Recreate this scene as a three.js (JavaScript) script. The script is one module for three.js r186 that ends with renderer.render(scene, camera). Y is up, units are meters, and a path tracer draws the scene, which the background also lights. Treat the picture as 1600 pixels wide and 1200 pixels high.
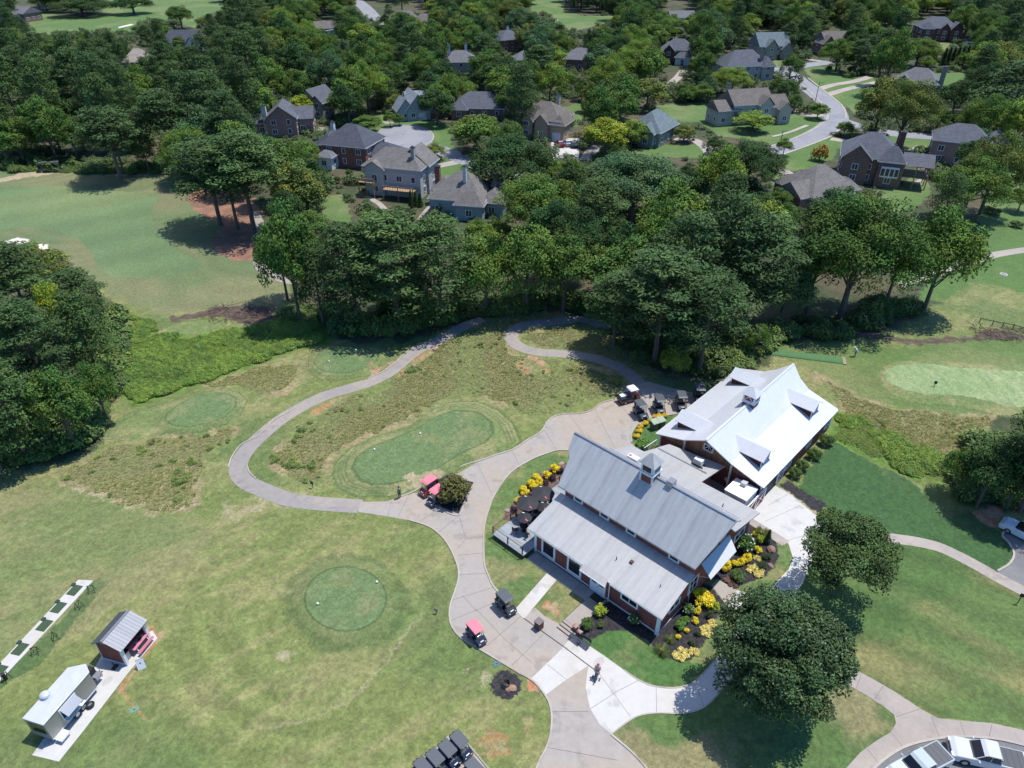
import * as THREE from 'three';
import { Sky } from 'three/addons/objects/Sky.js';
import { MarchingCubes } from 'three/addons/objects/MarchingCubes.js';
import { mergeGeometries } from 'three/addons/utils/BufferGeometryUtils.js';

// ---------------------------------------------------------------- camera, sky, sun, exposure
const scene = new THREE.Scene();
const EYE = 57, PITCH = Math.atan(750 / 1110), FOC = 1110;          // drone height (m), tilt, focal length of the 1600 x 1200 photo
const camera = new THREE.PerspectiveCamera(2 * Math.atan(600 / FOC) * 180 / Math.PI, 4 / 3, 1, 3000);
camera.position.set(0, EYE, 0);
camera.rotation.set(-PITCH, 0, 0);
const SUN = new THREE.Vector3(0.314, 1, -0.164).normalize();
const sky = new Sky();
sky.name = 'sky'; sky.userData.kind = 'structure';
sky.scale.setScalar(2500);
const su = sky.material.uniforms;
su.sunPosition.value.copy(SUN); su.turbidity.value = 3; su.rayleigh.value = 1.1; su.mieCoefficient.value = 0.004; su.mieDirectionalG.value = 0.8;
su.cloudCoverage.value = 0.35; su.cloudDensity.value = 0.4; su.cloudElevation.value = 0.5;
scene.add(sky);
scene.environmentIntensity = 0.15;
const sun = new THREE.DirectionalLight(new THREE.Color(1, 0.955, 0.87), 4.6);
sun.name = 'sun';
sun.position.copy(SUN).multiplyScalar(400).add(new THREE.Vector3(0, 0, -150));
sun.target.position.set(0, 0, -150);
sun.castShadow = true; sun.shadow.mapSize.set(4096, 4096); sun.shadow.radius = 1;
Object.assign(sun.shadow.camera, { left: -350, right: 350, top: 400, bottom: -300, near: 10, far: 1200 });
scene.add(sun, sun.target);
const renderer = new THREE.WebGLRenderer({ antialias: true });
renderer.setSize(1024, 768);
renderer.shadowMap.enabled = true;
renderer.toneMapping = THREE.LinearToneMapping;
renderer.toneMappingExposure = 1.06;

// ---------------------------------------------------------------- helpers
let SEED = 7;
function rngOf(seed) { let a = seed | 0; return () => { a = (a + 0x6d2b79f5) | 0; let t = Math.imul(a ^ (a >>> 15), 1 | a); t = (t + Math.imul(t ^ (t >>> 7), 61 | t)) ^ t; return ((t ^ (t >>> 14)) >>> 0) / 4294967296; }; }
const R = rngOf(11), rr = (a, b) => a + (b - a) * R(), clamp = (x, a, b) => Math.min(b, Math.max(a, x)), lerp = (a, b, t) => a + (b - a) * t;
const sstep = (a, b, x) => { const t = clamp((x - a) / (b - a), 0, 1); return t * t * (3 - 2 * t); };
const V = (x, y, z) => new THREE.Vector3(x, y, z);
const SP = Math.sin(PITCH), CP = Math.cos(PITCH);
// plan position, on level ground or at height y, of a point surveyed on the aerial photograph
function gp(u, v, y = 0) { const a = (u - 800) / FOC, b = (v - 600) / FOC, k = (EYE - y) / (SP + b * CP); return V(a * k, y, -(CP - b * SP) * k); }
function toPhoto(x, y, z) { const h = y - EYE, d = -SP * h - CP * z; return [800 + FOC * x / d, 600 + FOC * (-CP * h + SP * z) / d, FOC / d]; }
const plan = (pts) => pts.map(([u, v]) => { const p = gp(u, v); return [p.x, p.z]; });
const used = new Map();
function uniq(name) { const n = used.get(name) ?? -1; used.set(name, n + 1); return n < 0 ? name : name + '_' + String(n + 1).padStart(3, '0'); }
function tag(o, label, category, group) { o.userData.label = label; o.userData.category = category; if (group) o.userData.group = group; return o; }
function thing(name, label, category, pos = [0, 0, 0], turn = 0, group) {
  const o = new THREE.Group(); o.name = uniq(name); o.position.set(...pos); o.rotation.y = turn; scene.add(o); return tag(o, label, category, group);
}
function copyOf(src, pos, turn, label, group) {
  const c = src.clone(); c.name = uniq(src.name.replace(/_\d{3}$/, '')); c.position.set(...pos); c.rotation.y = turn; c.userData = { ...src.userData }; scene.add(c);
  if (label) c.userData.label = label; if (group) c.userData.group = group; return c;
}
const ORD = ['first', 'second', 'third', 'fourth', 'fifth', 'sixth', 'seventh', 'eighth', 'ninth', 'tenth', 'eleventh', 'twelfth', 'thirteenth', 'fourteenth', 'fifteenth', 'sixteenth', 'seventeenth', 'eighteenth', 'nineteenth', 'twentieth'];
const ordinal = (i) => ORD[i] ?? (['twenty', 'thirty', 'forty', 'fifty', 'sixty', 'seventy', 'eighty', 'ninety'][Math.floor((i + 1) / 10) - 2] ?? 'far') + '-' + (ORD[(i + 1) % 10 - 1] ?? 'odd');

// geometry collector: flat faces with uv in metres (u level, v up the slope)
const UPV = V(0, 1, 0);
class Geo {
  constructor() { this.p = []; this.n = []; this.t = []; }
  tri(a, b, c) {
    const n = V(0, 0, 0).crossVectors(V(0, 0, 0).subVectors(b, a), V(0, 0, 0).subVectors(c, a)); if (n.lengthSq() < 1e-12) return this; n.normalize();
    const u = Math.abs(n.y) > 0.999 ? V(1, 0, 0) : V(0, 0, 0).crossVectors(UPV, n).normalize(), w = V(0, 0, 0).crossVectors(n, u);
    for (const q of [a, b, c]) { this.p.push(q.x, q.y, q.z); this.n.push(n.x, n.y, n.z); this.t.push(q.dot(u), q.dot(w)); }
    return this;
  }
  quad(a, b, c, d) { return this.tri(a, b, c).tri(a, c, d); }
  poly(pts) { for (let i = 1; i < pts.length - 1; i++) this.tri(pts[0], pts[i], pts[i + 1]); return this; }
  box(x0, y0, z0, x1, y1, z1) {
    const q = (x, y, z) => V(x ? x1 : x0, y ? y1 : y0, z ? z1 : z0);
    return this.quad(q(0, 0, 1), q(1, 0, 1), q(1, 1, 1), q(0, 1, 1)).quad(q(1, 0, 0), q(0, 0, 0), q(0, 1, 0), q(1, 1, 0)).quad(q(1, 0, 1), q(1, 0, 0), q(1, 1, 0), q(1, 1, 1))
      .quad(q(0, 0, 0), q(0, 0, 1), q(0, 1, 1), q(0, 1, 0)).quad(q(0, 1, 1), q(1, 1, 1), q(1, 1, 0), q(0, 1, 0)).quad(q(0, 0, 0), q(1, 0, 0), q(1, 0, 1), q(0, 0, 1));
  }
  // a slab: the polygon pts (counter-clockwise seen from above) with its underside th lower
  slab(pts, th) {
    const lo = pts.map((p) => V(p.x, p.y - th, p.z)); this.poly(pts); this.poly([...lo].reverse());
    for (let i = 0; i < pts.length; i++) { const j = (i + 1) % pts.length; this.quad(lo[i], lo[j], pts[j], pts[i]); }
    return this;
  }
  bar(a, b, r, sides = 6, r2 = r) {
    const d = V(0, 0, 0).subVectors(b, a).normalize(), u = Math.abs(d.y) > 0.9 ? V(1, 0, 0) : V(0, 1, 0), s = V(0, 0, 0).crossVectors(d, u).normalize(), w = V(0, 0, 0).crossVectors(d, s), A = [], B = [];
    for (let i = 0; i < sides; i++) { const t = (i + 0.5) / sides * 2 * Math.PI, o = s.clone().multiplyScalar(Math.cos(t)).addScaledVector(w, Math.sin(t)); A.push(a.clone().addScaledVector(o, r)); B.push(b.clone().addScaledVector(o, r2)); }
    for (let i = 0; i < sides; i++) { const j = (i + 1) % sides; this.quad(A[i], A[j], B[j], B[i]); }
    this.poly([...A].reverse()); this.poly(B); return this;
  }
  geometry() {
    const g = new THREE.BufferGeometry();
    g.setAttribute('position', new THREE.Float32BufferAttribute(this.p, 3)); g.setAttribute('normal', new THREE.Float32BufferAttribute(this.n, 3)); g.setAttribute('uv', new THREE.Float32BufferAttribute(this.t, 2)); return g;
  }
}
function mesh(name, geo, mat, parent, pos) {
  const m = new THREE.Mesh(geo instanceof Geo ? geo.geometry() : geo, mat); m.name = parent ? name : uniq(name); m.castShadow = m.receiveShadow = true; if (pos) m.position.set(...pos); (parent ?? scene).add(m); return m;
}
const struct = (name, geo, mat) => { const m = mesh(name, geo, mat); m.userData.kind = 'structure'; return m; };

// ---------------------------------------------------------------- noise and computed textures
const NT = 256, NTAB = new Float32Array(NT * NT); { const r = rngOf(99); for (let i = 0; i < NT * NT; i++) NTAB[i] = r(); }
function vnoise(x, y) {
  const xi = Math.floor(x), yi = Math.floor(y); let fx = x - xi, fy = y - yi; fx = fx * fx * (3 - 2 * fx); fy = fy * fy * (3 - 2 * fy);
  const x0 = xi & 255, x1 = (xi + 1) & 255, y0 = (yi & 255) << 8, y1 = ((yi + 1) & 255) << 8;
  const a = NTAB[y0 + x0], b = NTAB[y0 + x1], c = NTAB[y1 + x0], d = NTAB[y1 + x1];
  return a + (b - a) * fx + (c - a) * fy + (a - b - c + d) * fx * fy;
}
function fbm(x, y, o = 4) { let s = 0, a = 0.5, t = 0; for (let i = 0; i < o; i++) { s += a * vnoise(x, y); t += a; a *= 0.5; const q = x * 0.8 - y * 0.6; y = (x * 0.6 + y * 0.8) * 2.03 + 17.7; x = q * 2.03 + 31.3; } return s / t; }
const toS = (x) => { x = clamp(x, 0, 1); return 255 * (x <= 0.0031308 ? x * 12.92 : 1.055 * Math.pow(x, 1 / 2.4) - 0.055); };
// repeating texture: f(u, v in metres) -> linear rgb or a single value
function tex(size, metres, f, color = true, mh = metres) {
  const data = new Uint8Array(size * size * 4);
  for (let j = 0; j < size; j++) for (let i = 0; i < size; i++) {
    const v = f((i + 0.5) / size * metres, (j + 0.5) / size * mh), o = (j * size + i) * 4;
    if (color) { data[o] = toS(v[0]); data[o + 1] = toS(v[1]); data[o + 2] = toS(v[2]); } else data[o] = data[o + 1] = data[o + 2] = clamp(v, 0, 1) * 255;
    data[o + 3] = 255;
  }
  const t = new THREE.DataTexture(data, size, size); t.wrapS = t.wrapT = THREE.RepeatWrapping; t.magFilter = THREE.LinearFilter; t.minFilter = THREE.LinearMipmapLinearFilter; t.generateMipmaps = true;
  if (color) t.colorSpace = THREE.SRGBColorSpace; t.repeat.set(1 / metres, 1 / mh); t.needsUpdate = true; return t;
}
const wrapN = (x, y, per, f) => { // tileable noise: blend of shifted copies near the border
  const a = f(x, y), bx = sstep(0.75, 1, x / per), by = sstep(0.75, 1, y / per); let s = a;
  if (bx > 0) s = lerp(s, f(x - per, y), bx); if (by > 0) { let t = f(x, y - per); if (bx > 0) t = lerp(t, f(x - per, y - per), bx); s = lerp(s, t, by); } return s;
};
const rgb = (r, g, b) => new THREE.Color().setRGB(r, g, b);
const mat = (r, g, b, rough = 0.8, extra = {}) => new THREE.MeshStandardMaterial({ color: rgb(r, g, b), roughness: rough, ...extra });
const mix3 = (a, b, t) => [lerp(a[0], b[0], t), lerp(a[1], b[1], t), lerp(a[2], b[2], t)];
const mul3 = (a, k) => [a[0] * k, a[1] * k, a[2] * k];
// ---------------------------------------------------------------- ground: one sheet, four map sheets of falling resolution, tee mounds in relief
const ell = (u, v, rx, ry, rot = 0, n = 28) => Array.from({ length: n }, (_, i) => { const t = i / n * 2 * Math.PI, x = Math.cos(t) * rx, y = Math.sin(t) * ry, c = Math.cos(rot), s = Math.sin(rot); return [u + x * c - y * s, v + x * s + y * c]; });
const TEE_A = [[500, 580], [492, 570], [500, 556], [520, 548], [548, 545], [575, 548], [590, 556], [588, 568], [572, 578], [545, 586], [520, 586]];
const TEE_A2 = [[484, 580], [484, 562], [500, 548], [525, 542], [565, 541], [600, 545], [618, 556], [600, 575], [570, 588], [530, 595], [500, 592]];
const TEE_B = [[261, 660], [264, 650], [280, 638], [305, 625], [335, 619], [358, 620], [369, 628], [368, 640], [352, 655], [325, 666], [295, 671], [272, 668]];
const TEE_B2 = [[160, 685], [175, 662], [212, 642], [275, 627], [337, 611], [370, 615], [385, 628], [375, 650], [350, 665], [312, 677], [237, 680], [212, 688]];
const TEE_C = [[554, 735], [560, 720], [580, 705], [612, 692], [650, 677], [682, 657], [712, 647], [745, 650], [765, 665], [768, 682], [755, 697], [725, 710], [700, 725], [675, 742], [650, 750], [612, 760], [585, 761], [565, 752]];
const TEE_C2 = [[522, 742], [527, 722], [550, 700], [590, 682], [640, 667], [675, 642], [705, 629], [745, 628], [778, 642], [800, 662], [812, 690], [790, 705], [740, 722], [700, 742], [660, 762], [610, 775], [560, 775], [530, 762]];
const TEE_D = ell(541, 941, 62, 49);
const GREEN_R = [[1381, 585], [1400, 575], [1450, 572], [1500, 579], [1610, 585], [1640, 640], [1570, 640], [1550, 632], [1500, 622], [1450, 620], [1412, 614], [1387, 601]];
const FAIR_L = [[-40, 292], [80, 290], [250, 304], [236, 330], [238, 345], [252, 362], [275, 387], [318, 415], [283, 429], [225, 433], [175, 432], [152, 420], [145, 397], [120, 372], [80, 356], [37, 354], [-40, 365]];
const MEADOW_C = [[417, 726], [425, 705], [440, 690], [470, 660], [505, 634], [545, 617], [590, 606], [640, 570], [690, 535], [730, 510], [790, 490], [850, 486], [895, 492], [850, 500], [800, 512], [790, 530], [810, 552], [880, 562], [940, 572], [985, 592], [990, 604], [950, 622], [905, 634], [850, 652], [820, 650], [790, 640], [745, 622], [700, 625], [670, 640], [640, 662], [590, 678], [545, 698], [522, 722], [512, 750], [500, 765], [470, 760], [440, 745]];
const MEADOW_L = [[90, 735], [140, 715], [160, 690], [212, 690], [240, 682], [312, 680], [350, 668], [378, 665], [360, 690], [330, 715], [318, 740], [318, 775], [300, 800], [240, 803], [180, 790], [120, 765], [85, 752]];
const MEADOW_R = [[1300, 668], [1310, 640], [1290, 610], [1260, 580], [1300, 590], [1345, 620], [1400, 638], [1470, 640], [1560, 648], [1545, 690], [1500, 720], [1480, 760], [1440, 755], [1370, 720], [1320, 695], [1300, 690]];
const LUSH_L = [[190, 520], [205, 505], [240, 520], [300, 524], [360, 514], [420, 505], [480, 495], [530, 508], [525, 535], [470, 545], [420, 562], [350, 590], [300, 605], [240, 628], [200, 640], [185, 600]];
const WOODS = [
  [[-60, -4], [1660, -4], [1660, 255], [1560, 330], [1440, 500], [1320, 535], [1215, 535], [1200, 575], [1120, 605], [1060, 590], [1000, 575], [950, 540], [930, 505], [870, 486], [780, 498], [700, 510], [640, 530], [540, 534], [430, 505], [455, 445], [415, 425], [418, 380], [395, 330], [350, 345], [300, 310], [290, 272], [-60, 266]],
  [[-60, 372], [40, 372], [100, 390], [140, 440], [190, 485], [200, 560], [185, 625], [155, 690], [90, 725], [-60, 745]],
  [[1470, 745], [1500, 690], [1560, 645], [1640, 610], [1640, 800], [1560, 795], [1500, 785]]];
const LAWNS = [ // open neighbourhood lawns and far fairways
  [[44, 30], [60, 20], [130, 27], [158, 20], [170, -4], [352, -4], [354, 12], [308, 28], [308, 45], [270, 34], [235, 28], [205, 50], [150, 48], [80, 54], [48, 50]],
  [[828, -4], [880, -4], [882, 15], [910, 25], [962, 25], [960, 34], [925, 42], [890, 50], [872, 38], [850, 22], [830, 18]],
  [[570, 178], [600, 178], [650, 186], [690, 192], [706, 196], [704, 225], [738, 246], [735, 285], [700, 292], [660, 262], [605, 248], [598, 226], [582, 214], [578, 196]],
  [[497, 310], [530, 303], [546, 320], [549, 347], [530, 352], [508, 338]], [[868, 172], [905, 160], [918, 170], [916, 182], [900, 200], [888, 190]], [[1025, 165], [1105, 158], [1112, 192], [1060, 190], [1036, 182]],
  [[985, 235], [1030, 226], [1090, 226], [1114, 248], [1060, 246], [1000, 246]], [[1098, 195], [1150, 188], [1220, 178], [1285, 178], [1300, 190], [1232, 218], [1200, 228], [1165, 218], [1120, 212]],
  [[1174, 92], [1226, 92], [1226, 106], [1178, 104]], [[1255, 104], [1305, 104], [1318, 122], [1366, 120], [1366, 136], [1345, 162], [1338, 178], [1300, 152], [1272, 130]],
  [[1212, 250], [1260, 220], [1300, 210], [1320, 222], [1300, 248], [1270, 264], [1220, 270]], [[1366, 297], [1410, 290], [1436, 262], [1456, 300], [1436, 322], [1400, 334], [1376, 318]], [[1366, 208], [1462, 210], [1464, 234], [1425, 238], [1396, 226]],
  [[1556, 258], [1660, 250], [1660, 470], [1530, 440], [1440, 480], [1440, 452], [1530, 405], [1528, 346]], [[1452, 62], [1484, 62], [1484, 80], [1456, 82]], [[1462, 114], [1512, 114], [1508, 132], [1464, 140]], [[1210, 262], [1226, 262], [1222, 285], [1208, 290]]];
const DLAWN = [[1290, 700], [1305, 690], [1360, 722], [1425, 752], [1462, 790], [1520, 800], [1562, 832], [1590, 866], [1557, 893], [1500, 862], [1450, 845], [1400, 836], [1330, 830], [1287, 790], [1245, 762], [1262, 735]];
const RLAWN = [[1290, 845], [1412, 846], [1470, 862], [1560, 905], [1640, 950], [1640, 1145], [1550, 1130], [1465, 1122], [1400, 1082], [1325, 1040], [1200, 1060], [1150, 1040], [1200, 960], [1250, 900]];
const FLAWN = [[955, 1149], [992, 1119], [1050, 1112], [1110, 1100], [1150, 1050], [1220, 1010], [1330, 1065], [1402, 1116], [1405, 1132], [1350, 1180], [1320, 1210], [1010, 1210]];
const GLAWN = [[920, 1008], [905, 995], [945, 985], [985, 985], [1040, 1025], [1105, 1040], [1150, 985], [1160, 940], [1160, 1000], [1110, 1040], [1070, 1073], [1022, 1072], [975, 1046]];
const TDC = gp(541, 941);
const wob = (x, z, f, s) => (fbm(x * f + s, z * f - s, 3) - 0.5) * 2;
const hash2 = (x, z) => { const s = Math.sin(x * 127.1 + z * 311.7) * 43758.5453; return s - Math.floor(s); };
const K = {
  rough(x, z) { const a = x * 0.8 - z * 0.6, q = x * 0.6 + z * 0.8, t = sstep(0.42, 0.66, fbm(a * 0.07 + 3, q * 0.2 + 9, 4) * 0.6 + fbm(a * 0.3, q * 1.1, 3) * 0.4), g = fbm(x * 1.7, z * 1.9, 3), b = sstep(0.52, 0.68, fbm(x * 0.06 + 50, z * 0.07 + 20, 3)); let c = mix3([0.172, 0.208, 0.062], [0.290, 0.262, 0.115], t * 0.62); c = mix3(c, [0.105, 0.162, 0.048], b * 0.65); const dd = Math.hypot((x - TDC.x) * 0.8, z - TDC.z) + 2.2 * fbm(x * 0.12, z * 0.12, 2), ring = sstep(24, 9, dd) * (0.24 * sstep(-0.2, 0.9, Math.sin(dd * 2.2)) - 0.1) * sstep(0.32, 0.62, fbm(x * 0.15 + 9, z * 0.15, 2)); return mul3(c, (0.68 + 0.5 * g) * (1 + ring)); },
  range(x, z) { const a = x * 0.8 - z * 0.6, q = x * 0.6 + z * 0.8, t = sstep(0.4, 0.68, fbm(a * 0.06 + 40, q * 0.17 + 5, 4) * 0.7 + fbm(a * 0.4, q * 1.2, 3) * 0.3), g = fbm(x * 1.4, z * 2.0, 3); return mul3(mix3([0.165, 0.205, 0.068], [0.265, 0.245, 0.108], t * 0.75), 0.70 + 0.42 * g); },
  fair(x, z) { const s = Math.sin((x * 0.55 + z * 0.83) * 0.52) * 0.5 + 0.5, t = sstep(0.35, 0.7, fbm(x * 0.03, z * 0.03, 3)); return mul3(mix3([0.124, 0.192, 0.080], [0.195, 0.240, 0.098], t * 0.75), 0.90 + 0.13 * s + 0.12 * (fbm(x * 0.8, z * 0.8, 2) - 0.5)); },
  frough(x, z) { const t = sstep(0.35, 0.7, fbm(x * 0.06, z * 0.08, 3)); const s = Math.sin(fbm(x * 0.04, z * 0.04, 2) * 40 + z * 0.9); return mul3(mix3([0.132, 0.176, 0.072], [0.188, 0.192, 0.090], t), 0.97 + 0.05 * s); },
  tee(x, z) { const t = sstep(0.45, 0.75, fbm(x * 0.35 + 8, z * 0.35, 4)), g = fbm(x * 2.1, z * 2.1, 2), s = Math.sin((x + z * 0.4) * 3.2) * 0.03; return mul3(mix3([0.128, 0.192, 0.074], [0.205, 0.225, 0.096], t * 0.7), 0.84 + 0.22 * g + s); },
  collar(x, z) { const t = sstep(0.4, 0.7, fbm(x * 0.3, z * 0.3, 3)), g = fbm(x * 2, z * 2, 2); return mul3(mix3([0.155, 0.202, 0.068], [0.270, 0.258, 0.115], t * 0.8), 0.82 + 0.36 * g); },
  green(x, z) { const t = fbm(x * 0.2, z * 0.3, 3), g = fbm(x * 1.6, z * 0.6, 3); return mul3(mix3([0.200, 0.285, 0.115], [0.300, 0.350, 0.170], t * g * 1.7), 0.92 + 0.16 * g); },
  meadow(x, z) { const t = sstep(0.36, 0.66, fbm(x * 0.16, z * 0.16, 4)), g = fbm(x * 2.3, z * 2.3, 3); return mul3(mix3([0.155, 0.188, 0.060], [0.255, 0.212, 0.108], t), 0.65 + 0.8 * g); },
  lush(x, z) { const g = fbm(x * 1.2, z * 1.2, 3); return mul3([0.110, 0.185, 0.032], 0.6 + 0.8 * g); },
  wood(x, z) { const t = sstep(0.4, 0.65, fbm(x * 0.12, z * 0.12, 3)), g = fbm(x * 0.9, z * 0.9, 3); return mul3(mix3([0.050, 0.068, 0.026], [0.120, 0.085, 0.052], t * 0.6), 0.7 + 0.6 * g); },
  lawn(x, z) { const t = sstep(0.4, 0.7, fbm(x * 0.07, z * 0.07, 3)); return mul3(mix3([0.088, 0.160, 0.038], [0.150, 0.190, 0.064], t), 0.9 + 0.2 * fbm(x * 0.5, z * 0.5, 2)); },
  dlawn(x, z) { const t = sstep(0.58, 0.78, fbm(x * 0.22 + 4, z * 0.22, 4)), g = fbm(x * 2.2, z * 2.2, 3); return mul3(mix3([0.044, 0.104, 0.030], [0.105, 0.135, 0.055], t), 0.76 + 0.48 * g); },
  rlawn(x, z) { const a = x * 0.83 + z * 0.56, s = Math.sin((z * 0.83 - x * 0.56) * 1.35 + fbm(x * 0.1, z * 0.1, 2) * 2) * 0.5 + 0.5, t = sstep(0.44, 0.74, fbm(a * 0.05 + 2, (z * 0.83 - x * 0.56) * 0.28, 4)), g = fbm(x * 2.2, z * 2.2, 3); const far = sstep(-47, -49.5, z + (x - 45) * 0.55 + 2.5 * wob(x, z, 0.25, 4)); return mul3(mix3(mix3([0.108, 0.165, 0.046], [0.225, 0.210, 0.082], t * 0.85), [0.070, 0.140, 0.034], far * 0.75), (0.70 + 0.42 * g) * (0.88 + 0.22 * s)); },
  flawn(x, z) { const t = sstep(0.42, 0.66, fbm(x * 0.2 + 5, z * 0.2 + 30, 4)), g = fbm(x * 2.2, z * 2.2, 3); return mul3(mix3([0.088, 0.150, 0.042], [0.235, 0.205, 0.100], t * 0.9), 0.76 + 0.48 * g); },
  glawn(x, z) { const g = fbm(x * 2.2, z * 2.2, 3), t = sstep(0.5, 0.75, fbm(x * 0.5, z * 0.5, 3)); return mul3(mix3([0.064, 0.138, 0.034], [0.120, 0.170, 0.055], t), 0.76 + 0.48 * g); },
  slawn(x, z) { const t = sstep(0.42, 0.66, fbm(x * 0.3 + 15, z * 0.3, 4)), g = fbm(x * 2.2, z * 2.2, 3); return mul3(mix3([0.105, 0.165, 0.048], [0.235, 0.215, 0.095], t * 0.8), 0.76 + 0.48 * g); },
  clay(x, z) { const g = fbm(x * 1.3, z * 1.3, 4); return mul3(mix3([0.420, 0.185, 0.095], [0.400, 0.270, 0.170], sstep(0.4, 0.65, g)), 0.85 + 0.3 * fbm(x * 4, z * 4, 2)); },
  straw(x, z) { const g = fbm(x * 2.1, z * 2.1, 4); return mul3(mix3([0.330, 0.270, 0.165], [0.420, 0.345, 0.225], g), 0.8 + 0.4 * fbm(x * 5, z * 5, 2)); },
  mulch(x, z) { const g = fbm(x * 5, z * 5, 3); return mul3([0.040, 0.036, 0.040], 0.4 + 1.3 * g * g + (hash2(Math.floor(x * 22), Math.floor(z * 22)) > 0.985 ? 2.2 : 0)); },
  bmulch(x, z) { const g = fbm(x * 4, z * 4, 3); return mul3([0.170, 0.105, 0.082], 0.5 + g); },
  sand(x, z) { return mul3([0.680, 0.620, 0.530], 0.9 + 0.2 * fbm(x * 0.8, z * 0.8, 2)); },
  debris(x, z) { const g = fbm(x * 1.5, z * 1.5, 4); return mul3([0.100, 0.068, 0.054], 0.35 + 1.3 * g); },
  pine(x, z) { const g = fbm(x * 0.6, z * 0.6, 4); return mul3([0.260, 0.140, 0.090], 0.6 + 0.8 * g); },
  rim(x, z) { const g = fbm(x * 2.2, z * 2.2, 2); return mul3([0.070, 0.112, 0.038], 0.8 + 0.4 * g); },
  turf(x, z) { return mul3([0.058, 0.150, 0.052], 0.9 + 0.2 * fbm(x * 2, z * 0.4, 2)); },
};
// [class, outline on the photo, edge waviness in m, strength]
const REG = [];
const reg = (k, pts, w = 0.15, s = 1, patch = 0) => REG.push({ k, p: plan(pts), w, s, patch });
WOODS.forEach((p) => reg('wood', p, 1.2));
LAWNS.forEach((p) => reg('lawn', p, 0.6));
reg('frough', [[-60, 272], [60, 266], [290, 272], [300, 300], [330, 330], [400, 350], [412, 400], [445, 440], [452, 470], [440, 486], [320, 484], [260, 492], [200, 474], [140, 440], [90, 388], [-60, 380]], 0.8);
reg('fair', FAIR_L, 0.3);
reg('pine', [[285, 300], [320, 285], [380, 290], [410, 330], [410, 395], [385, 410], [345, 400], [330, 380], [350, 350], [310, 335]], 1.0);
reg('straw', [[-60, 292], [0, 279], [37, 270], [110, 263], [180, 268], [300, 271], [300, 276], [180, 274], [100, 269], [40, 277], [-60, 300]], 0.6);
reg('sand', [[4, 382], [10, 376], [28, 371], [46, 373], [44, 379], [24, 383], [12, 386]], 0.3); reg('sand', [[56, 384], [62, 381], [74, 382], [74, 389], [66, 391]], 0.3);
reg('sand', [[184, 42], [206, 37], [208, 39], [187, 44]], 0.5); reg('sand', [[860, 31], [866, 29], [872, 31], [868, 35], [861, 35]], 0.5);
reg('range', [[-60, 735], [60, 750], [140, 775], [240, 806], [318, 806], [330, 830], [325, 870], [250, 905], [160, 960], [-60, 1110]], 0.6);
reg('meadow', MEADOW_C, 0.5); reg('meadow', MEADOW_L, 0.6); reg('meadow', MEADOW_R, 0.6);
reg('meadow', [[300, 600], [340, 588], [400, 570], [470, 562], [486, 560], [486, 590], [450, 615], [400, 630], [372, 612], [340, 608]], 0.6);
reg('meadow', [[810, 530], [830, 514], [890, 508], [940, 516], [980, 540], [1020, 575], [1040, 592], [1000, 588], [950, 568], [900, 552], [840, 545]], 0.5);
reg('lush', LUSH_L, 0.8); reg('lush', [[1290, 690], [1300, 640], [1340, 650], [1390, 672], [1440, 690], [1480, 720], [1480, 760], [1425, 750], [1360, 720]], 0.7);
reg('collar', [[240, 520], [280, 505], [330, 500], [350, 505], [400, 508], [370, 516], [300, 522]], 0.3);
const grow = (p, k) => { const cu = p.reduce((s, q) => s + q[0], 0) / p.length, cv = p.reduce((s, q) => s + q[1], 0) / p.length; return p.map(([u, v]) => [cu + (u - cu) * k, cv + (v - cv) * k]); };
for (const [i, o] of [[TEE_A, TEE_A2], [TEE_B, TEE_B2], [TEE_C, TEE_C2]]) { reg('rim', grow(o, 1.03), 0.12, 0.6); reg('collar', o, 0.06); for (const k of [0.97, 0.93, 0.89]) { reg('rim', grow(o, k), 0.06, 0.5); reg('collar', grow(o, k - 0.022), 0.05); } reg('rim', grow(i, 1.05), 0.05, 0.8); reg('tee', i, 0.03); }
reg('rim', ell(541, 943, 94, 78), 0.5, 0.5); reg('collar', ell(541, 941, 84, 67), 0.3, 0.5); reg('rim', ell(541, 941, 65, 51.5), 0.05, 0.85); reg('tee', TEE_D, 0.03);
reg('lawn', [[1200, 545], [1260, 530], [1400, 545], [1640, 520], [1640, 660], [1560, 650], [1470, 640], [1400, 636], [1345, 618], [1300, 590], [1250, 570]], 0.5, 0.75); reg('collar', [[1370, 590], [1390, 570], [1450, 563], [1520, 570], [1640, 570], [1640, 655], [1570, 652], [1500, 634], [1440, 632], [1390, 618]], 0.3); reg('green', GREEN_R, 0.08);
reg('debris', [[330, 482], [375, 476], [415, 480], [440, 495], [410, 507], [370, 503], [345, 492], [265, 502], [262, 497]], 0.6, 0.95);
reg('debris', [[1535, 512], [1560, 515], [1600, 522], [1600, 530], [1545, 532], [1500, 535], [1430, 540], [1400, 534], [1330, 525], [1340, 519], [1430, 531], [1500, 526], [1533, 524]], 0.5, 0.9);
reg('clay', [[806, 565], [832, 556], [848, 560], [860, 578], [850, 585], [825, 583], [812, 575]], 0.5, 1, 0.46);
reg('clay', [[640, 566], [668, 543], [690, 531], [704, 528], [680, 548], [655, 566], [630, 590], [612, 600]], 0.25, 0.85, 0.42); reg('clay', [[575, 575], [612, 558], [622, 568], [600, 588], [580, 590]], 0.4, 0.8, 0.45);
reg('clay', [[487, 640], [530, 620], [545, 612], [520, 632], [495, 650], [480, 655]], 0.25, 0.7, 0.45); reg('clay', [[905, 646], [925, 643], [950, 626], [965, 622], [945, 638], [925, 650]], 0.2, 0.6);
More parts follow.
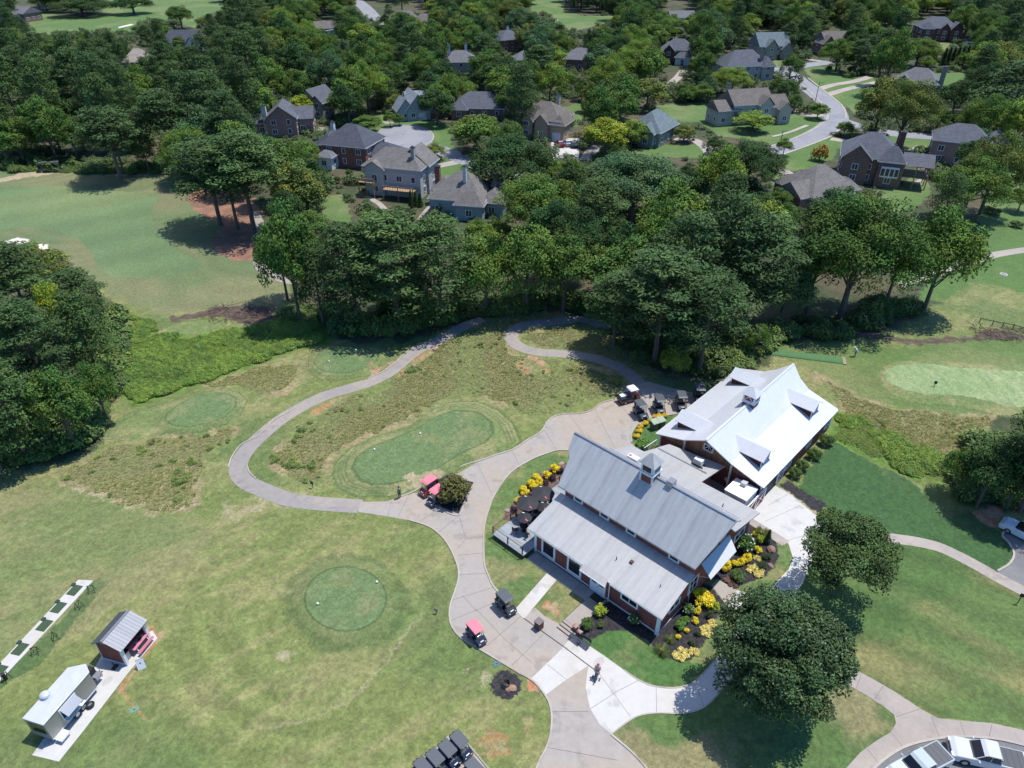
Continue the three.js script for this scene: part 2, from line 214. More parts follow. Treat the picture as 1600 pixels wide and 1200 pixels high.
reg('clay', [[745, 1160], [765, 1130], [800, 1118], [830, 1130], [838, 1160], [815, 1185], [780, 1195], [755, 1185]], 0.6, 0.5, 0.52); reg('clay', [[823, 1063], [829, 1062], [842, 1074], [840, 1081], [825, 1079]], 0.08);
reg('straw', [[640, 755], [660, 742], [690, 738], [700, 744], [668, 756], [640, 772], [625, 770]], 0.3, 0.8, 0.4); reg('straw', [[627, 752], [645, 743], [652, 750], [640, 757]], 0.1);
reg('straw', [[410, 1048], [435, 1020], [460, 1005], [470, 1010], [450, 1030], [425, 1048]], 0.5, 0.7, 0.45); reg('straw', [[70, 748], [130, 775], [200, 790], [290, 795], [310, 790], [280, 775], [210, 778], [140, 765], [95, 745]], 0.5, 0.8, 0.42);
reg('straw', [[400, 1135], [445, 1131], [500, 1115], [545, 1095], [580, 1060], [615, 1012], [660, 955], [664, 957], [618, 1018], [582, 1066], [547, 1100], [500, 1120], [445, 1136], [400, 1139]], 0.25, 0.34);
reg('straw', [[735, 1030], [770, 1030], [782, 1045], [760, 1075], [740, 1085], [730, 1060]], 0.5, 0.6, 0.45); reg('straw', [[345, 790], [385, 770], [400, 776], [470, 795], [440, 800], [395, 800], [350, 815]], 0.6, 0.5, 0.45);
reg('dlawn', DLAWN, 0.25); reg('rlawn', RLAWN, 0.1); reg('flawn', FLAWN, 0.1); reg('glawn', GLAWN, 0.1);
reg('slawn', [[761, 815], [757, 870], [764, 903], [785, 935], [812, 940], [850, 898], [872, 880], [838, 855], [800, 838], [775, 830]], 0.05); reg('slawn', [[836, 949], [868, 908], [918, 930], [875, 975], [850, 965]], 0.05); reg('clay', [[846, 942], [862, 938], [872, 950], [874, 960], [862, 957], [850, 950]], 0.3, 0.85);
reg('slawn', [[764, 800], [780, 763], [802, 735], [836, 715], [872, 703], [892, 703], [890, 722], [852, 735], [822, 760], [800, 790], [785, 810], [765, 838]], 0.05);
reg('bmulch', [[784, 812], [800, 786], [822, 757], [850, 735], [886, 722], [892, 735], [880, 760], [840, 790], [800, 815]], 0.15);
reg('glawn', [[988, 690], [985, 672], [1000, 655], [1045, 645], [1060, 650], [1035, 690], [1015, 700], [1000, 698]], 0.1);
reg('mulch', [[897, 990], [918, 972], [945, 940], [985, 935], [1026, 992], [1068, 930], [1075, 902], [1110, 915], [1130, 940], [1122, 965], [1110, 985], [1100, 1005], [1080, 1030], [1062, 1036], [1035, 1022], [1010, 1000], [985, 986], [950, 985], [920, 1000]], 0.12);
reg('mulch', [[1075, 900], [1090, 870], [1150, 850], [1165, 815], [1185, 812], [1215, 835], [1218, 860], [1212, 885], [1195, 900], [1160, 915], [1130, 912], [1122, 905]], 0.12);
reg('slawn', [[1130, 916], [1160, 918], [1200, 902], [1218, 880], [1212, 842], [1222, 845], [1238, 868], [1234, 886], [1210, 915], [1175, 928], [1150, 928]], 0.08);
reg('mulch', ell(791, 1070, 24, 22), 0.15); reg('mulch', [[661, 764], [686, 750], [705, 740], [742, 752], [724, 790], [716, 806], [690, 795]], 0.05);
reg('mulch', [[1216, 757], [1232, 752], [1252, 765], [1290, 788], [1278, 802], [1262, 790]], 0.15); reg('straw', [[1212, 762], [1226, 764], [1276, 802], [1285, 815], [1276, 813], [1240, 782]], 0.15, 0.9);
reg('clay', [[1515, 800], [1540, 790], [1570, 800], [1565, 825], [1540, 822]], 0.5, 0.9); reg('clay', [[205, 1050], [252, 985], [258, 992], [235, 1018], [212, 1048], [190, 1085], [183, 1080]], 0.15, 0.65); reg('clay', [[225, 975], [240, 978], [252, 992], [246, 1000], [230, 985]], 0.2, 0.8);
reg('clay', [[183, 1072], [190, 1074], [207, 1100], [230, 1122], [226, 1124], [203, 1104]], 0.12, 0.5);
reg('dlawn', [[146, 905], [170, 908], [130, 955], [60, 1040], [0, 1075], [-20, 1080], [20, 1040], [100, 965]], 0.15, 0.7);
const TILES = [[-64, 64, -20, -60, 2048, 640, 160, 50], [-100, 100, -60, -120, 2048, 614, 150, 50], [-200, 200, -120, -265, 2048, 742, 60, 24], [-430, 430, -265, -640, 2048, 893, 44, 20]];
const MOUNDS = [];
function moundOf(poly, h, edge) { const q = plan(poly); MOUNDS.push({ q, h, edge, x0: Math.min(...q.map((p) => p[0])) - edge, x1: Math.max(...q.map((p) => p[0])) + edge, z0: Math.min(...q.map((p) => p[1])) - edge, z1: Math.max(...q.map((p) => p[1])) + edge }); }
moundOf(TEE_A, 0.5, 2.2); moundOf(TEE_B, 0.55, 2.2); moundOf(TEE_C, 0.6, 2.0); moundOf(TEE_D, 0.55, 2.2); moundOf(GREEN_R, 0.5, 3);
function insideDist(q, x, z) { let inside = false, d = 1e9; for (let i = 0, j = q.length - 1; i < q.length; j = i++) { const [xi, zi] = q[i], [xj, zj] = q[j]; if ((zi > z) !== (zj > z) && x < (xj - xi) * (z - zi) / (zj - zi) + xi) inside = !inside; const dx = xj - xi, dz = zj - zi, t = clamp(((x - xi) * dx + (z - zi) * dz) / (dx * dx + dz * dz), 0, 1); d = Math.min(d, Math.hypot(x - xi - t * dx, z - zi - t * dz)); } return inside ? d : -d; }
function heightAt(x, z) { let h = 0; for (const m of MOUNDS) if (x > m.x0 && x < m.x1 && z > m.z0 && z < m.z1) h = Math.max(h, m.h * sstep(-m.edge, 0.1, insideDist(m.q, x, z))); return h; }
const inPoly = (q, x, z) => { let s = false; for (let i = 0, j = q.length - 1; i < q.length; j = i++) if ((q[i][1] > z) !== (q[j][1] > z) && x < (q[j][0] - q[i][0]) * (z - q[i][1]) / (q[j][1] - q[i][1]) + q[i][0]) s = !s; return s; };
const grassBump = tex(512, 3, (x, y) => wrapN(x, y, 3, (a, b) => 0.6 * fbm(a * 9, b * 9, 3) + 0.4 * vnoise(a * 50, b * 50)), false);
function groundTile([x0, x1, z0, z1, W, H], ti) {
  const cv = document.createElement('canvas'); cv.width = W; cv.height = H; const cx = cv.getContext('2d'), px = (x) => (x - x0) / (x1 - x0) * W, pz = (z) => (z0 - z) / (z0 - z1) * H;
  const col = new Float32Array(W * H * 3), sx = (x1 - x0) / W, sz = (z0 - z1) / H, fine = ti < 2;
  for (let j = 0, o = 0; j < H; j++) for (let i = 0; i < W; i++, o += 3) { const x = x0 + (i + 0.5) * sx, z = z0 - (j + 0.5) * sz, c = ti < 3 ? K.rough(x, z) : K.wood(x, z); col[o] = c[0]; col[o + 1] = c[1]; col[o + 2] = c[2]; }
  for (const r of REG) {
    const pad = r.w * 2 + 1, bx0 = Math.floor(px(Math.min(...r.p.map((p) => p[0])) - pad)), bx1 = Math.ceil(px(Math.max(...r.p.map((p) => p[0])) + pad)), by0 = Math.floor(pz(Math.max(...r.p.map((p) => p[1])) + pad)), by1 = Math.ceil(pz(Math.min(...r.p.map((p) => p[1])) - pad));
    const a0 = Math.max(0, bx0), a1 = Math.min(W, bx1), b0 = Math.max(0, by0), b1 = Math.min(H, by1); if (a1 <= a0 || b1 <= b0) continue;
    cx.fillStyle = '#000'; cx.fillRect(a0, b0, a1 - a0, b1 - b0); cx.fillStyle = '#fff'; cx.beginPath(); r.p.forEach(([x, z], i) => (i ? cx.lineTo(px(x), pz(z)) : cx.moveTo(px(x), pz(z)))); cx.closePath(); cx.fill();
    const im = cx.getImageData(a0, b0, a1 - a0, b1 - b0).data, w = a1 - a0, h = b1 - b0, f = K[r.k], fr = 0.55 / Math.max(0.12, r.w);
    for (let j = 0; j < h; j++) for (let i = 0; i < w; i++) {
      const x = x0 + (i + a0 + 0.5) * sx, z = z0 - (j + b0 + 0.5) * sz; let ii = i, jj = j;
      if (r.w * 2 > sx) { const jx = fine ? (hash2(x, z) - 0.5) * r.w : 0, jz = fine ? (hash2(z, x) - 0.5) * r.w : 0; ii = clamp(Math.round(i + ((vnoise(x * fr + 7, z * fr) - 0.5) * 2.4 * r.w + jx) / sx), 0, w - 1); jj = clamp(Math.round(j + ((vnoise(x * fr - 40, z * fr + 90) - 0.5) * 2.4 * r.w + jz) / sz), 0, h - 1); }
      let m = im[(jj * w + ii) * 4] / 255 * r.s; if (m < 0.01) continue;
      if (r.patch) m *= sstep(r.patch, r.patch + 0.12, fbm(x * 0.9 + 13, z * 0.9, 4)); if (m < 0.01) continue;
      const c = f(x, z), o = ((j + b0) * W + i + a0) * 3; col[o] += (c[0] - col[o]) * m; col[o + 1] += (c[1] - col[o + 1]) * m; col[o + 2] += (c[2] - col[o + 2]) * m;
    }
  }
  const data = new Uint8Array(W * H * 4); // row 0 of the map is the tile's near edge
  for (let i = 0, n = W * H; i < n; i++) { let g = 0.80 + 0.40 * hash2(i % W, Math.floor(i / W)); if (fine) { const X = (i % W) * sx, Z = Math.floor(i / W) * sz; g *= 0.66 + 0.68 * fbm(X * 4.3, Z * 4.7, 3); } data[i * 4] = toS(col[i * 3] * g); data[i * 4 + 1] = toS(col[i * 3 + 1] * g); data[i * 4 + 2] = toS(col[i * 3 + 2] * g); data[i * 4 + 3] = 255; }
  const t = new THREE.DataTexture(data, W, H); t.colorSpace = THREE.SRGBColorSpace; t.magFilter = THREE.LinearFilter; t.minFilter = THREE.LinearMipmapLinearFilter; t.generateMipmaps = true; t.wrapS = t.wrapT = THREE.ClampToEdgeWrapping; t.needsUpdate = true;
  const bm = grassBump.clone(); bm.repeat.set((x1 - x0) / 3, (z0 - z1) / 3); bm.needsUpdate = true;
  return new THREE.MeshStandardMaterial({ name: 'grass_' + ti, map: t, roughness: 0.95, bumpMap: bm, bumpScale: fine ? 0.035 : 0.05 });
}
{
  const P = [], N = [], U = [], I = [], groups = [], mats = [];
  TILES.forEach(([x0, x1, z0, z1, , , nx, nz], k) => {
    const start = I.length, base = P.length / 3;
    for (let j = 0; j <= nz; j++) for (let i = 0; i <= nx; i++) {
      const u = i / nx, v = j / nz, x = lerp(x0, x1, u), z = lerp(z0, z1, v), e = 0.15, h = heightAt(x, z); P.push(x, h, z); U.push(u, v);
      const n = V(heightAt(x - e, z) - heightAt(x + e, z), 2 * e, heightAt(x, z - e) - heightAt(x, z + e)).normalize(); N.push(n.x, n.y, n.z);
    }
    for (let j = 0; j < nz; j++) for (let i = 0; i < nx; i++) { const a = base + j * (nx + 1) + i, b = a + 1, c = a + nx + 1, d = c + 1; I.push(a, b, d, a, d, c); }
    groups.push([start, I.length - start, k]); mats.push(groundTile(TILES[k], k));
  });
  const start = I.length, far = 2200; // the rest out to the horizon
  for (const [a, b, c, d] of [[-far, far, 60, -20], [-far, -64, -20, -60], [64, far, -20, -60], [-far, -100, -60, -120], [100, far, -60, -120], [-far, -200, -120, -265], [200, far, -120, -265], [-far, -430, -265, -640], [430, far, -265, -640], [-far, far, -640, -far]]) {
    const o = P.length / 3; for (const [x, z] of [[a, c], [b, c], [b, d], [a, d]]) { P.push(x, 0, z); N.push(0, 1, 0); U.push(x / 40, z / 40); } I.push(o, o + 1, o + 2, o, o + 2, o + 3);
  }
  groups.push([start, I.length - start, 4]);
  mats.push(new THREE.MeshStandardMaterial({ name: 'grass_far', roughness: 1, map: tex(256, 1, (x, y) => wrapN(x, y, 1, (a, b) => fbm(a * 12, b * 12, 4)) > 0.5 ? K.wood(x * 40, y * 40) : K.lawn(x * 40, y * 40)) }));
  const g = new THREE.BufferGeometry(); g.setAttribute('position', new THREE.Float32BufferAttribute(P, 3)); g.setAttribute('normal', new THREE.Float32BufferAttribute(N, 3)); g.setAttribute('uv', new THREE.Float32BufferAttribute(U, 2)); g.setIndex(I); groups.forEach((q) => g.addGroup(...q));
  struct('ground', g, mats);
}

// ---------------------------------------------------------------- paths, drives, streets: sheets above the ground, kerbs, joints
const stain = (base, warm, k, seed) => (x, y) => wrapN(x, y, 24, (a, b) => 1) && (() => { const n = wrapN(x, y, 24, (a, b) => fbm(a * 0.22 + seed, b * 0.22, 5)), f = wrapN(x, y, 24, (a, b) => fbm(a * 2.6, b * 2.6 + seed, 4)), d = wrapN(x, y, 24, (a, b) => fbm(a * 0.9 + 60, b * 0.9 + seed, 4)); return mul3(mix3(base, warm, sstep(0.35, 0.65, n)), 1 - k + 2 * k * f - 0.16 * sstep(0.62, 0.78, d)); })();
const fineBump = tex(256, 2, (x, y) => wrapN(x, y, 2, (a, b) => fbm(a * 14, b * 14, 3)), false);
const paving = (base, warm, k, seed, rough = 0.9) => new THREE.MeshStandardMaterial({ map: tex(768, 24, stain(base, warm, k, seed)), bumpMap: fineBump, bumpScale: 0.006, roughness: rough });
const M_drive = paving([0.352, 0.318, 0.290], [0.378, 0.318, 0.262], 0.10, 3), M_white = paving([0.540, 0.520, 0.495], [0.500, 0.465, 0.420], 0.06, 17), M_path = paving([0.285, 0.258, 0.240], [0.335, 0.290, 0.252], 0.13, 29), M_walk = paving([0.400, 0.345, 0.300], [0.350, 0.305, 0.275], 0.10, 41), M_asph = paving([0.165, 0.165, 0.172], [0.205, 0.200, 0.200], 0.12, 53, 0.95);
const M_street = paving([0.235, 0.240, 0.265], [0.275, 0.275, 0.290], 0.10, 61, 0.95), M_kerb = paving([0.430, 0.392, 0.350], [0.370, 0.320, 0.272], 0.10, 71), M_joint = mat(0.17, 0.148, 0.135, 0.95);
function sheet(name, pts, m, y = 0.012, world = false) {
  const q = world ? pts : plan(pts), s = new THREE.Shape(q.map(([x, z]) => new THREE.Vector2(x, -z))), g = new THREE.ShapeGeometry(s); g.rotateX(-Math.PI / 2); g.translate(0, y, 0); return struct(name, g, m);
}
function smooth(q, n) { const c = new THREE.CatmullRomCurve3(q.map(([x, z]) => V(x, 0, z)), false, 'centripetal'); return c.getSpacedPoints(n).map((p) => [p.x, p.z]); }
function offset(q, d) { return q.map((p, i) => { const a = q[Math.max(0, i - 1)], b = q[Math.min(q.length - 1, i + 1)], dx = b[0] - a[0], dz = b[1] - a[1], l = Math.hypot(dx, dz) || 1; return [p[0] - dz / l * d, p[1] + dx / l * d]; }); }
function ribbonGeo(q, w, y, h = 0) {
  const g = new Geo(), L = offset(q, -w / 2), Rr = offset(q, w / 2), a = (p, k) => V(p[0], k, p[1]);
  for (let i = 0; i < q.length - 1; i++) {
    g.quad(a(L[i], y), a(Rr[i], y), a(Rr[i + 1], y), a(L[i + 1], y));
    if (h) { g.quad(a(L[i + 1], y), a(L[i + 1], y - h), a(L[i], y - h), a(L[i], y)); g.quad(a(Rr[i], y), a(Rr[i], y - h), a(Rr[i + 1], y - h), a(Rr[i + 1], y)); }
  }
  return g;
}
const flipUp = (g) => { const p = g.p; if (g.n[1] < 0) { for (let i = 0; i < p.length; i += 9) for (let c = 0; c < 3; c++) { let t = p[i + c]; p[i + c] = p[i + 6 + c]; p[i + 6 + c] = t; t = g.n[i + c]; } for (let i = 0; i < g.n.length; i++) g.n[i] *= -1; for (let i = 0; i < g.t.length; i += 6) for (let c = 0; c < 2; c++) { const t = g.t[i + c]; g.t[i + c] = g.t[i + 4 + c]; g.t[i + 4 + c] = t; } } return g; };
function ribbon(name, pts, w, m, y = 0.012, n = 40) { return struct(name, flipUp(ribbonGeo(smooth(plan(pts), n), w, y)), m); }
function kerb(pts, w = 0.16, h = 0.1, n = 48) { return struct('kerb', flipUp(ribbonGeo(smooth(plan(pts), n), w, h, h + 0.02)), M_kerb); }
const DRIVE_L = [[834, 1212], [845, 1185], [855, 1167], [861, 1142], [862, 1117], [859, 1100], [851, 1085], [841, 1072], [829, 1061], [815, 1054], [800, 1045], [775, 1030], [750, 1015], [727, 1002], [715, 992], [705, 977], [702, 960], [704, 945], [710, 927], [715, 912], [717, 900], [716, 888], [712, 876], [704, 858], [690, 838], [670, 823], [640, 813], [600, 806], [560, 800]];
const DRIVE_T = [[560, 781], [600, 784], [622, 778], [645, 769], [660, 760], [682, 750], [700, 740], [725, 727], [750, 720], [775, 711], [800, 703], [825, 687], [845, 675], [857, 657], [865, 651], [882, 647], [907, 646], [925, 641], [940, 630], [960, 624], [972, 612], [985, 601]];
const DRIVE_R = [[1012, 596], [1040, 604], [1075, 612], [1110, 620], [1130, 640], [1080, 650], [1060, 646], [1017, 654], [995, 665], [986, 677], [986, 692], [1000, 705], [960, 730], [900, 720], [889, 704], [870, 704], [854, 709], [835, 716], [820, 724], [801, 736], [789, 749], [779, 764], [770, 779], [764, 796], [759, 812], [756, 832], [756, 862], [757, 882], [764, 902], [770, 915], [780, 927], [800, 947], [817, 965], [836, 949], [850, 962], [872, 974], [900, 990], [892, 997], [922, 1010], [955, 1040], [985, 1080], [965, 1120], [955, 1147], [990, 1177], [1020, 1212]];
sheet('driveway', [...DRIVE_L, ...DRIVE_T, ...DRIVE_R], M_drive);
kerb(DRIVE_L.slice(0, 27)); kerb(DRIVE_T.slice(2, 20)); kerb([[889, 704], [870, 704], [854, 709], [835, 716], [820, 724], [801, 736], [789, 749], [779, 764], [770, 779], [764, 796], [759, 812], [756, 832], [756, 862], [757, 882], [764, 902], [770, 915], [782, 929]]);
kerb([[661, 765], [690, 796], [714, 806], [720, 803], [726, 785], [742, 753]], 0.14, 0.1, 30); kerb([[955, 1148], [990, 1178], [1020, 1212]]); kerb([[1062, 646], [1017, 655], [995, 666], [987, 678], [987, 692]], 0.14, 0.1);
kerb([[1030, 607], [1060, 612], [1100, 622]], 0.2, 0.12, 12);
sheet('mulch_island', [[664, 766], [686, 752], [705, 744], [740, 754], [724, 786], [717, 803], [691, 793]], new THREE.MeshStandardMaterial({ roughness: 1, map: tex(256, 4, (x, y) => wrapN(x, y, 4, (a, b) => fbm(a * 6, b * 6, 4)) > 0.5 ? [0.045, 0.040, 0.044] : [0.022, 0.020, 0.022]), bumpMap: fineBump, bumpScale: 0.05 }), 0.05);
sheet('concrete_walk', [[829, 1061], [870, 1022], [892, 997], [922, 1010], [940, 1022], [975, 1047], [960, 1050], [920, 1040], [885, 1062], [851, 1087]], M_white, 0.017);
sheet('concrete_drive', [[920, 1040], [960, 1050], [975, 1047], [1000, 1064], [1022, 1072], [1050, 1075], [1070, 1072], [1087, 1064], [1107, 1045], [1122, 1026], [1150, 985], [1180, 950], [1222, 900], [1232, 890], [1239, 872], [1232, 850], [1215, 838], [1180, 815], [1165, 800], [1190, 770], [1212, 759], [1237, 774], [1275, 806], [1292, 830], [1275, 865], [1255, 910], [1225, 955], [1185, 1005], [1142, 1060], [1125, 1082], [1100, 1105], [1072, 1114], [1050, 1115], [1025, 1114], [1007, 1116], [992, 1121], [975, 1132], [955, 1147], [937, 1132], [922, 1107], [915, 1075], [917, 1055]], M_white, 0.017);
kerb([[955, 1147], [975, 1132], [992, 1121], [1007, 1116], [1025, 1114], [1072, 1114], [1100, 1105], [1142, 1060], [1185, 1005]], 0.12, 0.05); kerb([[975, 1047], [1000, 1064], [1022, 1072], [1050, 1075], [1070, 1072], [1087, 1064], [1122, 1026]], 0.12, 0.05);
sheet('walkway', [[804, 953], [855, 895], [871, 905], [819, 967]], M_white, 0.021); sheet('walkway', [[1112, 915], [1121, 905], [1152, 922], [1137, 948]], M_walk, 0.016); sheet('walkway', [[1152, 922], [1174, 930], [1168, 960], [1137, 948]], M_white, 0.016); sheet('walkway', [[1165, 815], [1172, 808], [1234, 846], [1222, 853]], M_walk, 0.022);
ribbon('cart_path', [[562, 791], [530, 789], [490, 786], [450, 780], [410, 765], [385, 753], [373, 738], [374, 722], [386, 703], [408, 681], [437, 657], [462, 641], [487, 628], [512, 617], [550, 606], [578, 597], [603, 585], [622, 571], [640, 556], [660, 543], [680, 535], [697, 525], [720, 512], [755, 499]], 2.2, M_path, 0.016, 110);
kerb([[357, 731], [362, 715], [378, 694], [400, 683], [430, 656], [461, 638]], 0.14, 0.1); kerb([[386, 727], [390, 738], [400, 748]], 0.14, 0.1, 14); kerb([[574, 592], [598, 581], [618, 567], [632, 553], [648, 541]], 0.14, 0.1);
ribbon('cart_path', [[1000, 600], [980, 582], [955, 568], [920, 558], [880, 553], [840, 550], [812, 542], [800, 531], [801, 519], [815, 509], [840, 505], [875, 502], [905, 499], [930, 504], [950, 514]], 2.2, M_path, 0.018, 90);
ribbon('cart_path', [[396, 330], [405, 350], [413, 377], [407, 398], [406, 414], [416, 426], [432, 433], [460, 441]], 2.2, M_path, 0.016, 40);
ribbon('cart_path', [[1405, 445], [1430, 436], [1472, 424], [1525, 406], [1560, 397], [1620, 388]], 2.2, M_walk, 0.016, 40);
ribbon('walkway', [[1290, 838], [1350, 836], [1408, 843], [1440, 848], [1470, 856], [1500, 870], [1530, 886], [1560, 903], [1640, 945]], 1.5, M_walk, 0.016, 60);
sheet('walkway', [[1280, 1012], [1325, 1040], [1362, 1060], [1400, 1082], [1437, 1107], [1465, 1122], [1500, 1126], [1550, 1130], [1640, 1150], [1640, 1176], [1600, 1164], [1562, 1155], [1525, 1151], [1487, 1151], [1450, 1156], [1412, 1167], [1380, 1187], [1355, 1212], [1312, 1212], [1325, 1197], [1345, 1175], [1370, 1157], [1392, 1144], [1400, 1130], [1397, 1117], [1382, 1105], [1355, 1087], [1325, 1070], [1270, 1035]], M_walk, 0.016);
kerb([[1355, 1212], [1380, 1188], [1412, 1168], [1450, 1157], [1487, 1152], [1525, 1152], [1562, 1156], [1600, 1165], [1640, 1177]], 0.2, 0.1);
sheet('parking_lot', [[1355, 1212], [1380, 1187], [1412, 1167], [1450, 1156], [1487, 1151], [1525, 1151], [1562, 1155], [1600, 1164], [1640, 1176], [1640, 1240], [1340, 1240]], M_asph, 0.01);
sheet('parking_lot', [[1564, 836], [1600, 815], [1640, 800], [1640, 935], [1600, 920], [1557, 893], [1577, 880], [1584, 865], [1576, 850]], M_asph, 0.012); kerb([[1600, 816], [1566, 836], [1577, 850], [1584, 866], [1577, 881], [1558, 893]], 0.2, 0.12, 40);
sheet('cart_pad', [[640, 1212], [700, 1149], [726, 1158], [770, 1212]], M_drive, 0.013); kerb([[727, 1158], [748, 1183], [772, 1212]], 0.1, 0.1, 10);
sheet('cart_pad', [[1174, 548], [1180, 541], [1192, 541], [1198, 548], [1194, 555], [1180, 555]], M_walk, 0.013);
// streets of the neighbourhood
sheet('cul_de_sac', ell(632, 214, 45, 18.5), M_street, 0.03); struct('kerb', flipUp(ribbonGeo(plan([...ell(632, 214, 45.5, 19), [677.5, 214]]), 0.3, 0.12, 0.12)), M_kerb);
ribbon('street', [[655, 224], [680, 232], [705, 241], [735, 253], [775, 268], [820, 276]], 6.4, M_street, 0.034);
ribbon('street', [[1150, 104], [1190, 105], [1228, 113], [1252, 129], [1280, 150], [1303, 172], [1306, 187], [1286, 205], [1250, 222], [1212, 235], [1170, 248], [1130, 262]], 7.5, M_street, 0.03, 80);
ribbon('street', [[1305, 186], [1345, 199], [1400, 209], [1470, 214], [1560, 214]], 7, M_street, 0.034); ribbon('street', [[1225, 108], [1260, 102], [1300, 97]], 7, M_street, 0.034);
ribbon('street', [[545, -8], [566, 8], [578, 20], [590, 40]], 9, M_street, 0.03);
for (const [p, w] of [[[[1262, 122], [1290, 144], [1318, 168], [1322, 186]], 0.6], [[[1240, 122], [1268, 146], [1290, 170], [1293, 184], [1275, 200], [1240, 217], [1204, 229]], 0.6], [[[1318, 195], [1300, 212], [1262, 228], [1222, 242]], 0.6], [[[1262, 196], [1230, 208], [1206, 214]], 1.2]]) struct('kerb', flipUp(ribbonGeo(smooth(plan(p), 30), w, 0.12, 0.12)), M_kerb);
for (const p of [[[1275, 141], [1300, 133], [1335, 127], [1365, 118]], [[1288, 150], [1320, 140], [1350, 133], [1372, 128]], [[1208, 173], [1240, 175], [1265, 180], [1290, 180]], [[1298, 217], [1320, 220], [1335, 222]], [[1050, 219], [1080, 218], [1100, 228], [1112, 244]], [[1258, 92], [1285, 96]], [[482, 200], [520, 203], [560, 206]], [[600, 192], [650, 184], [668, 180]], [[878, 250], [882, 236], [886, 224]], [[915, 250], [925, 235], [935, 228]], [[1208, 262], [1225, 268], [1232, 272]], [[660, 262], [690, 258], [720, 252]], [[572, 306], [592, 318], [602, 328]], [[655, 345], [668, 328], [680, 315]], [[1042, 135], [1058, 122], [1068, 110]], [[1424, 255], [1442, 262], [1446, 275], [1430, 288]], [[1200, 82], [1230, 84], [1260, 90]]]) ribbon('house_drive', p, p[0][0] > 1420 || p[0][0] < 660 && p[0][0] > 560 && p[0][1] > 300 ? 1.4 : 3.4, M_walk, 0.02, 16);
ribbon('house_drive', [[880, 258], [882, 238], [884, 216]], 8, M_white, 0.024, 8);
// sawn joints in the concrete
for (const [a, b, c, d] of [[612, 783, 606, 806], [640, 771, 622, 808], [682, 798, 655, 816], [715, 807, 685, 832], [718, 809, 728, 842], [728, 842, 714, 858], [728, 842, 757, 838], [716, 868, 756, 864], [717, 898, 762, 896], [706, 938, 770, 918], [722, 930, 745, 955], [704, 970, 745, 953], [745, 953, 790, 935], [745, 953, 790, 1000], [760, 1010, 815, 962], [790, 1000, 830, 1035], [800, 1040, 850, 990], [862, 1112, 920, 1112], [855, 1168, 965, 1188], [936, 1052, 985, 1120], [922, 1108, 965, 1080], [965, 1080, 1000, 1062], [1025, 1073, 1026, 1114], [1085, 1066, 1100, 1104], [855, 1038, 885, 1062], [745, 722, 770, 775], [800, 704, 812, 728], [850, 672, 870, 703], [890, 648, 920, 690], [930, 640, 960, 700], [965, 625, 990, 660], [1346, 1052, 1338, 1076], [1380, 1072, 1366, 1093], [1437, 1108, 1400, 1120], [1455, 1120, 1468, 1153], [1500, 1127, 1508, 1151], [1550, 1131, 1545, 1153], [1392, 1145, 1410, 1166], [1355, 1170, 1372, 1192], [1200, 790, 1232, 772], [1195, 815, 1250, 790], [1225, 846, 1280, 830], [1180, 955, 1225, 950], [834, 915, 852, 923], [440, 660, 434, 650], [374, 720, 360, 715]]) {
  const q = plan([[a, b], [c, d]]); struct('concrete_joint', flipUp(ribbonGeo(q, 0.035, 0.0205)), M_joint);
}
// ---------------------------------------------------------------- shared building materials and fittings
const ribTex = (c1, c2, pitch, streak) => tex(512, 8 * pitch, (x, y) => { const s = Math.abs((x / pitch) % 1 - 0.5), p = Math.floor(x / pitch) % 8, n = wrapN(x, y, 8 * pitch, (a, b) => fbm(a * 2.2, b * 0.28, 4)), f = wrapN(x, y, 8 * pitch, (a, b) => fbm(a * 3, b * 3, 3)), t = hash2(p, 3) * 0.5 + n * streak; const c = mix3(c1, c2, clamp(t, 0, 1)); return mul3(c, (s > 0.47 ? 0.94 : 1) * (0.95 + 0.1 * f)); });
const ribBump = (pitch) => tex(256, 8 * pitch, (x) => (Math.abs((x / pitch) % 1 - 0.5) > 0.44 ? 1 : 0.2), false);
const roofMetal = (c1, c2, pitch = 0.42, streak = 0.7, rough = 0.45) => new THREE.MeshStandardMaterial({ map: ribTex(c1, c2, pitch, streak), bumpMap: ribBump(pitch), bumpScale: 0.01, roughness: rough, metalness: 0.15 });
const M_greyRoof = roofMetal([0.302, 0.311, 0.328], [0.462, 0.468, 0.478], 0.42, 1.0, 0.45), M_palRoof = roofMetal([0.345, 0.342, 0.348], [0.470, 0.462, 0.458], 0.42, 0.8, 0.55), M_flatRoof = roofMetal([0.340, 0.335, 0.330], [0.400, 0.395, 0.390], 0.8, 0.8, 0.7), M_whiteRoof = roofMetal([0.600, 0.615, 0.640], [0.650, 0.660, 0.680], 0.42, 0.3, 0.4);
const boards = (c, pitch, k = 0.25) => tex(256, 8 * pitch, (x, y) => { const s = Math.abs((x / pitch) % 1 - 0.5), p = Math.floor(x / pitch) % 8; return mul3(c, (s > 0.45 ? 0.7 : 1) * (1 - k / 2 + k * hash2(p, 1)) * (0.9 + 0.2 * wrapN(x, y, 8 * pitch, (a, b) => fbm(a * 4, b * 0.8, 3)))); });
const boardBump = (pitch) => tex(128, 8 * pitch, (x) => (Math.abs((x / pitch) % 1 - 0.5) > 0.43 ? 1 : 0.3), false);
const M_red = new THREE.MeshStandardMaterial({ map: boards([0.205, 0.062, 0.050], 0.3), bumpMap: boardBump(0.3), bumpScale: 0.03, roughness: 0.8 }), M_wood = new THREE.MeshStandardMaterial({ map: boards([0.290, 0.150, 0.090], 0.2, 0.5), roughness: 0.85 });
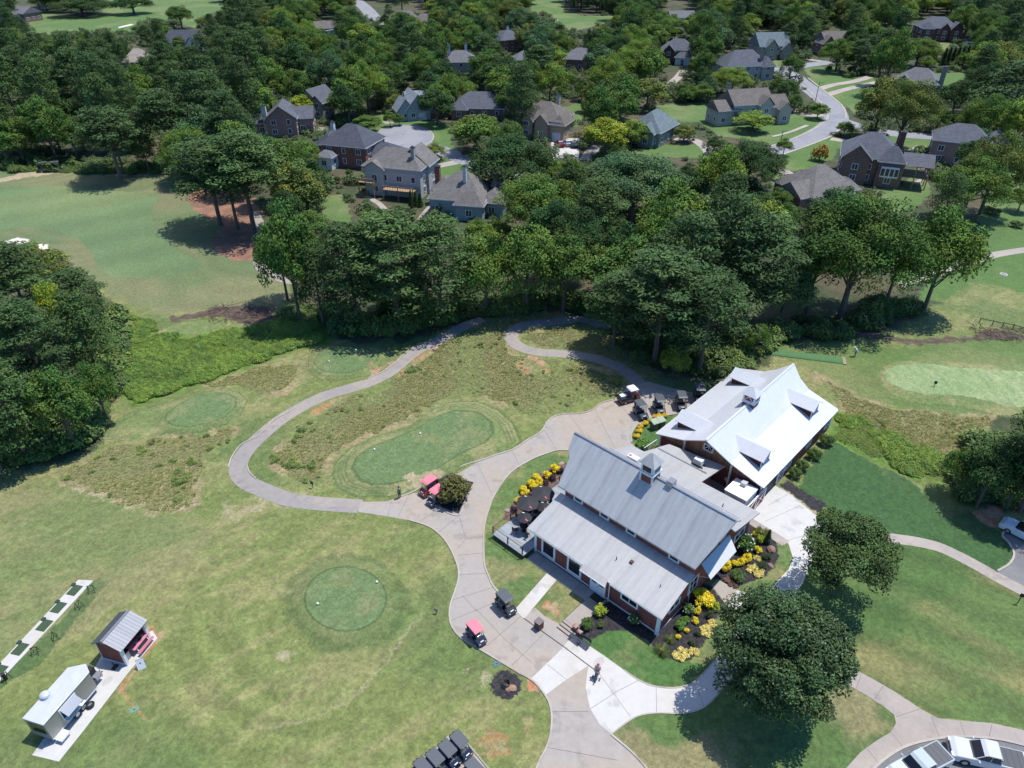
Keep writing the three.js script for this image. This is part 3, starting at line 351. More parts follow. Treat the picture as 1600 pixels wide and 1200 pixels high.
const M_trim = mat(0.74, 0.75, 0.77, 0.6), M_glass = new THREE.MeshPhysicalMaterial({ color: rgb(0.012, 0.016, 0.022), roughness: 0.06, specularIntensity: 1 }), M_black = mat(0.018, 0.018, 0.020, 0.6), M_steel = mat(0.36, 0.37, 0.39, 0.35, { metalness: 0.7 }), M_darkWood = mat(0.07, 0.055, 0.045, 0.9);
const ringCache = new Map();
function ringGeo(w, h, f, th) {
  const k = [w, h, f, th].map((x) => x.toFixed(2)).join(); if (ringCache.has(k)) return ringCache.get(k);
  const s = new THREE.Shape([[-w / 2, 0], [w / 2, 0], [w / 2, h], [-w / 2, h]].map((p) => new THREE.Vector2(...p))); s.holes.push(new THREE.Path([[-w / 2 + f, f], [-w / 2 + f, h - f], [w / 2 - f, h - f], [w / 2 - f, f]].map((p) => new THREE.Vector2(...p))));
  const g = new THREE.ExtrudeGeometry(s, { depth: th, bevelEnabled: false }); ringCache.set(k, g); return g;
}
const boxCache = new Map();
function boxGeo(w, h, d) { const k = [w, h, d].map((x) => x.toFixed(3)).join(); if (!boxCache.has(k)) boxCache.set(k, new Geo().box(-w / 2, 0, -d / 2, w / 2, h, d / 2).geometry()); return boxCache.get(k); }
// a window on a wall: frame ring (part) with its pane and bars (sub-parts); z points outward
function wnd(parent, pos, turn, w, h, { f = 0.12, cols = 1, rows = 1, frame = M_trim, glass = M_glass, name = 'window' } = {}) {
  const m = mesh(name, ringGeo(w, h, f, 0.09), frame, parent, pos); m.rotation.y = turn;
  mesh('pane', boxGeo(w - 1.8 * f, h - 1.8 * f, 0.03), glass, m, [0, 0.9 * f, 0.02]);
  for (let i = 1; i < cols; i++) mesh('bar', boxGeo(0.06, h - 2 * f, 0.04), frame, m, [-w / 2 + w * i / cols, f, 0.055]);
  for (let i = 1; i < rows; i++) mesh('bar', boxGeo(w - 2 * f, 0.05, 0.04), frame, m, [0, h * i / rows, 0.06]);
  return m;
}
const up = (pts) => { const n = V(0, 0, 0).crossVectors(V(0, 0, 0).subVectors(pts[1], pts[0]), V(0, 0, 0).subVectors(pts[2], pts[0])); return n.y < 0 ? [...pts].reverse() : pts; };
const slabUp = (pts, th = 0.14) => new Geo().slab(up(pts.map((p) => V(...p))), th);
// wall solid: profile [z, y] swept along x
function sweep(profile, x0, x1) { const s = new THREE.Shape(profile.map(([z, y]) => new THREE.Vector2(z, y))), g = new THREE.ExtrudeGeometry(s, { depth: x1 - x0, bevelEnabled: false }); g.rotateY(-Math.PI / 2); g.translate(x1, 0, 0); return metricUV(g); }
function metricUV(g0) {
  const g = g0.index ? g0.toNonIndexed() : g0, p = g.attributes.position, o = new Geo();
  for (let i = 0; i < p.count; i += 3) o.tri(...[0, 1, 2].map((k) => V(p.getX(i + k), p.getY(i + k), p.getZ(i + k)))); return o.geometry();
}
const CLUB = [13.614, 0, -42.183], TURN = 136.6 * Math.PI / 180;
const clubThing = (name, label, cat, x, z, y = 0) => { const c = Math.cos(TURN), s = Math.sin(TURN); return thing(name, label, cat, [CLUB[0] + c * x + s * z, y, CLUB[2] - s * x + c * z], TURN); };
const RIGHT = -Math.PI / 2, FRONT = Math.PI, LEFT = Math.PI / 2, BACK = 0;

// ---------------------------------------------------------------- clubhouse: grey metal roofs, red boards
{
  const t = clubThing('clubhouse', 'red boarded clubhouse with stepped grey metal roofs and a cupola', 'clubhouse', 0, 0);
  mesh('wall', sweep([[0, 0], [0, 3.0], [4.6, 4.68], [4.6, 6.35], [8.4, 9.7], [12.2, 6.35], [12.2, 4.6], [17.2, 3.2], [17.2, 0]], 0, 15.3), M_red, t);
  mesh('annex_wall', new Geo().box(6.7, 0, 17.21, 13.6, 3.18, 20.6), M_red, t);
  mesh('lower_roof', slabUp([[-0.5, 3.15, -0.42], [15.0, 3.15, -0.42], [15.0, 4.95, 4.58], [-0.5, 4.95, 4.58]]), M_palRoof, t); // main run of the lean-to
  mesh('lower_roof', slabUp([[15.01, 3.15, -0.42], [16.15, 3.12, -0.42], [15.9, 4.86, 4.58], [15.01, 4.95, 4.58]]), M_palRoof, t);
  mesh('upper_roof', slabUp([[-0.65, 6.2, 4.08], [15.95, 6.2, 4.08], [16.4, 8.24, 6.41], [17.1, 8.82, 7.06], [17.5, 10.02, 8.4], [-1.8, 10.02, 8.4]], 0.16), M_greyRoof, t);
  mesh('upper_roof', slabUp([[-1.8, 10.02, 8.41], [17.5, 10.02, 8.41], [16.4, 8.24, 10.4], [15.95, 6.2, 12.72], [-0.65, 6.2, 12.72]], 0.16), M_greyRoof, t);
  mesh('ridge_cap', new Geo().box(-1.7, 10.0, 8.3, 17.4, 10.09, 8.55), M_steel, t);
  mesh('gutter', new Geo().box(-0.4, 6.1, 12.73, 15.7, 6.2, 12.85), M_steel, t);
  mesh('rear_roof', slabUp([[-0.5, 4.8, 12.3], [16.9, 4.8, 12.3], [16.2, 3.36, 18.05], [-0.5, 3.32, 18.07]]), M_flatRoof, t);
  mesh('link_roof', slabUp([[6.6, 3.3, 18.075], [6.0, 3.42, 22.2], [12.9, 3.42, 21.2], [14.35, 3.3, 18.075]]), M_flatRoof, t);
  mesh('roof_seam', new Geo().box(6.9, 3.36, 19.6, 13.4, 3.43, 19.75), M_steel, t);
  for (const [a, w] of [[13.5, 1.85], [10.05, 1.85]]) wnd(t, [a, 0.5, 0], FRONT, w, 2.15, { f: 0.22 });
  wnd(t, [3.35, 1.62, 0], FRONT, 2.0, 1.02, { f: 0.16, cols: 2 });
  { const d = mesh('double_door', new Geo().box(6.1, 0.1, -0.06, 8.0, 2.35, 0.01), M_trim, t); for (const x of [6.6, 7.5]) { const m = mesh('pane', boxGeo(0.55, 0.72, 0.03), M_glass, d, [x, 1.4, -0.07]); m.name = 'pane'; } mesh('handle', new Geo().bar(V(7.0, 0.95, -0.11), V(7.0, 1.3, -0.11), 0.02), M_steel, d); }
  { const c = mesh('door_canopy', slabUp([[5.55, 3.08, -1.0], [8.68, 3.08, -1.0], [8.72, 3.32, -0.3], [5.82, 3.32, -0.3]], 0.1), M_flatRoof, t); mesh('fascia', new Geo().box(5.55, 2.93, -1.06, 8.68, 3.07, -1.01), M_trim, c); }
  mesh('fascia', new Geo().box(-0.5, 2.92, -0.47, 5.5, 3.1, -0.425), M_trim, t); mesh('fascia', new Geo().box(8.8, 2.92, -0.47, 16.1, 3.08, -0.425), M_trim, t);
  for (const [x, z] of [[-0.02, -0.02], [15.2, -0.02]]) mesh('corner_board', new Geo().box(x - 0.08, 0, z - 0.08, x + 0.22, 2.95, z + 0.22), M_trim, t);
  mesh('downspout', new Geo().bar(V(5.65, 0.05, -0.1), V(5.65, 2.9, -0.1), 0.06), M_trim, t); mesh('downspout', new Geo().bar(V(-0.12, 0.05, 5.3), V(-0.12, 3.1, 4.9), 0.05), M_trim, t);
  mesh('sill_board', new Geo().box(0.2, 0.22, -0.05, 6.0, 0.36, -0.005), M_trim, t); mesh('sill_board', new Geo().box(8.1, 0.22, -0.05, 15.1, 0.36, -0.005), M_trim, t); mesh('sill_board', new Geo().box(-0.05, 0.1, 0.25, -0.005, 0.22, 4.5), M_trim, t);
  for (const a of [13.5, 10.1, 6.8, 1.82]) wnd(t, [a, 5.05, 4.6], FRONT, 1.2, 0.85, { f: 0.16 });
  wnd(t, [0, 1.55, 2.5], RIGHT, 1.9, 1.0, { f: 0.14, cols: 2 }); wnd(t, [0, 1.2, 5.8], RIGHT, 1.7, 1.9, { f: 0.12, cols: 2, rows: 2 }); wnd(t, [0, 1.55, 14.9], RIGHT, 2.2, 1.15, { f: 0.14, cols: 2 });
  wnd(t, [0, 4.7, 8.3], RIGHT, 2.6, 1.15, { f: 0.2, cols: 2 }); wnd(t, [0, 4.7, 10.6], RIGHT, 1.2, 1.0, { f: 0.16 }); wnd(t, [15.3, 1.2, 8], LEFT, 3, 1.9, { f: 0.14, cols: 3 });
  { const aw = mesh('awning', slabUp([[-0.05, 4.25, 6.75], [-1.4, 3.42, 6.4], [-1.4, 3.42, 11.35], [-0.05, 4.25, 12.1]], 0.08), M_whiteRoof, t); for (const z of [6.6, 11.2]) mesh('bracket', new Geo().bar(V(-0.05, 2.7, z), V(-1.25, 3.36, z), 0.04), M_trim, aw); }
  { const c = mesh('cupola', new Geo().box(7.03, 8.6, 7.68, 8.47, 10.35, 9.12), M_red, t);
    mesh('cupola_band', new Geo().box(6.9, 10.35, 7.55, 8.6, 10.55, 9.25), M_trim, c); mesh('lantern', new Geo().box(7.08, 10.55, 7.73, 8.42, 11.55, 9.07), M_trim, c);
    for (const [p, r] of [[[7.75, 10.6, 7.73], FRONT], [[7.08, 10.6, 8.4], RIGHT], [[8.42, 10.6, 8.4], LEFT], [[7.75, 10.6, 9.07], BACK]]) wnd(c, p, r, 1.2, 0.92, { f: 0.1 });
    const g = new Geo(), e = [[6.82, 7.47], [8.68, 7.47], [8.68, 9.33], [6.82, 9.33]].map(([x, z]) => V(x, 11.55, z)), ap = V(7.75, 12.66, 8.4); for (let i = 0; i < 4; i++) g.tri(e[(i + 1) % 4], e[i], ap); g.poly(e); mesh('cupola_roof', g, M_palRoof, c);
    for (const [x, z] of [[7.0, 7.66], [8.36, 7.66]]) mesh('corner_board', new Geo().box(x - 0.06, 8.8, z - 0.03, x + 0.12, 10.34, z + 0.1), M_trim, c); }
  mesh('roof_vent', new Geo().box(5.05, 9.3, 8.15, 5.75, 10.5, 8.95), M_steel, t); mesh('roof_vent', new Geo().box(4.85, 4.05, 2.2, 5.2, 4.3, 2.55), mat(0.09, 0.05, 0.045, 0.8), t); mesh('vent_pipe', new Geo().bar(V(6.4, 3.8, 1.8), V(6.4, 4.35, 1.8), 0.05), M_black, t); mesh('vent_pipe', new Geo().bar(V(1.4, 3.9, 1.9), V(1.4, 4.3, 1.9), 0.04), M_black, t); mesh('vent_pipe', new Geo().bar(V(2.6, 3.9, 15.5), V(2.6, 4.4, 15.5), 0.06), M_black, t);
}
{ const h = clubThing('air_conditioner', 'white boxed air conditioner on grey link roof between the barns', 'air conditioner', 8.4, 20.35, 3.42); mesh('cabinet', new Geo().box(-0.5, 0.12, -0.3, 0.5, 0.8, 0.3), M_trim, h); mesh('rail', new Geo().box(-0.75, 0, -0.34, 0.75, 0.1, -0.26), M_black, h); mesh('rail', new Geo().box(-0.75, 0, 0.26, 0.75, 0.1, 0.34), M_black, h); mesh('grille', new Geo().box(-0.42, 0.2, -0.33, 0.42, 0.7, -0.305), M_steel, h); }
{ const h = clubThing('air_conditioner', 'white rooftop unit with red stencil left of grey cupola', 'air conditioner', 13.8, 15.0, 3.98); mesh('cabinet', new Geo().box(-0.7, 0, -0.35, 0.7, 0.75, 0.35), M_trim, h); mesh('stencil', new Geo().box(0.25, 0.755, -0.2, 0.6, 0.762, 0.1), mat(0.5, 0.08, 0.05, 0.7), h); mesh('grille', new Geo().box(-0.6, 0.15, -0.38, 0.1, 0.6, -0.355), M_steel, h); }
{ // the yard between the barns
  const c = clubThing('walk_in_cooler', 'white flat-topped cooler box in the service yard', 'cooler', 3.05, 20.85); mesh('cabinet', new Geo().box(-1.3, 0, -1.3, 1.3, 2.5, 1.3), M_trim, c); mesh('lid', new Geo().box(-1.36, 2.5, -1.36, 1.36, 2.62, 1.36), mat(0.82, 0.82, 0.82, 0.7), c); mesh('door', new Geo().box(-0.45, 0.1, -1.34, 0.45, 2.1, -1.305), M_steel, c); mesh('condenser', new Geo().box(-0.2, 2.625, 0.45, 0.42, 3.1, 1.1), mat(0.45, 0.46, 0.47, 0.5), c);
  const f = clubThing('yard_fence', 'low red fence panel with white posts beside the cooler', 'fence', 1.42, 21.6); for (const [z0, z1] of [[-3.4, -0.1], [0.1, 2.1]]) { const p = mesh('panel', new Geo().box(-0.04, 0.1, z0, 0.04, 1.85, z1), M_red, f); mesh('rail', new Geo().box(-0.07, 1.85, z0, 0.07, 1.95, z1), M_trim, p); for (const s of [-1, 1]) mesh('brace', new Geo().bar(V(-0.06, 0.97 - s * 0.8, z0 + 0.1), V(-0.06, 0.97 + s * 0.8, z1 - 0.1), 0.05, 4), M_trim, p); } for (const z of [-3.45, 0, 2.15]) mesh('post', new Geo().box(-0.08, 0, z - 0.08, 0.08, 2.0, z + 0.08), M_trim, f);
  const r = clubThing('stair_rail', 'white slatted stair railing beside the round green shrub', 'railing', 16.0, 22.3); mesh('handrail', new Geo().bar(V(0, 1.25, -1.4), V(0, 0.95, 1.4), 0.05), M_trim, r); for (let i = 0; i < 9; i++) mesh('baluster', new Geo().bar(V(0, 0, -1.3 + i * 0.32), V(0, 1.24 - i * 0.035, -1.3 + i * 0.32), 0.03), M_trim, r);
  sheet('service_yard', [[1.3, 17.3], [13.5, 20.8], [13.5, 23.2], [1.3, 23.2]].map(([x, z]) => [CLUB[0] + Math.cos(TURN) * x + Math.sin(TURN) * z, CLUB[2] - Math.sin(TURN) * x + Math.cos(TURN) * z]), M_walk, 0.026, true);
}
// ---------------------------------------------------------------- cart barn: white two-slope metal roof
{
  const t = clubThing('cart_barn', 'cart barn with bright white metal roof, four dormers and a cupola', 'barn', 8.38, 22.9);
  const g = new THREE.Group(); // barn profile, x from the ridge, z from the near gable
  const W = 6.75, RY = (x) => { x = Math.abs(x); return x < 3.1 ? lerp(6.5, 4.5, x / 3.1) : lerp(4.5, 3.0, (x - 3.1) / 4.02); };
  const wallShape = new THREE.Shape([[-W, 0], [W, 0], [W, 2.95], [3.1, 4.3], [0, 6.25], [-3.1, 4.3], [-W, 2.95]].map((p) => new THREE.Vector2(...p))), wg = new THREE.ExtrudeGeometry(wallShape, { depth: 19.6, bevelEnabled: false });
  mesh('wall', metricUV(wg), M_red, t);
  mesh('gable_boards', metricUV(new THREE.ExtrudeGeometry(new THREE.Shape([[-6.0, 2.6], [6.0, 2.6], [6.0, 3.05], [3.0, 4.2], [0, 6.1], [-3.0, 4.2], [-6.0, 3.05]].map((p) => new THREE.Vector2(...p))), { depth: 0.04, bevelEnabled: false })), M_wood, t, [0, 0, -0.045]);
  for (const s of [-1, 1]) {
    mesh('lower_roof', slabUp([[s * 7.12, 3.0, -0.6], [s * 7.12, 3.0, 19.9], [s * 3.1, 4.5, 19.3], [s * 3.1, 4.5, -1.1]], 0.12), M_whiteRoof, t);
    mesh('upper_roof', slabUp([[s * 3.1, 4.5, -1.1], [s * 3.1, 4.5, 19.3], [s * 1.6, 5.42, 19.55], [s * 0.01, 6.52, 20.6], [s * 0.01, 6.52, -1.78]], 0.12), M_whiteRoof, t);
    mesh('gutter', new Geo().box(s * 7.14 - 0.06, 2.82, -0.5, s * 7.14 + 0.06, 2.94, 19.8), M_trim, t);
    for (const bc of [2.7, 15.9]) { // dormers
      const d = mesh('dormer', new Geo(), M_red, t); const q = (x, y, z) => V(s * x, y, z), w = 1.08, xo = 5.5, yr = RY(xo) - 0.05, G2 = new Geo(), add = (pts) => { G2.poly(pts); G2.poly([...pts].reverse()); };
      add([q(xo, yr, bc - w), q(xo, yr, bc + w), q(xo, 4.85, bc + w), q(xo, 5.5, bc), q(xo, 4.85, bc - w)]); for (const z of [-w, w]) add([q(xo, yr, bc + z), q(xo, 4.85, bc + z), q(2.5, 4.85, bc + z)]);
      d.geometry = G2.geometry();
      for (const z of [-1, 1]) mesh('dormer_roof', slabUp([[s * (xo + 0.35), 5.62, bc], [s * 1.3, 5.62, bc], [s * 2.75, 4.72, bc + z * 1.42], [s * (xo + 0.35), 4.72, bc + z * 1.42]], 0.07), M_whiteRoof, d);
      wnd(d, [s * xo, 3.95, bc], s > 0 ? LEFT : RIGHT, 1.3, 0.95, { f: 0.12, cols: 2 }); mesh('corner_board', new Geo().box(Math.min(s * xo, s * (xo + 0.06)), yr - 0.2, bc - w - 0.06, Math.max(s * xo, s * (xo + 0.06)), 4.8, bc - w + 0.1), M_trim, d);
    }
  }
  mesh('ridge_cap', new Geo().box(-0.14, 6.5, -1.7, 0.14, 6.57, 20.5), M_whiteRoof, t);
  { const c = mesh('cupola', new Geo().box(-0.72, 5.5, 8.0, 0.72, 7.75, 9.44), M_red, t); mesh('cupola_band', new Geo().box(-0.82, 6.62, 7.9, 0.82, 6.8, 9.54), M_trim, c);
    for (const [x, z, r] of [[0, 8.0, FRONT], [-0.72, 8.72, RIGHT], [0.72, 8.72, LEFT]]) { const w = mesh('louvre_frame', ringGeo(1.46, 0.92, 0.14, 0.06), M_trim, c, [x, 6.82, z]); w.rotation.y = r; for (const s of [-1, 1]) mesh('brace', new Geo().bar(V(-s * 0.6, 0.12, 0.04), V(s * 0.1, 0.85, 0.04), 0.05, 4), M_trim, w); }
    const g2 = new Geo(), e = [[-0.98, 7.74], [0.98, 7.74], [0.98, 9.7], [-0.98, 9.7]].map(([x, z]) => V(x, 7.76, z)), ap = V(0, 8.62, 8.72); for (let i = 0; i < 4; i++) g2.tri(e[(i + 1) % 4], e[i], ap); g2.poly(e); mesh('cupola_roof', g2, M_whiteRoof, c); }
  { const w = wnd(t, [0.25, 3.75, -0.05], FRONT, 1.3, 0.95, { f: 0.14, cols: 2 }); for (const s of [-1, 1]) mesh('brace', new Geo().bar(V(-s * 0.55, 0.14, 0.07), V(s * 0.05, 0.82, 0.07), 0.05, 4), M_trim, w); }
  for (const x of [-3.0, 3.2, 6.5]) mesh('post', new Geo().box(x - 0.1, 0, -0.5, x + 0.1, x > 6 ? 2.85 : 4.1, -0.3), M_trim, t);
  for (const z of [18.2, 12.8, 7.2]) { const w = mesh('barn_shutter', ringGeo(1.5, 1.15, 0.13, 0.08), M_trim, t, [-W, 0.75, z]); w.rotation.y = RIGHT; mesh('panel', boxGeo(1.26, 0.92, 0.03), M_red, w, [0, 0.12, 0.02]); for (const s of [-1, 1]) mesh('brace', new Geo().bar(V(-s * 0.6, 0.14, 0.06), V(s * 0.6, 1.0, 0.06), 0.045, 4), M_trim, w); }
  { const w = mesh('barn_door', ringGeo(1.7, 2.2, 0.14, 0.1), M_trim, t, [-W - 0.02, 0.05, 5.2]); w.rotation.y = RIGHT; mesh('panel', boxGeo(1.46, 1.96, 0.04), M_red, w, [0, 0.13, 0.03]); for (const s of [-1, 1]) mesh('brace', new Geo().bar(V(-s * 0.7, 0.15, 0.07), V(s * 0.7, 1.4, 0.07), 0.05, 4), M_trim, w); mesh('rail', boxGeo(1.5, 0.1, 0.05), M_trim, w, [0, 1.4, 0.07]); }
  mesh('doorway', new Geo().box(-W - 0.02, 0, 1.2, -W - 0.005, 2.5, 4.3), M_black, t);
  mesh('wall_rail', new Geo().box(-W - 0.05, 2.1, 0, -W - 0.003, 2.2, 19.5), M_trim, t); for (const z of [0, 19.5]) for (const x of [-W, W]) mesh('corner_board', new Geo().box(x - 0.07, 0, z - 0.08, x + 0.07, 2.9, z + 0.1), M_trim, t);
}
// ---------------------------------------------------------------- deck, walk along the front, tables
const M_deck = new THREE.MeshStandardMaterial({ map: tex(512, 2.4, (y, x) => { const p = Math.floor(x / 0.15), s = (x / 0.15) % 1; return mul3([0.330, 0.355, 0.380], (s < 0.08 ? 0.35 : 1) * (0.82 + 0.3 * hash2(p, 5)) * (0.88 + 0.24 * fbm(x * 6, y * 1.1, 3))); }), roughness: 0.85 });
{
  const d = clubThing('deck', 'grey boarded deck with black wire railing beside clubhouse', 'deck', 15.4, 0);
  mesh('boards', new Geo().box(0, 0.48, -1.8, 4.55, 0.6, 9.5), M_deck, d); mesh('boards', new Geo().box(0.2, 0.47, 9.51, 4.9, 0.595, 13.2), M_deck, d); mesh('skirt', new Geo().box(0.05, 0, -1.72, 4.5, 0.47, -1.66), M_darkWood, d); mesh('skirt', new Geo().box(4.44, 0, -1.65, 4.5, 0.47, 9.4), M_darkWood, d);
  const P = [[0.2, -1.75], [2.3, -1.75], [4.5, -1.75], [4.5, 1.0], [4.5, 3.8], [4.5, 6.6], [4.5, 9.3], [4.85, 13.1]];
  for (const [x, z] of P) mesh('post', new Geo().box(x - 0.05, 0.601, z - 0.05, x + 0.05, 1.65, z + 0.05), M_black, d);
  for (let i = 0; i < P.length - 1; i++) for (const y of [0.8, 1.0, 1.2, 1.4, 1.6]) mesh('rail', new Geo().bar(V(P[i][0], y, P[i][1]), V(P[i + 1][0], y, P[i + 1][1]), y > 1.5 ? 0.03 : 0.008, 4), M_black, d);
  const w = clubThing('front_walk', '', '', 7.5, 0); w.userData = { kind: 'structure' }; w.name = 'front_walk'; const M_slab = paving([0.330, 0.325, 0.320], [0.300, 0.292, 0.285], 0.08, 83);
  for (let i = 0; i < 5; i++) mesh('slab', new Geo().box(-0.1 + i * 1.56, 0, -1.5, 1.43 + i * 1.56, 0.06, -0.06), M_slab, w);
  const M_brown = paving([0.340, 0.300, 0.270], [0.300, 0.262, 0.238], 0.1, 91);
  mesh('landing', new Geo().box(-1.75, 0, -4.6, -0.12, 0.065, -0.06), M_brown, w); for (let i = 0; i < 3; i++) mesh('step', new Geo().box(-1.75, -0.02, -5.0 - i * 0.42, -0.12, 0.05 - i * 0.012, -4.62 - i * 0.42), M_brown, w); for (let i = 0; i < 3; i++) mesh('step_nosing', new Geo().box(-1.75, 0, -5.015 - i * 0.42, -0.12, 0.075, -4.93 - i * 0.42), mat(0.085, 0.042, 0.035, 0.8), w);
  mesh('door_mat', new Geo().box(-1.5, 0.066, -0.95, -0.2, 0.085, -0.12), M_black, w);
  const canopy = (x, z, r, y0, label, n) => {
    const t = clubThing('parasol_table', label, 'table', x, z, 0.6); mesh('table_top', new THREE.CylinderGeometry(0.5, 0.5, 0.04, 20).translate(0, 0.74, 0), M_black, t); mesh('pole', new Geo().bar(V(0, 0, 0), V(0, y0, 0), 0.03, 8), M_black, t); mesh('base', new THREE.CylinderGeometry(0.26, 0.3, 0.08, 16).translate(0, 0.04, 0), M_black, t);
    const g = new Geo(), m = 8; for (let i = 0; i < m; i++) { const a = i / m * 6.283, b = (i + 1) / m * 6.283, p = V(Math.cos(a) * r, y0 - 0.45, Math.sin(a) * r), q = V(Math.cos(b) * r, y0 - 0.45, Math.sin(b) * r); g.tri(q, p, V(0, y0, 0)); g.quad(p, q, V(q.x, q.y - 0.12, q.z), V(p.x, p.y - 0.12, p.z)); } mesh('canopy', g, mat(0.028, 0.028, 0.034, 0.75), t);
    for (const [k, rr2] of [[0.6, 0.72], [3.6, 0.68]]) { const l = mesh('logo', new Geo().box(-0.16, 0, -0.07, 0.16, 0.012, 0.07), k > 1 ? mat(0.55, 0.12, 0.16, 0.7) : M_trim, t, [Math.cos(k) * r * rr2, y0 - 0.45 * rr2 + 0.02, Math.sin(k) * r * rr2]); l.rotation.set(Math.sin(k) * 0.38, 0, -Math.cos(k) * 0.38); }
    for (let i = 0; i < 4; i++) { const a = 0.5 + i * 1.57, cx = Math.cos(a) * 0.95, cz = Math.sin(a) * 0.95, c = mesh('chair', new Geo().box(cx - 0.22, 0.42, cz - 0.22, cx + 0.22, 0.46, cz + 0.22), M_black, t); mesh('chair_back', new Geo().box(cx * 1.2 - 0.2, 0.46, cz * 1.2 - 0.2, cx * 1.2 + 0.2, 0.95, cz * 1.2 - 0.16), M_black, c); for (const [u, v] of [[-1, -1], [1, -1], [1, 1], [-1, 1]]) mesh('chair_leg', new Geo().bar(V(cx + u * 0.18, 0, cz + v * 0.18), V(cx + u * 0.18, 0.42, cz + v * 0.18), 0.015, 4), M_black, c); }
  };
  canopy(18.75, 5.0, 1.35, 2.5, 'black parasol over table at the shrub end of the deck'); canopy(18.95, 2.7, 1.3, 2.5, 'black parasol with table in the middle of the deck'); canopy(17.4, 3.6, 0.8, 2.3, 'small black parasol table nearest the clubhouse wall'); canopy(17.75, 0.9, 0.85, 2.4, 'small black parasol table nearest the open front of deck');
  const gr = clubThing('bar_cart', 'white topped serving cart under the clubhouse eave', 'cart', 17.4, 8.8, 0.6); mesh('counter', new Geo().box(-0.6, 0.85, -0.35, 0.6, 0.93, 0.35), M_trim, gr); mesh('cabinet', new Geo().box(-0.5, 0.12, -0.28, 0.5, 0.85, 0.28), M_black, gr); for (const [x, z] of [[-0.45, 0.25], [0.45, 0.25], [-0.45, -0.25], [0.45, -0.25]]) mesh('wheel', new THREE.CylinderGeometry(0.06, 0.06, 0.04, 10).rotateX(1.5708).translate(x, 0.06, z), M_black, gr);
}
// ---------------------------------------------------------------- houses of the neighbourhood
const shingle = (c) => new THREE.MeshStandardMaterial({ roughness: 0.92, map: tex(256, 6, (x, y) => { const r = Math.floor(y / 0.2), k = hash2(Math.floor((x + (r % 2) * 0.2) / 0.42), r); return mul3(c, ((y / 0.2) % 1 < 0.16 ? 0.72 : 1) * (0.8 + 0.36 * k) * (0.88 + 0.24 * wrapN(x, y, 6, (a, b) => fbm(a * 0.9, b * 0.9, 3)))); }) });
const brickMat = (c) => new THREE.MeshStandardMaterial({ roughness: 0.9, map: tex(256, 3, (x, y) => { const r = Math.floor(y / 0.1), k = hash2(Math.floor((x + (r % 2) * 0.12) / 0.25), r); return mul3(c, ((y / 0.1) % 1 < 0.14 ? 1.35 : 1) * (0.7 + 0.6 * k)); }) });
const sidingMat = (c) => new THREE.MeshStandardMaterial({ roughness: 0.8, map: tex(128, 2, (x, y) => mul3(c, ((y / 0.2) % 1 < 0.14 ? 0.72 : 1) * (0.93 + 0.14 * hash2(0, Math.floor(y / 0.2))))) });
const RF = { slate: shingle([0.105, 0.113, 0.135]), dark: shingle([0.072, 0.079, 0.100]), grey: shingle([0.155, 0.156, 0.168]), taupe: shingle([0.175, 0.162, 0.152]), brown: shingle([0.155, 0.136, 0.122]), green: shingle([0.140, 0.180, 0.195]), tan: shingle([0.330, 0.275, 0.235]), bluish: shingle([0.250, 0.290, 0.320]) };
const WL = { brick: brickMat([0.250, 0.115, 0.085]), dbrick: brickMat([0.125, 0.055, 0.048]), pink: brickMat([0.330, 0.195, 0.165]), brown: brickMat([0.215, 0.130, 0.105]), grey: sidingMat([0.540, 0.525, 0.520]), tan: sidingMat([0.430, 0.330, 0.215]), stone: brickMat([0.255, 0.235, 0.205]), white: sidingMat([0.720, 0.720, 0.720]), blue: sidingMat([0.330, 0.400, 0.430]), beige: sidingMat([0.480, 0.440, 0.400]) };
const M_deckWood = mat(0.36, 0.24, 0.15, 0.85), M_dwin = new THREE.MeshPhysicalMaterial({ color: rgb(0.05, 0.06, 0.075), roughness: 0.12 });
const LANDMARKS = [];
const winGeo = new Map();
function smallWindow(parent, x, y, z, turn, w, h) {
  const m = mesh('window', ringGeo(w, h, 0.13, 0.08), M_trim, parent, [x, y, z]); m.rotation.y = turn; mesh('pane', boxGeo(w - 0.22, h - 0.22, 0.03), M_dwin, m, [0, 0.11, 0.02]); if (w > 1.3) mesh('bar', boxGeo(0.09, h - 0.2, 0.03), M_trim, m, [0, 0.1, 0.055]);
}
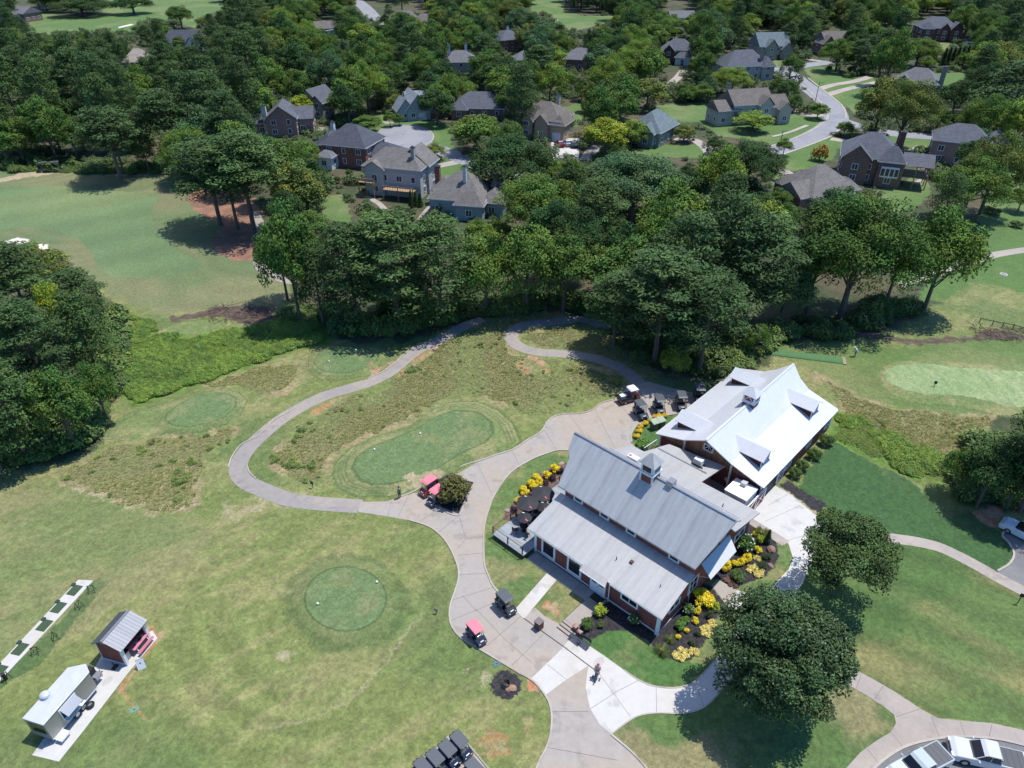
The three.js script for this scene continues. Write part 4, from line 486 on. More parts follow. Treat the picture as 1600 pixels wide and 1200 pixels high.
function wing(t, dx, dz, w, d, h, roof, rise, wallM, roofM, win = true, y0 = 0) {
  const x0 = dx - w / 2, x1 = dx + w / 2, z0 = dz - d / 2, z1 = dz + d / 2, o = 0.45, g = new Geo().box(x0, y0, z0, x1, h, z1), e = h - 0.05;
  const q = (x, y, z) => V(x, y, z), rg = new Geo(), A = q(x0 - o, e, z1 + o), B = q(x1 + o, e, z1 + o), C = q(x1 + o, e, z0 - o), D = q(x0 - o, e, z0 - o); let ridge;
  if (roof === 'h') { // hip
    const m = Math.min(w, d) / 2 + o; let P, Q; if (w >= d) { P = q(x0 - o + m * 0.9, e + rise, dz); Q = q(x1 + o - m * 0.9, e + rise, dz); rg.quad(A, B, Q, P).quad(C, D, P, Q).tri(B, C, Q).tri(D, A, P); } else { P = q(dx, e + rise, z1 + o - m * 0.9); Q = q(dx, e + rise, z0 - o + m * 0.9); rg.tri(A, B, P).quad(B, C, Q, P).tri(C, D, Q).quad(D, A, P, Q); }
    ridge = [P, Q];
  } else if (roof === 'gx') { const P = q(x0 - o, e + rise, dz), Q = q(x1 + o, e + rise, dz); rg.quad(A, B, Q, P).quad(C, D, P, Q); for (const x of [x0, x1]) { g.tri(q(x, h, z0), q(x, h, z1), q(x, h + rise * 0.9, dz)); g.tri(q(x, h, z1), q(x, h, z0), q(x, h + rise * 0.9, dz)); } rg.tri(A, P, D).tri(B, C, Q); ridge = [P, Q]; }
  else { const P = q(dx, e + rise, z1 + o), Q = q(dx, e + rise, z0 - o); rg.quad(B, C, Q, P).quad(D, A, P, Q); ridge = [P, Q];
    const f = [q(x0, h, z1 + 0.02), q(x1, h, z1 + 0.02), q(dx, h + rise * 0.94, z1 + 0.02)]; g.tri(...f); g.tri(q(x1, h, z0 - 0.02), q(x0, h, z0 - 0.02), q(dx, h + rise * 0.94, z0 - 0.02)); }
  if (roof !== 'gz') rg.quad(D, C, B, A); for (const [a, b] of [[A, B], [B, C], [C, D], [D, A]]) { if (roof === 'gz' && a.z === b.z) continue; const n = V(b.z - a.z, 0, a.x - b.x).normalize().multiplyScalar(-0.02); rg.quad(V(a.x, a.y - 0.2, a.z), V(b.x, b.y - 0.2, b.z), b, a); }
  const wm = mesh('wall', g, wallM, t), rm = mesh('roof', rg, roofM, t); const fas = new Geo(); for (const [a, b] of [[A, B], [B, C], [C, D], [D, A]]) { if (roof === 'gz' && a.z === b.z || roof === 'gx' && a.x === b.x) continue; const ex = Math.sign(b.z - a.z) * 0 , n = V(-(b.z - a.z), 0, b.x - a.x).normalize(); fas.box(Math.min(a.x, b.x) - 0.03, e - 0.22, Math.min(a.z, b.z) - 0.03, Math.max(a.x, b.x) + 0.03, e - 0.01, Math.max(a.z, b.z) + 0.03); } mesh('fascia', fas, M_trim, t);
  if (win) for (const [len, turn, px, pz, ux, uz] of [[w, 0, dx, z1, 1, 0], [w, Math.PI, dx, z0, 1, 0], [d, Math.PI / 2, x1, dz, 0, 1], [d, -Math.PI / 2, x0, dz, 0, 1]]) {
    const n = Math.max(1, Math.floor(len / 3.3)), st = h > 4.6 ? [0.9, 3.5] : [1.0];
    for (const y of st) { if (y + 1.5 > h) continue; for (let i = 0; i < n; i++) { const s = (i + 0.5) / n * len - len / 2; smallWindow(t, px + ux * s, y + y0, pz + uz * s, turn, i % 2 ? 1.1 : 1.5, 1.5); } }
  }
  return { ridge, rm, wm };
}
function chimney(t, x, z, y0, y1, m, w = 0.9) { const c = mesh('chimney', new Geo().box(x - w / 2, y0, z - w / 2, x + w / 2, y1, z + w / 2), m, t); mesh('chimney_cap', new Geo().box(x - w / 2 - 0.1, y1, z - w / 2 - 0.1, x + w / 2 + 0.1, y1 + 0.12, z + w / 2 + 0.1), M_black, c); mesh('flue', new Geo().bar(V(x, y1 + 0.12, z), V(x, y1 + 0.45, z), 0.16, 8), M_steel, c); }
function house(u, v, yaw, short, label, wings, wallM, roofM, extra) {
  const p = gp(u, v), t = thing('house', label, 'house', [p.x, 0, p.z], yaw * Math.PI / 180); LANDMARKS.push({ name: short, x: p.x, z: p.z });
  for (const [dx, dz, w, d, h, roof, rise, wm, rm, win, y0] of wings) wing(t, dx, dz, w, d, h, roof, rise, wm ?? wallM, rm ?? roofM, win ?? true, y0 ?? 0);
  extra?.(t); return t;
}
const garage = (t, x, z, turn, n = 2) => { for (let i = 0; i < n; i++) { const c = Math.cos(turn), s = Math.sin(turn), o = (i - (n - 1) / 2) * 3.0, g = mesh('garage_door', boxGeo(2.5, 2.2, 0.06), M_trim, t, [x + c * o, 0.02, z - s * o]); g.rotation.y = turn; for (let k = 1; k < 4; k++) mesh('door_rib', boxGeo(2.4, 0.03, 0.02), M_steel, g, [0, k * 0.55, 0.035]); } };
const door = (t, x, z, turn) => { const d = mesh('front_door', boxGeo(1.0, 2.1, 0.06), mat(0.10, 0.03, 0.025, 0.5), t, [x, 0.05, z]); d.rotation.y = turn; mesh('handle', boxGeo(0.05, 0.2, 0.04), M_steel, d, [0.4, 0.95, 0.04]); };
house(447, 206, 8, 'pink brick gable house', 'pink brick house with a front gable and tall white chimney', [[0, 1, 8.5, 10, 5.2, 'gz', 3.6], [-6, 0.5, 6, 7, 3.8, 'gx', 2.2], [5.6, -1, 6, 8, 4.6, 'gx', 2.6]], WL.pink, RF.slate, (t) => { chimney(t, -4.7, 3.5, 0, 8.5, WL.white, 1.3); door(t, 5, 3.03, 0); });
house(556, 252, -18, 'brick house below the turning circle', 'red brick house with steep hip roof and white sun room', [[0, 0, 12.5, 11, 5.6, 'h', 4.2], [-6.2, 0.5, 5, 8, 5.0, 'h', 2.6], [8.6, -1, 8.5, 7.5, 3.2, 'h', 2.4], [-4, 7.2, 4.2, 3.6, 3.4, 'h', 1.3, WL.white, RF.grey]], WL.brick, RF.dark, (t) => { chimney(t, -6.5, -1.5, 4, 9.2, WL.white); garage(t, 8.8, 2.82, 0, 2); const d = mesh('deck', new Geo().box(-9.2, 0.9, 3, -6.2, 1.05, 7.5), M_deckWood, t); for (const [x, z] of [[-9, 7.3], [-6.4, 7.3], [-9, 3.2]]) mesh('post', new Geo().box(x - 0.08, 0, z - 0.08, x + 0.08, 0.9, z + 0.08), M_deckWood, d); });
house(626, 298, -16, 'grey sided house with decks', 'grey sided two storey house with raised timber decks', [[0, -0.5, 14, 9, 6.8, 'h', 3.4], [-4.2, 2.6, 4.6, 4, 6.4, 'gz', 1.8], [3.5, -3, 8, 6, 6.6, 'gz', 3.6]], WL.grey, RF.taupe, (t) => { chimney(t, 4.6, 1.5, 6.5, 11, WL.beige, 0.8); for (const [x0, z0, x1, z1, y] of [[-7.6, 4.1, -3.6, 6.6, 3.4], [-1.2, 4.1, 6.4, 7.2, 2.4]]) { const d = mesh('deck', new Geo().box(x0, y, z0, x1, y + 0.15, z1), M_deckWood, t); for (const [x, z] of [[x0 + 0.1, z1 - 0.1], [x1 - 0.1, z1 - 0.1], [(x0 + x1) / 2, z1 - 0.1]]) mesh('post', new Geo().box(x - 0.1, 0, z - 0.1, x + 0.1, y + 1.1, z + 0.1), M_deckWood, d); mesh('handrail', new Geo().box(x0, y + 1.0, z1 - 0.14, x1, y + 1.08, z1 - 0.04), M_deckWood, d); for (let i = 1; i < 12; i++) mesh('baluster', new Geo().box(lerp(x0, x1, i / 12) - 0.03, y + 0.15, z1 - 0.11, lerp(x0, x1, i / 12) + 0.03, y + 1.0, z1 - 0.06), M_deckWood, d); } });
house(724, 326, -12, 'tile roofed house with turret', 'house with ribbed grey tile roof, tall chimneys and small turret', [[0, 0, 12, 11, 4.0, 'h', 4.6], [3.2, 4.6, 6, 5, 3.6, 'h', 2.6], [7.5, 1, 5, 6, 3.4, 'h', 2.2], [-5, -4, 5, 6, 3.6, 'h', 2.4]], WL.blue, RF.taupe, (t) => { chimney(t, -6.6, -3.2, 0, 8.2, WL.brick, 1.1); chimney(t, 1.2, 2.0, 6, 10.2, WL.white, 0.7); mesh('turret', new THREE.CylinderGeometry(1.3, 1.3, 5, 10).translate(7.5, 2.5, -2.6), WL.stone, t); mesh('turret_roof', new THREE.ConeGeometry(1.9, 3.2, 10).translate(7.5, 6.6, -2.6), RF.brown, t); });
house(499, 180, -25, 'stone house', 'narrow stone house with blue grey gable roof', [[0, 0, 7, 9, 5.6, 'gz', 3.2], [3.4, 2.6, 4, 4, 5.2, 'gz', 2.2]], WL.stone, RF.slate, (t) => door(t, 0, 4.6, 0));
house(648, 182, 22, 'pale cottage', 'pale cottage with light blue roof facing the turning circle', [[0, 0, 7.5, 11, 3.4, 'gz', 4.6], [-4, 2, 5, 6, 3.2, 'gz', 3.6], [3, -4.5, 9, 6, 3.6, 'gx', 3.4]], WL.blue, RF.bluish, (t) => garage(t, 1.2, 5.55, 0, 1));
house(750, 180, -4, 'dark hip roofed house', 'low house with dark hip roof above the turning circle', [[0, 0, 16, 10, 3.4, 'h', 4.0], [-6, 4, 5, 5, 3.2, 'h', 2.4]], WL.brown, RF.slate, (t) => chimney(t, 2, -2, 5, 8.2, WL.brick));
house(720, 116, 6, 'house with two white chimneys', 'grey roofed house with two white chimneys among the trees', [[0, 0, 13, 10, 5.4, 'h', 3.6], [-5.5, 2, 5, 6, 4.8, 'gx', 2.2]], WL.beige, RF.grey, (t) => { chimney(t, -4.3, 0.5, 5, 11, WL.white, 1); chimney(t, 2.4, -1, 6, 11, WL.white, 1); });
house(794, 79, 30, 'brick house left of the far green', 'red brick house half hidden left of the far green', [[0, 0, 11, 9, 5.4, 'h', 3.4], [-6, -1, 6, 6, 5, 'h', 2.6]], WL.brick, RF.slate, (t) => chimney(t, 1, -2, 5, 10, WL.white, 0.9));
house(852, 209, -24, 'tan house with parked cars', 'tan house with brown roof, front gables and white drive', [[0, 0, 13, 11, 5.4, 'h', 4.0], [-3.4, 5.3, 3.6, 3, 5.0, 'gz', 2.4], [1.2, 5.3, 3.8, 3, 4.8, 'gz', 2.4], [6, 2, 4, 8, 4.6, 'h', 2.4]], WL.tan, RF.brown, (t) => { chimney(t, 2.5, -3.5, 6, 10.4, WL.beige, 1); garage(t, 5.8, 6.03, 0, 1); });
house(907, 108, -10, 'hidden grey roof', 'grey hip roof showing above the dark trees', [[0, 0, 13, 10, 4.6, 'h', 3.6], [4, 3, 6, 6, 4.4, 'gz', 2.6]], WL.brown, RF.grey);
house(822, 104, 12, 'small roof left of the hidden grey roof', 'small pale grey roof beside the brick house', [[0, 0, 10, 8, 3.4, 'h', 3.0], [3, 3, 4, 4, 3.2, 'gz', 1.8]], WL.beige, RF.grey);
house(1057, 97, -14, 'dark brick gable house', 'dark brick house with white framed gable and porch', [[0, 0, 13, 10, 5.6, 'h', 3.8], [-3.5, 5, 4.5, 3, 5.2, 'gz', 2.6], [2.6, 6, 6, 4, 3.2, 'h', 2.0, WL.white]], WL.dbrick, RF.slate, (t) => door(t, 2.6, 8.03, 0));
house(1155, 121, 12, 'large grey roofed house', 'large house with broad slate roof and stone chimney', [[0, 0, 18, 12, 5.2, 'h', 5.0], [8, 3, 5, 8, 5.0, 'h', 3.2]], WL.beige, RF.slate, (t) => chimney(t, 6, 4, 5, 10, WL.stone, 1.1));
house(1160, 188, 14, 'grey many-gabled house', 'grey house with several gables and long lawn', [[0, 0, 13, 10, 6.0, 'gx', 3.6], [-8, 1, 7, 8, 4.6, 'gx', 2.4], [8, 1.5, 8, 8, 5.0, 'gx', 2.8], [3.5, 5.4, 4, 3, 6.0, 'gz', 2.4], [10, 5.8, 4, 3, 4.6, 'gz', 2.0]], WL.beige, RF.brown, (t) => { chimney(t, -4.5, -3.5, 6, 10.4, WL.stone, 1); door(t, 6.8, 5.6, 0); });
house(1018, 219, -34, 'green roofed house', 'stone house with long grey-green roof behind bright trees', [[0, 0, 10, 13, 4.2, 'h', 4.4], [1.5, 6.6, 4.4, 3, 4.0, 'gz', 2.4]], WL.stone, RF.green);
house(1198, 90, 10, 'teal roofed house', 'stone house with teal roof at the far left street end', [[0, 0, 14, 11, 5.6, 'gx', 4.8], [-2, 5.6, 5, 3, 5.4, 'gz', 3.2], [5.6, 5.2, 5, 3, 4.4, 'gz', 2.8]], WL.stone, RF.green, (t) => door(t, 2.5, 5.6, 0));
house(1300, 83, 12, 'brown roofed brick house', 'brick house with brown roof before the far wood', [[0, 0, 15, 10, 5.4, 'gx', 3.8], [-6.5, 2.5, 5, 7, 5.0, 'gz', 3.2], [6, 0, 6, 8, 5, 'h', 3.0]], WL.brick, RF.brown);
house(1456, 62, -6, 'dark brick mansion', 'dark brick mansion with slate roof at the upper right', [[0, 0, 17, 12, 6.2, 'h', 4.4], [-6, 5.5, 5, 4, 6, 'h', 2.6], [7.5, 5.5, 5.5, 4.5, 5.6, 'gz', 3.4], [2, 6, 4, 2.5, 6, 'gz', 2.4]], WL.dbrick, RF.slate, (t) => door(t, 2, 7.3, 0));
house(1428, 146, -32, 'house with stone chimney', 'grey roofed house with tall stone chimney on its right', [[0, 0, 14, 11, 4.6, 'h', 4.2], [-4, 4, 6, 6, 4.2, 'gz', 2.8]], WL.brown, RF.grey, (t) => chimney(t, 7.6, 2.5, 0, 10, WL.stone, 1.6));
house(1350, 276, -22, 'brick house with covered deck', 'brown brick house with slate roof and covered corner deck', [[0, 0, 13, 12, 6.4, 'h', 4.6], [-3.2, 6, 6, 2.5, 6.2, 'gz', 3.2], [4.6, 4.6, 5.4, 5, 6.2, 'h', 3.2]], WL.brown, RF.slate, (t) => {
  const d = mesh('deck', new Geo().box(7.4, 2.6, -1, 13.4, 2.8, 6), M_deckWood, t); for (const [x, z] of [[7.6, 5.8], [10.4, 5.8], [13.2, 5.8], [13.2, 2.4], [13.2, -0.8]]) mesh('post', new Geo().box(x - 0.12, 0, z - 0.12, x + 0.12, 5.6, z + 0.12), M_deckWood, d);
  for (const y of [3.2, 3.7]) { mesh('rail', new Geo().box(7.4, y, 5.72, 13.4, y + 0.1, 5.82), M_deckWood, d); mesh('rail', new Geo().box(13.15, y, -1, 13.25, y + 0.1, 5.7), M_deckWood, d); }
  const g = new Geo(), A = V(7.0, 5.5, 6.6), B = V(13.9, 5.5, 6.6), C = V(13.9, 5.5, -1.6), D = V(7.0, 5.5, -1.6), P = V(7.0, 7.6, 2.5), Q = V(13.9, 7.6, 2.5); g.quad(A, B, Q, P).quad(C, D, P, Q).tri(B, C, Q).quad(D, C, B, A); mesh('deck_roof', g, RF.slate, d); chimney(t, 6.4, -4, 5, 10.6, WL.dbrick, 1.3);
  const b = mesh('bay_window', new Geo().box(2.6, 2.6, 7.1, 6.6, 5.0, 7.9), M_trim, t); for (let i = 0; i < 4; i++) mesh('pane', boxGeo(0.75, 1.7, 0.03), M_dwin, b, [3.1 + i * 1.0, 2.95, 7.92]); });
house(1268, 318, 24, 'taupe roofed house', 'house with textured taupe hip roof and white gutters', [[0, 0, 13, 12, 4.4, 'h', 4.6], [-6, 1.5, 6, 7, 4.2, 'gx', 2.6], [1, 7, 4.2, 4, 4.2, 'h', 2.2], [6, 2.5, 4, 5, 4, 'h', 2.2]], WL.brown, RF.taupe);
house(1490, 252, -26, 'right pink brick house', 'pink brick house with grey hip roof at the right side', [[0, 0, 13, 10, 6.2, 'h', 3.6], [8, -3, 6, 6, 5.6, 'h', 2.8]], WL.pink, RF.slate);
house(222, 112, 20, 'tan roofed house', 'tan shingled roofs rising from the upper left trees', [[0, 0, 11, 10, 4.6, 'h', 4.2], [7, 1, 7, 8, 4.2, 'gz', 3.6]], WL.tan, RF.tan);
house(294, 80, -12, 'dark roofed house left of far fairway', 'house with dark blue roof beside the lone round tree', [[0, 0, 14, 11, 4.6, 'gx', 4.4], [6.5, 3, 5, 6, 4.2, 'gz', 3.0], [-6, 1, 5, 8, 4, 'h', 2.6]], WL.white, RF.dark);
house(510, 54, 20, 'house with pale awning', 'small grey roof with a pale blue awning', [[0, 0, 11, 8, 3.6, 'gx', 3.0], [2.4, 5, 5, 2.4, 2.6, 'gz', 0.4, WL.white, RF.bluish]], WL.tan, RF.brown);
house(642, 45, 14, 'pair of roofs at the top edge', 'long house with grey and brown roofs at the top edge', [[-3, -4, 17, 11, 4.6, 'h', 4.2], [7, 4, 11, 9, 4.2, 'h', 3.6, WL.brick, RF.brown]], WL.brick, RF.taupe);
house(34, 32, -18, 'building with glass front', 'low building with grey roof and glass front, top left', [[0, 0, 20, 12, 4.6, 'gx', 3.0], [0, 7, 14, 3, 4.0, 'gx', 1.2, WL.white]], WL.brown, RF.grey);
house(1062, 40, 6, 'pale house behind the far trees', 'pale house glimpsed behind the far dark trees', [[0, 0, 14, 10, 4.6, 'gx', 3.0], [4, 5, 5, 4, 4, 'gz', 2.2]], WL.white, RF.grey);
// places on the photo where no tree stands in front: houses, drives, streets
const CLEAR = [
  [[203, 76], [212, 70], [248, 80], [246, 86], [222, 92], [208, 88]], [[266, 56], [278, 42], [305, 40], [319, 52], [318, 62], [300, 58], [285, 52], [270, 60]], [[405, 190], [425, 180], [437, 166], [460, 174], [481, 180], [481, 210], [470, 216], [440, 216], [430, 206], [405, 198]], [[481, 194], [545, 200], [560, 208], [545, 212], [500, 207]],
  [[503, 226], [540, 206], [575, 215], [607, 233], [607, 252], [585, 264], [545, 272], [513, 270], [505, 246]], [[620, 182], [635, 160], [635, 145], [662, 146], [660, 186], [645, 192]], [[485, 148], [500, 142], [513, 152], [510, 182], [500, 184], [487, 162]], [[575, 265], [600, 250], [640, 245], [675, 270], [678, 302], [660, 318], [640, 324], [620, 332], [600, 322], [575, 288]], [[568, 304], [600, 318], [592, 328], [574, 316]],
  [[672, 318], [690, 290], [715, 278], [740, 290], [765, 300], [782, 325], [770, 339], [720, 340], [690, 336], [660, 346], [655, 338]], [[717, 166], [745, 149], [783, 170], [780, 182], [720, 180]], [[696, 105], [710, 95], [712, 88], [725, 90], [742, 98], [744, 110]], [[776, 45], [800, 52], [802, 78], [812, 76], [812, 86], [797, 90], [788, 76]], [[550, -4], [590, -4], [602, 12], [592, 28], [575, 32], [560, 12]], [[615, 8], [635, -2], [655, 2], [676, 30], [660, 36], [650, 20], [620, 16]], [[497, 25], [508, 20], [523, 32], [520, 44], [516, 58], [505, 58], [506, 40]],
  [[810, 190], [838, 166], [862, 170], [888, 190], [892, 205], [902, 222], [895, 242], [880, 252], [868, 236], [850, 213], [830, 211]], [[903, 252], [925, 227], [938, 230], [922, 252]], [[888, 97], [905, 87], [926, 88], [922, 98], [906, 106]], [[812, 90], [820, 85], [831, 92], [828, 99]], [[1030, 76], [1050, 62], [1082, 74], [1080, 98], [1068, 118], [1066, 132], [1042, 136], [1042, 114], [1052, 98]], [[985, 182], [1010, 174], [1050, 208], [1048, 226], [1028, 221], [1010, 200]], [[1048, 222], [1080, 216], [1110, 240], [1100, 244], [1080, 226]],
  [[1107, 165], [1125, 150], [1140, 150], [1165, 139], [1182, 144], [1212, 150], [1208, 176], [1190, 186], [1165, 196], [1110, 190]], [[1117, 101], [1148, 83], [1170, 90], [1190, 108], [1188, 123], [1175, 121], [1140, 112]], [[1170, 56], [1200, 45], [1224, 70], [1224, 92], [1180, 90]], [[1268, 60], [1290, 50], [1315, 43], [1331, 52], [1302, 58], [1287, 82], [1290, 98], [1262, 98], [1270, 80]],
  [[1180, 100], [1290, 93], [1292, 104], [1264, 108], [1282, 134], [1312, 160], [1342, 178], [1346, 196], [1310, 210], [1270, 222], [1225, 242], [1205, 247], [1200, 230], [1240, 214], [1288, 190], [1292, 180], [1268, 155], [1243, 120], [1200, 116]], [[1297, 246], [1345, 207], [1375, 217], [1400, 224], [1426, 240], [1426, 266], [1445, 280], [1420, 300], [1390, 302], [1360, 292], [1320, 277], [1300, 266]], [[1220, 281], [1245, 257], [1270, 253], [1290, 254], [1317, 275], [1302, 287], [1272, 302], [1262, 328], [1250, 322], [1235, 302]], [[1456, 216], [1490, 193], [1509, 200], [1502, 216], [1492, 252], [1456, 254]],
  [[1420, 36], [1445, 23], [1480, 26], [1494, 40], [1492, 56], [1460, 63], [1430, 59]], [[1498, 58], [1522, 60], [1524, 73], [1503, 71]], [[1398, 109], [1420, 97], [1453, 119], [1464, 106], [1464, 152], [1452, 157], [1450, 132], [1420, 112]], [[1040, 0], [1086, 0], [1086, 14], [1068, 30], [1045, 16]], [[14, 0], [50, 0], [50, 14], [40, 24], [16, 12]], [[396, 330], [405, 345], [420, 375], [415, 400], [412, 416], [440, 430], [450, 442], [425, 445], [400, 425], [398, 395], [405, 372]], [[1180, 540], [1200, 540], [1200, 560], [1176, 560]],
];
// ---------------------------------------------------------------- foliage: crowns of leaf faces gathered in clumps
function leafSet() { return { p: [], c: [] }; }
function leafFace(S, pos, nrm, len, wid, tone, r, bend = 0.25) {
  const a = V(r() - 0.5, r() - 0.5, r() - 0.5).cross(nrm).normalize(), b = V(0, 0, 0).crossVectors(nrm, a), h = wid / 2, l = len / 2;
  const A = pos.clone().addScaledVector(a, -l), C = pos.clone().addScaledVector(a, l), B = pos.clone().addScaledVector(b, h).addScaledVector(nrm, -bend * wid), D = pos.clone().addScaledVector(b, -h).addScaledVector(nrm, -bend * wid);
  for (const q of [A, B, C, A, C, D]) S.p.push(q.x, q.y, q.z); for (let i = 0; i < 6; i++) S.c.push(tone[0], tone[1], tone[2]);
}
function leafGeo(S) {
  const g = new THREE.BufferGeometry(); g.setAttribute('position', new THREE.Float32BufferAttribute(S.p, 3)); g.setAttribute('color', new THREE.Float32BufferAttribute(S.c, 3)); g.computeVertexNormals(); return g;
}
const dirOf = (r) => { const z = r() * 2 - 1, t = r() * 6.2832, s = Math.sqrt(1 - z * z); return V(s * Math.cos(t), z, s * Math.sin(t)); };
function clump(S, c, rx, ry, n, len, wid, r, o = {}) {
  const k = (o.var ?? 0.6), base = 1 - k / 2 + k * r(), hue = (r() - 0.5) * (o.hue ?? 0.4);
  for (let i = 0; i < n; i++) {
    const d = dirOf(r); if (d.y < -0.2 && r() < (o.top ?? 0.55)) d.y *= -1; const q = 0.45 + 0.6 * Math.pow(r(), 0.55);
    const p = V(c.x + d.x * rx * q, c.y + d.y * ry * q, c.z + d.z * rx * q), nr = d.clone().multiplyScalar(0.75).add(dirOf(r).multiplyScalar(o.scatter ?? 0.75)).add(V(0, o.lift ?? 0.3, 0)).normalize(), t = base * (0.78 + 0.44 * r()), y = (r() < (o.spark ?? 0) ? 1.9 : 1);
    leafFace(S, p, nr, len * (0.7 + 0.6 * r()), wid * (0.7 + 0.6 * r()), [t * (1 + hue) * y, t * y, t * (1 - hue * 0.5) * y], r, o.bend ?? 0.25);
  }
}
const bark = (c) => new THREE.MeshStandardMaterial({ map: tex(128, 1.5, (x, y) => mul3(c, 0.55 + 0.9 * wrapN(x, y, 1.5, (a, b) => fbm(a * 9, b * 2.2, 4)))), roughness: 0.95, bumpMap: fineBump, bumpScale: 0.02 });
const M_bark = bark([0.115, 0.095, 0.080]), M_pineBark = bark([0.150, 0.115, 0.095]);
function trunkGeo(H, r0, lean, limbs) {
  const g = new Geo(), n = 5; let a = V(0, -0.15, 0); for (let i = 0; i < n; i++) { const t = (i + 1) / n, b = V(lean * t * t * H, H * t, lean * 0.5 * t * H * 0.3); g.bar(a, b, r0 * (1 - i / n * 0.75), 8, r0 * (1 - t * 0.75)); a = b; }
  for (const [t, c] of limbs) { const s = V(lean * t * t * H, H * t, lean * 0.15 * t * H), m = s.clone().lerp(c, 0.55); m.y += s.distanceTo(c) * 0.06; g.bar(s, m, r0 * 0.32, 5, r0 * 0.2); g.bar(m, c, r0 * 0.2, 5, r0 * 0.07); }
  return g;
}
// broadleaf crown of height hc and width w standing on a trunk; H total height
function broadTree(seed, H, w, o = {}) {
  const r = rngOf(seed), S = leafSet(), R0 = w / 2, y0 = H * (o.clear ?? 0.2), hc = H - y0, cy = y0 + hc * 0.46, nC = o.clumps ?? 46, limbs = [];
  for (let i = 0; i < nC; i++) {
    const d = dirOf(r); if (d.y < -0.35) d.y = -d.y * 0.6; const q = i < nC * 0.2 ? 0.35 + 0.3 * r() : 0.68 + 0.22 * r(), sk = d.y > 0 ? 1 - 0.18 * d.y * d.y : 1 + 0.1 * d.y, c = V(d.x * R0 * q * sk, cy + d.y * hc * 0.46 * q, d.z * R0 * q * sk), cr = R0 * (o.cr ?? 0.34) * (0.75 + 0.5 * r());
    clump(S, c, cr, cr * 0.82, Math.round((o.leaves ?? 5600) / nC), o.len ?? 0.55, o.wid ?? 0.4, r, o); if (i % 5 === 0) limbs.push([clamp(0.25 + 0.5 * r(), 0.2, 0.8), c]);
  }
  return { crown: leafGeo(S), trunk: trunkGeo(H * 0.72, w * 0.026 + 0.05, (r() - 0.5) * 0.05, limbs).geometry(), H, w };
}
function pineTree(seed, H, w, o = {}) {
  const r = rngOf(seed), S = leafSet(), R0 = w / 2, y0 = H * (o.clear ?? 0.36), limbs = [], nC = o.clumps ?? 54;
  for (let i = 0; i < nC; i++) {
    const t = Math.pow((i + 0.5) / nC, 0.85), y = lerp(y0, H - 0.8, t), env = R0 * Math.pow(Math.sin(Math.PI * clamp(0.24 + 0.73 * t, 0, 1)), 0.72), a = i * 2.399 + r() * 0.8, q = 0.45 + 0.5 * r(), c = V(Math.cos(a) * env * q, y + (r() - 0.5) * 1.2, Math.sin(a) * env * q), cr = R0 * 0.34 * (0.75 + 0.5 * r());
    clump(S, c, cr, cr * 0.52, Math.round((o.leaves ?? 9000) / nC), o.len ?? 0.55, o.wid ?? 0.19, r, { scatter: 0.9, lift: 0.5, hue: 0.2, var: 0.6, bend: 0.1, ...o }); if (i % 3 === 0) limbs.push([clamp((y - 0.8) / H, 0.3, 0.94), c]);
  }
  return { crown: leafGeo(S), trunk: trunkGeo(H * 0.96, w * 0.024 + 0.06, (r() - 0.5) * 0.03, limbs).geometry(), H, w };
}
const leafMat = (r, g, b, o = {}) => new THREE.MeshPhysicalMaterial({ color: rgb(r, g, b), vertexColors: true, roughness: 0.75, specularIntensity: 0.3, side: THREE.DoubleSide, ...o });
const opaqueLeaf = (r, g, b, rough = 0.7) => new THREE.MeshStandardMaterial({ color: rgb(r, g, b), vertexColors: true, roughness: rough, side: THREE.DoubleSide });
const BROAD = [0, 1, 2, 3, 4].map((i) => broadTree(100 + i * 7, 15, [11, 12, 10, 13, 11][i], { clumps: [70, 84, 62, 92, 76][i], leaves: 9500, len: 0.42, wid: 0.3, clear: [0.06, 0.1, 0.12, 0.04, 0.1][i], cr: [0.27, 0.25, 0.29, 0.23, 0.26][i] }));
const GRAND = [0, 1].map((i) => broadTree(160 + i * 3, 20, 18, { clumps: 96, clear: 0.08, cr: 0.22, leaves: 26000, len: 0.38, wid: 0.26 }));
const PINES = [0, 1, 2, 3].map((i) => pineTree(200 + i * 5, 22, [9, 10, 8.5, 10][i], { clear: [0.24, 0.18, 0.3, 0.14][i], clumps: [66, 74, 58, 80][i] }));
const CONE = [0, 1].map((i) => { const r = rngOf(300 + i), S = leafSet(), H = 8, n = 34; for (let k = 0; k < n; k++) { const t = k / n, y = 0.5 + t * 7, e = 1.5 * (1 - t) + 0.2, a = k * 2.4; clump(S, V(Math.cos(a) * e * 0.5, y, Math.sin(a) * e * 0.5), 0.75 * (1 - t * 0.6), 0.9, 70, 0.4, 0.2, r, { hue: 0.1 }); } return { crown: leafGeo(S), trunk: trunkGeo(5, 0.16, 0, []).geometry(), H: 8, w: 3.6 }; });
const LEAF = {
  oak: leafMat(0.088, 0.158, 0.032), dark: leafMat(0.052, 0.102, 0.029), mid: leafMat(0.122, 0.201, 0.036), light: leafMat(0.181, 0.266, 0.041), lime: leafMat(0.277, 0.333, 0.034), blue: leafMat(0.086, 0.158, 0.061), olive: leafMat(0.160, 0.199, 0.045),
  pine: leafMat(0.066, 0.115, 0.037), pine2: leafMat(0.077, 0.132, 0.038), gold: leafMat(0.429, 0.282, 0.034),
};
const NAMES = { dark: 'beech_tree', mid: 'maple_tree', light: 'maple_tree', lime: 'maple_tree', olive: 'elm_tree', blue: 'elm_tree' };
const TALL = [0, 1, 2].map((i) => pineTree(240 + i * 5, 22, [9, 10, 9][i], { clear: [0.46, 0.42, 0.5][i], clumps: 60, leaves: 8500 }));
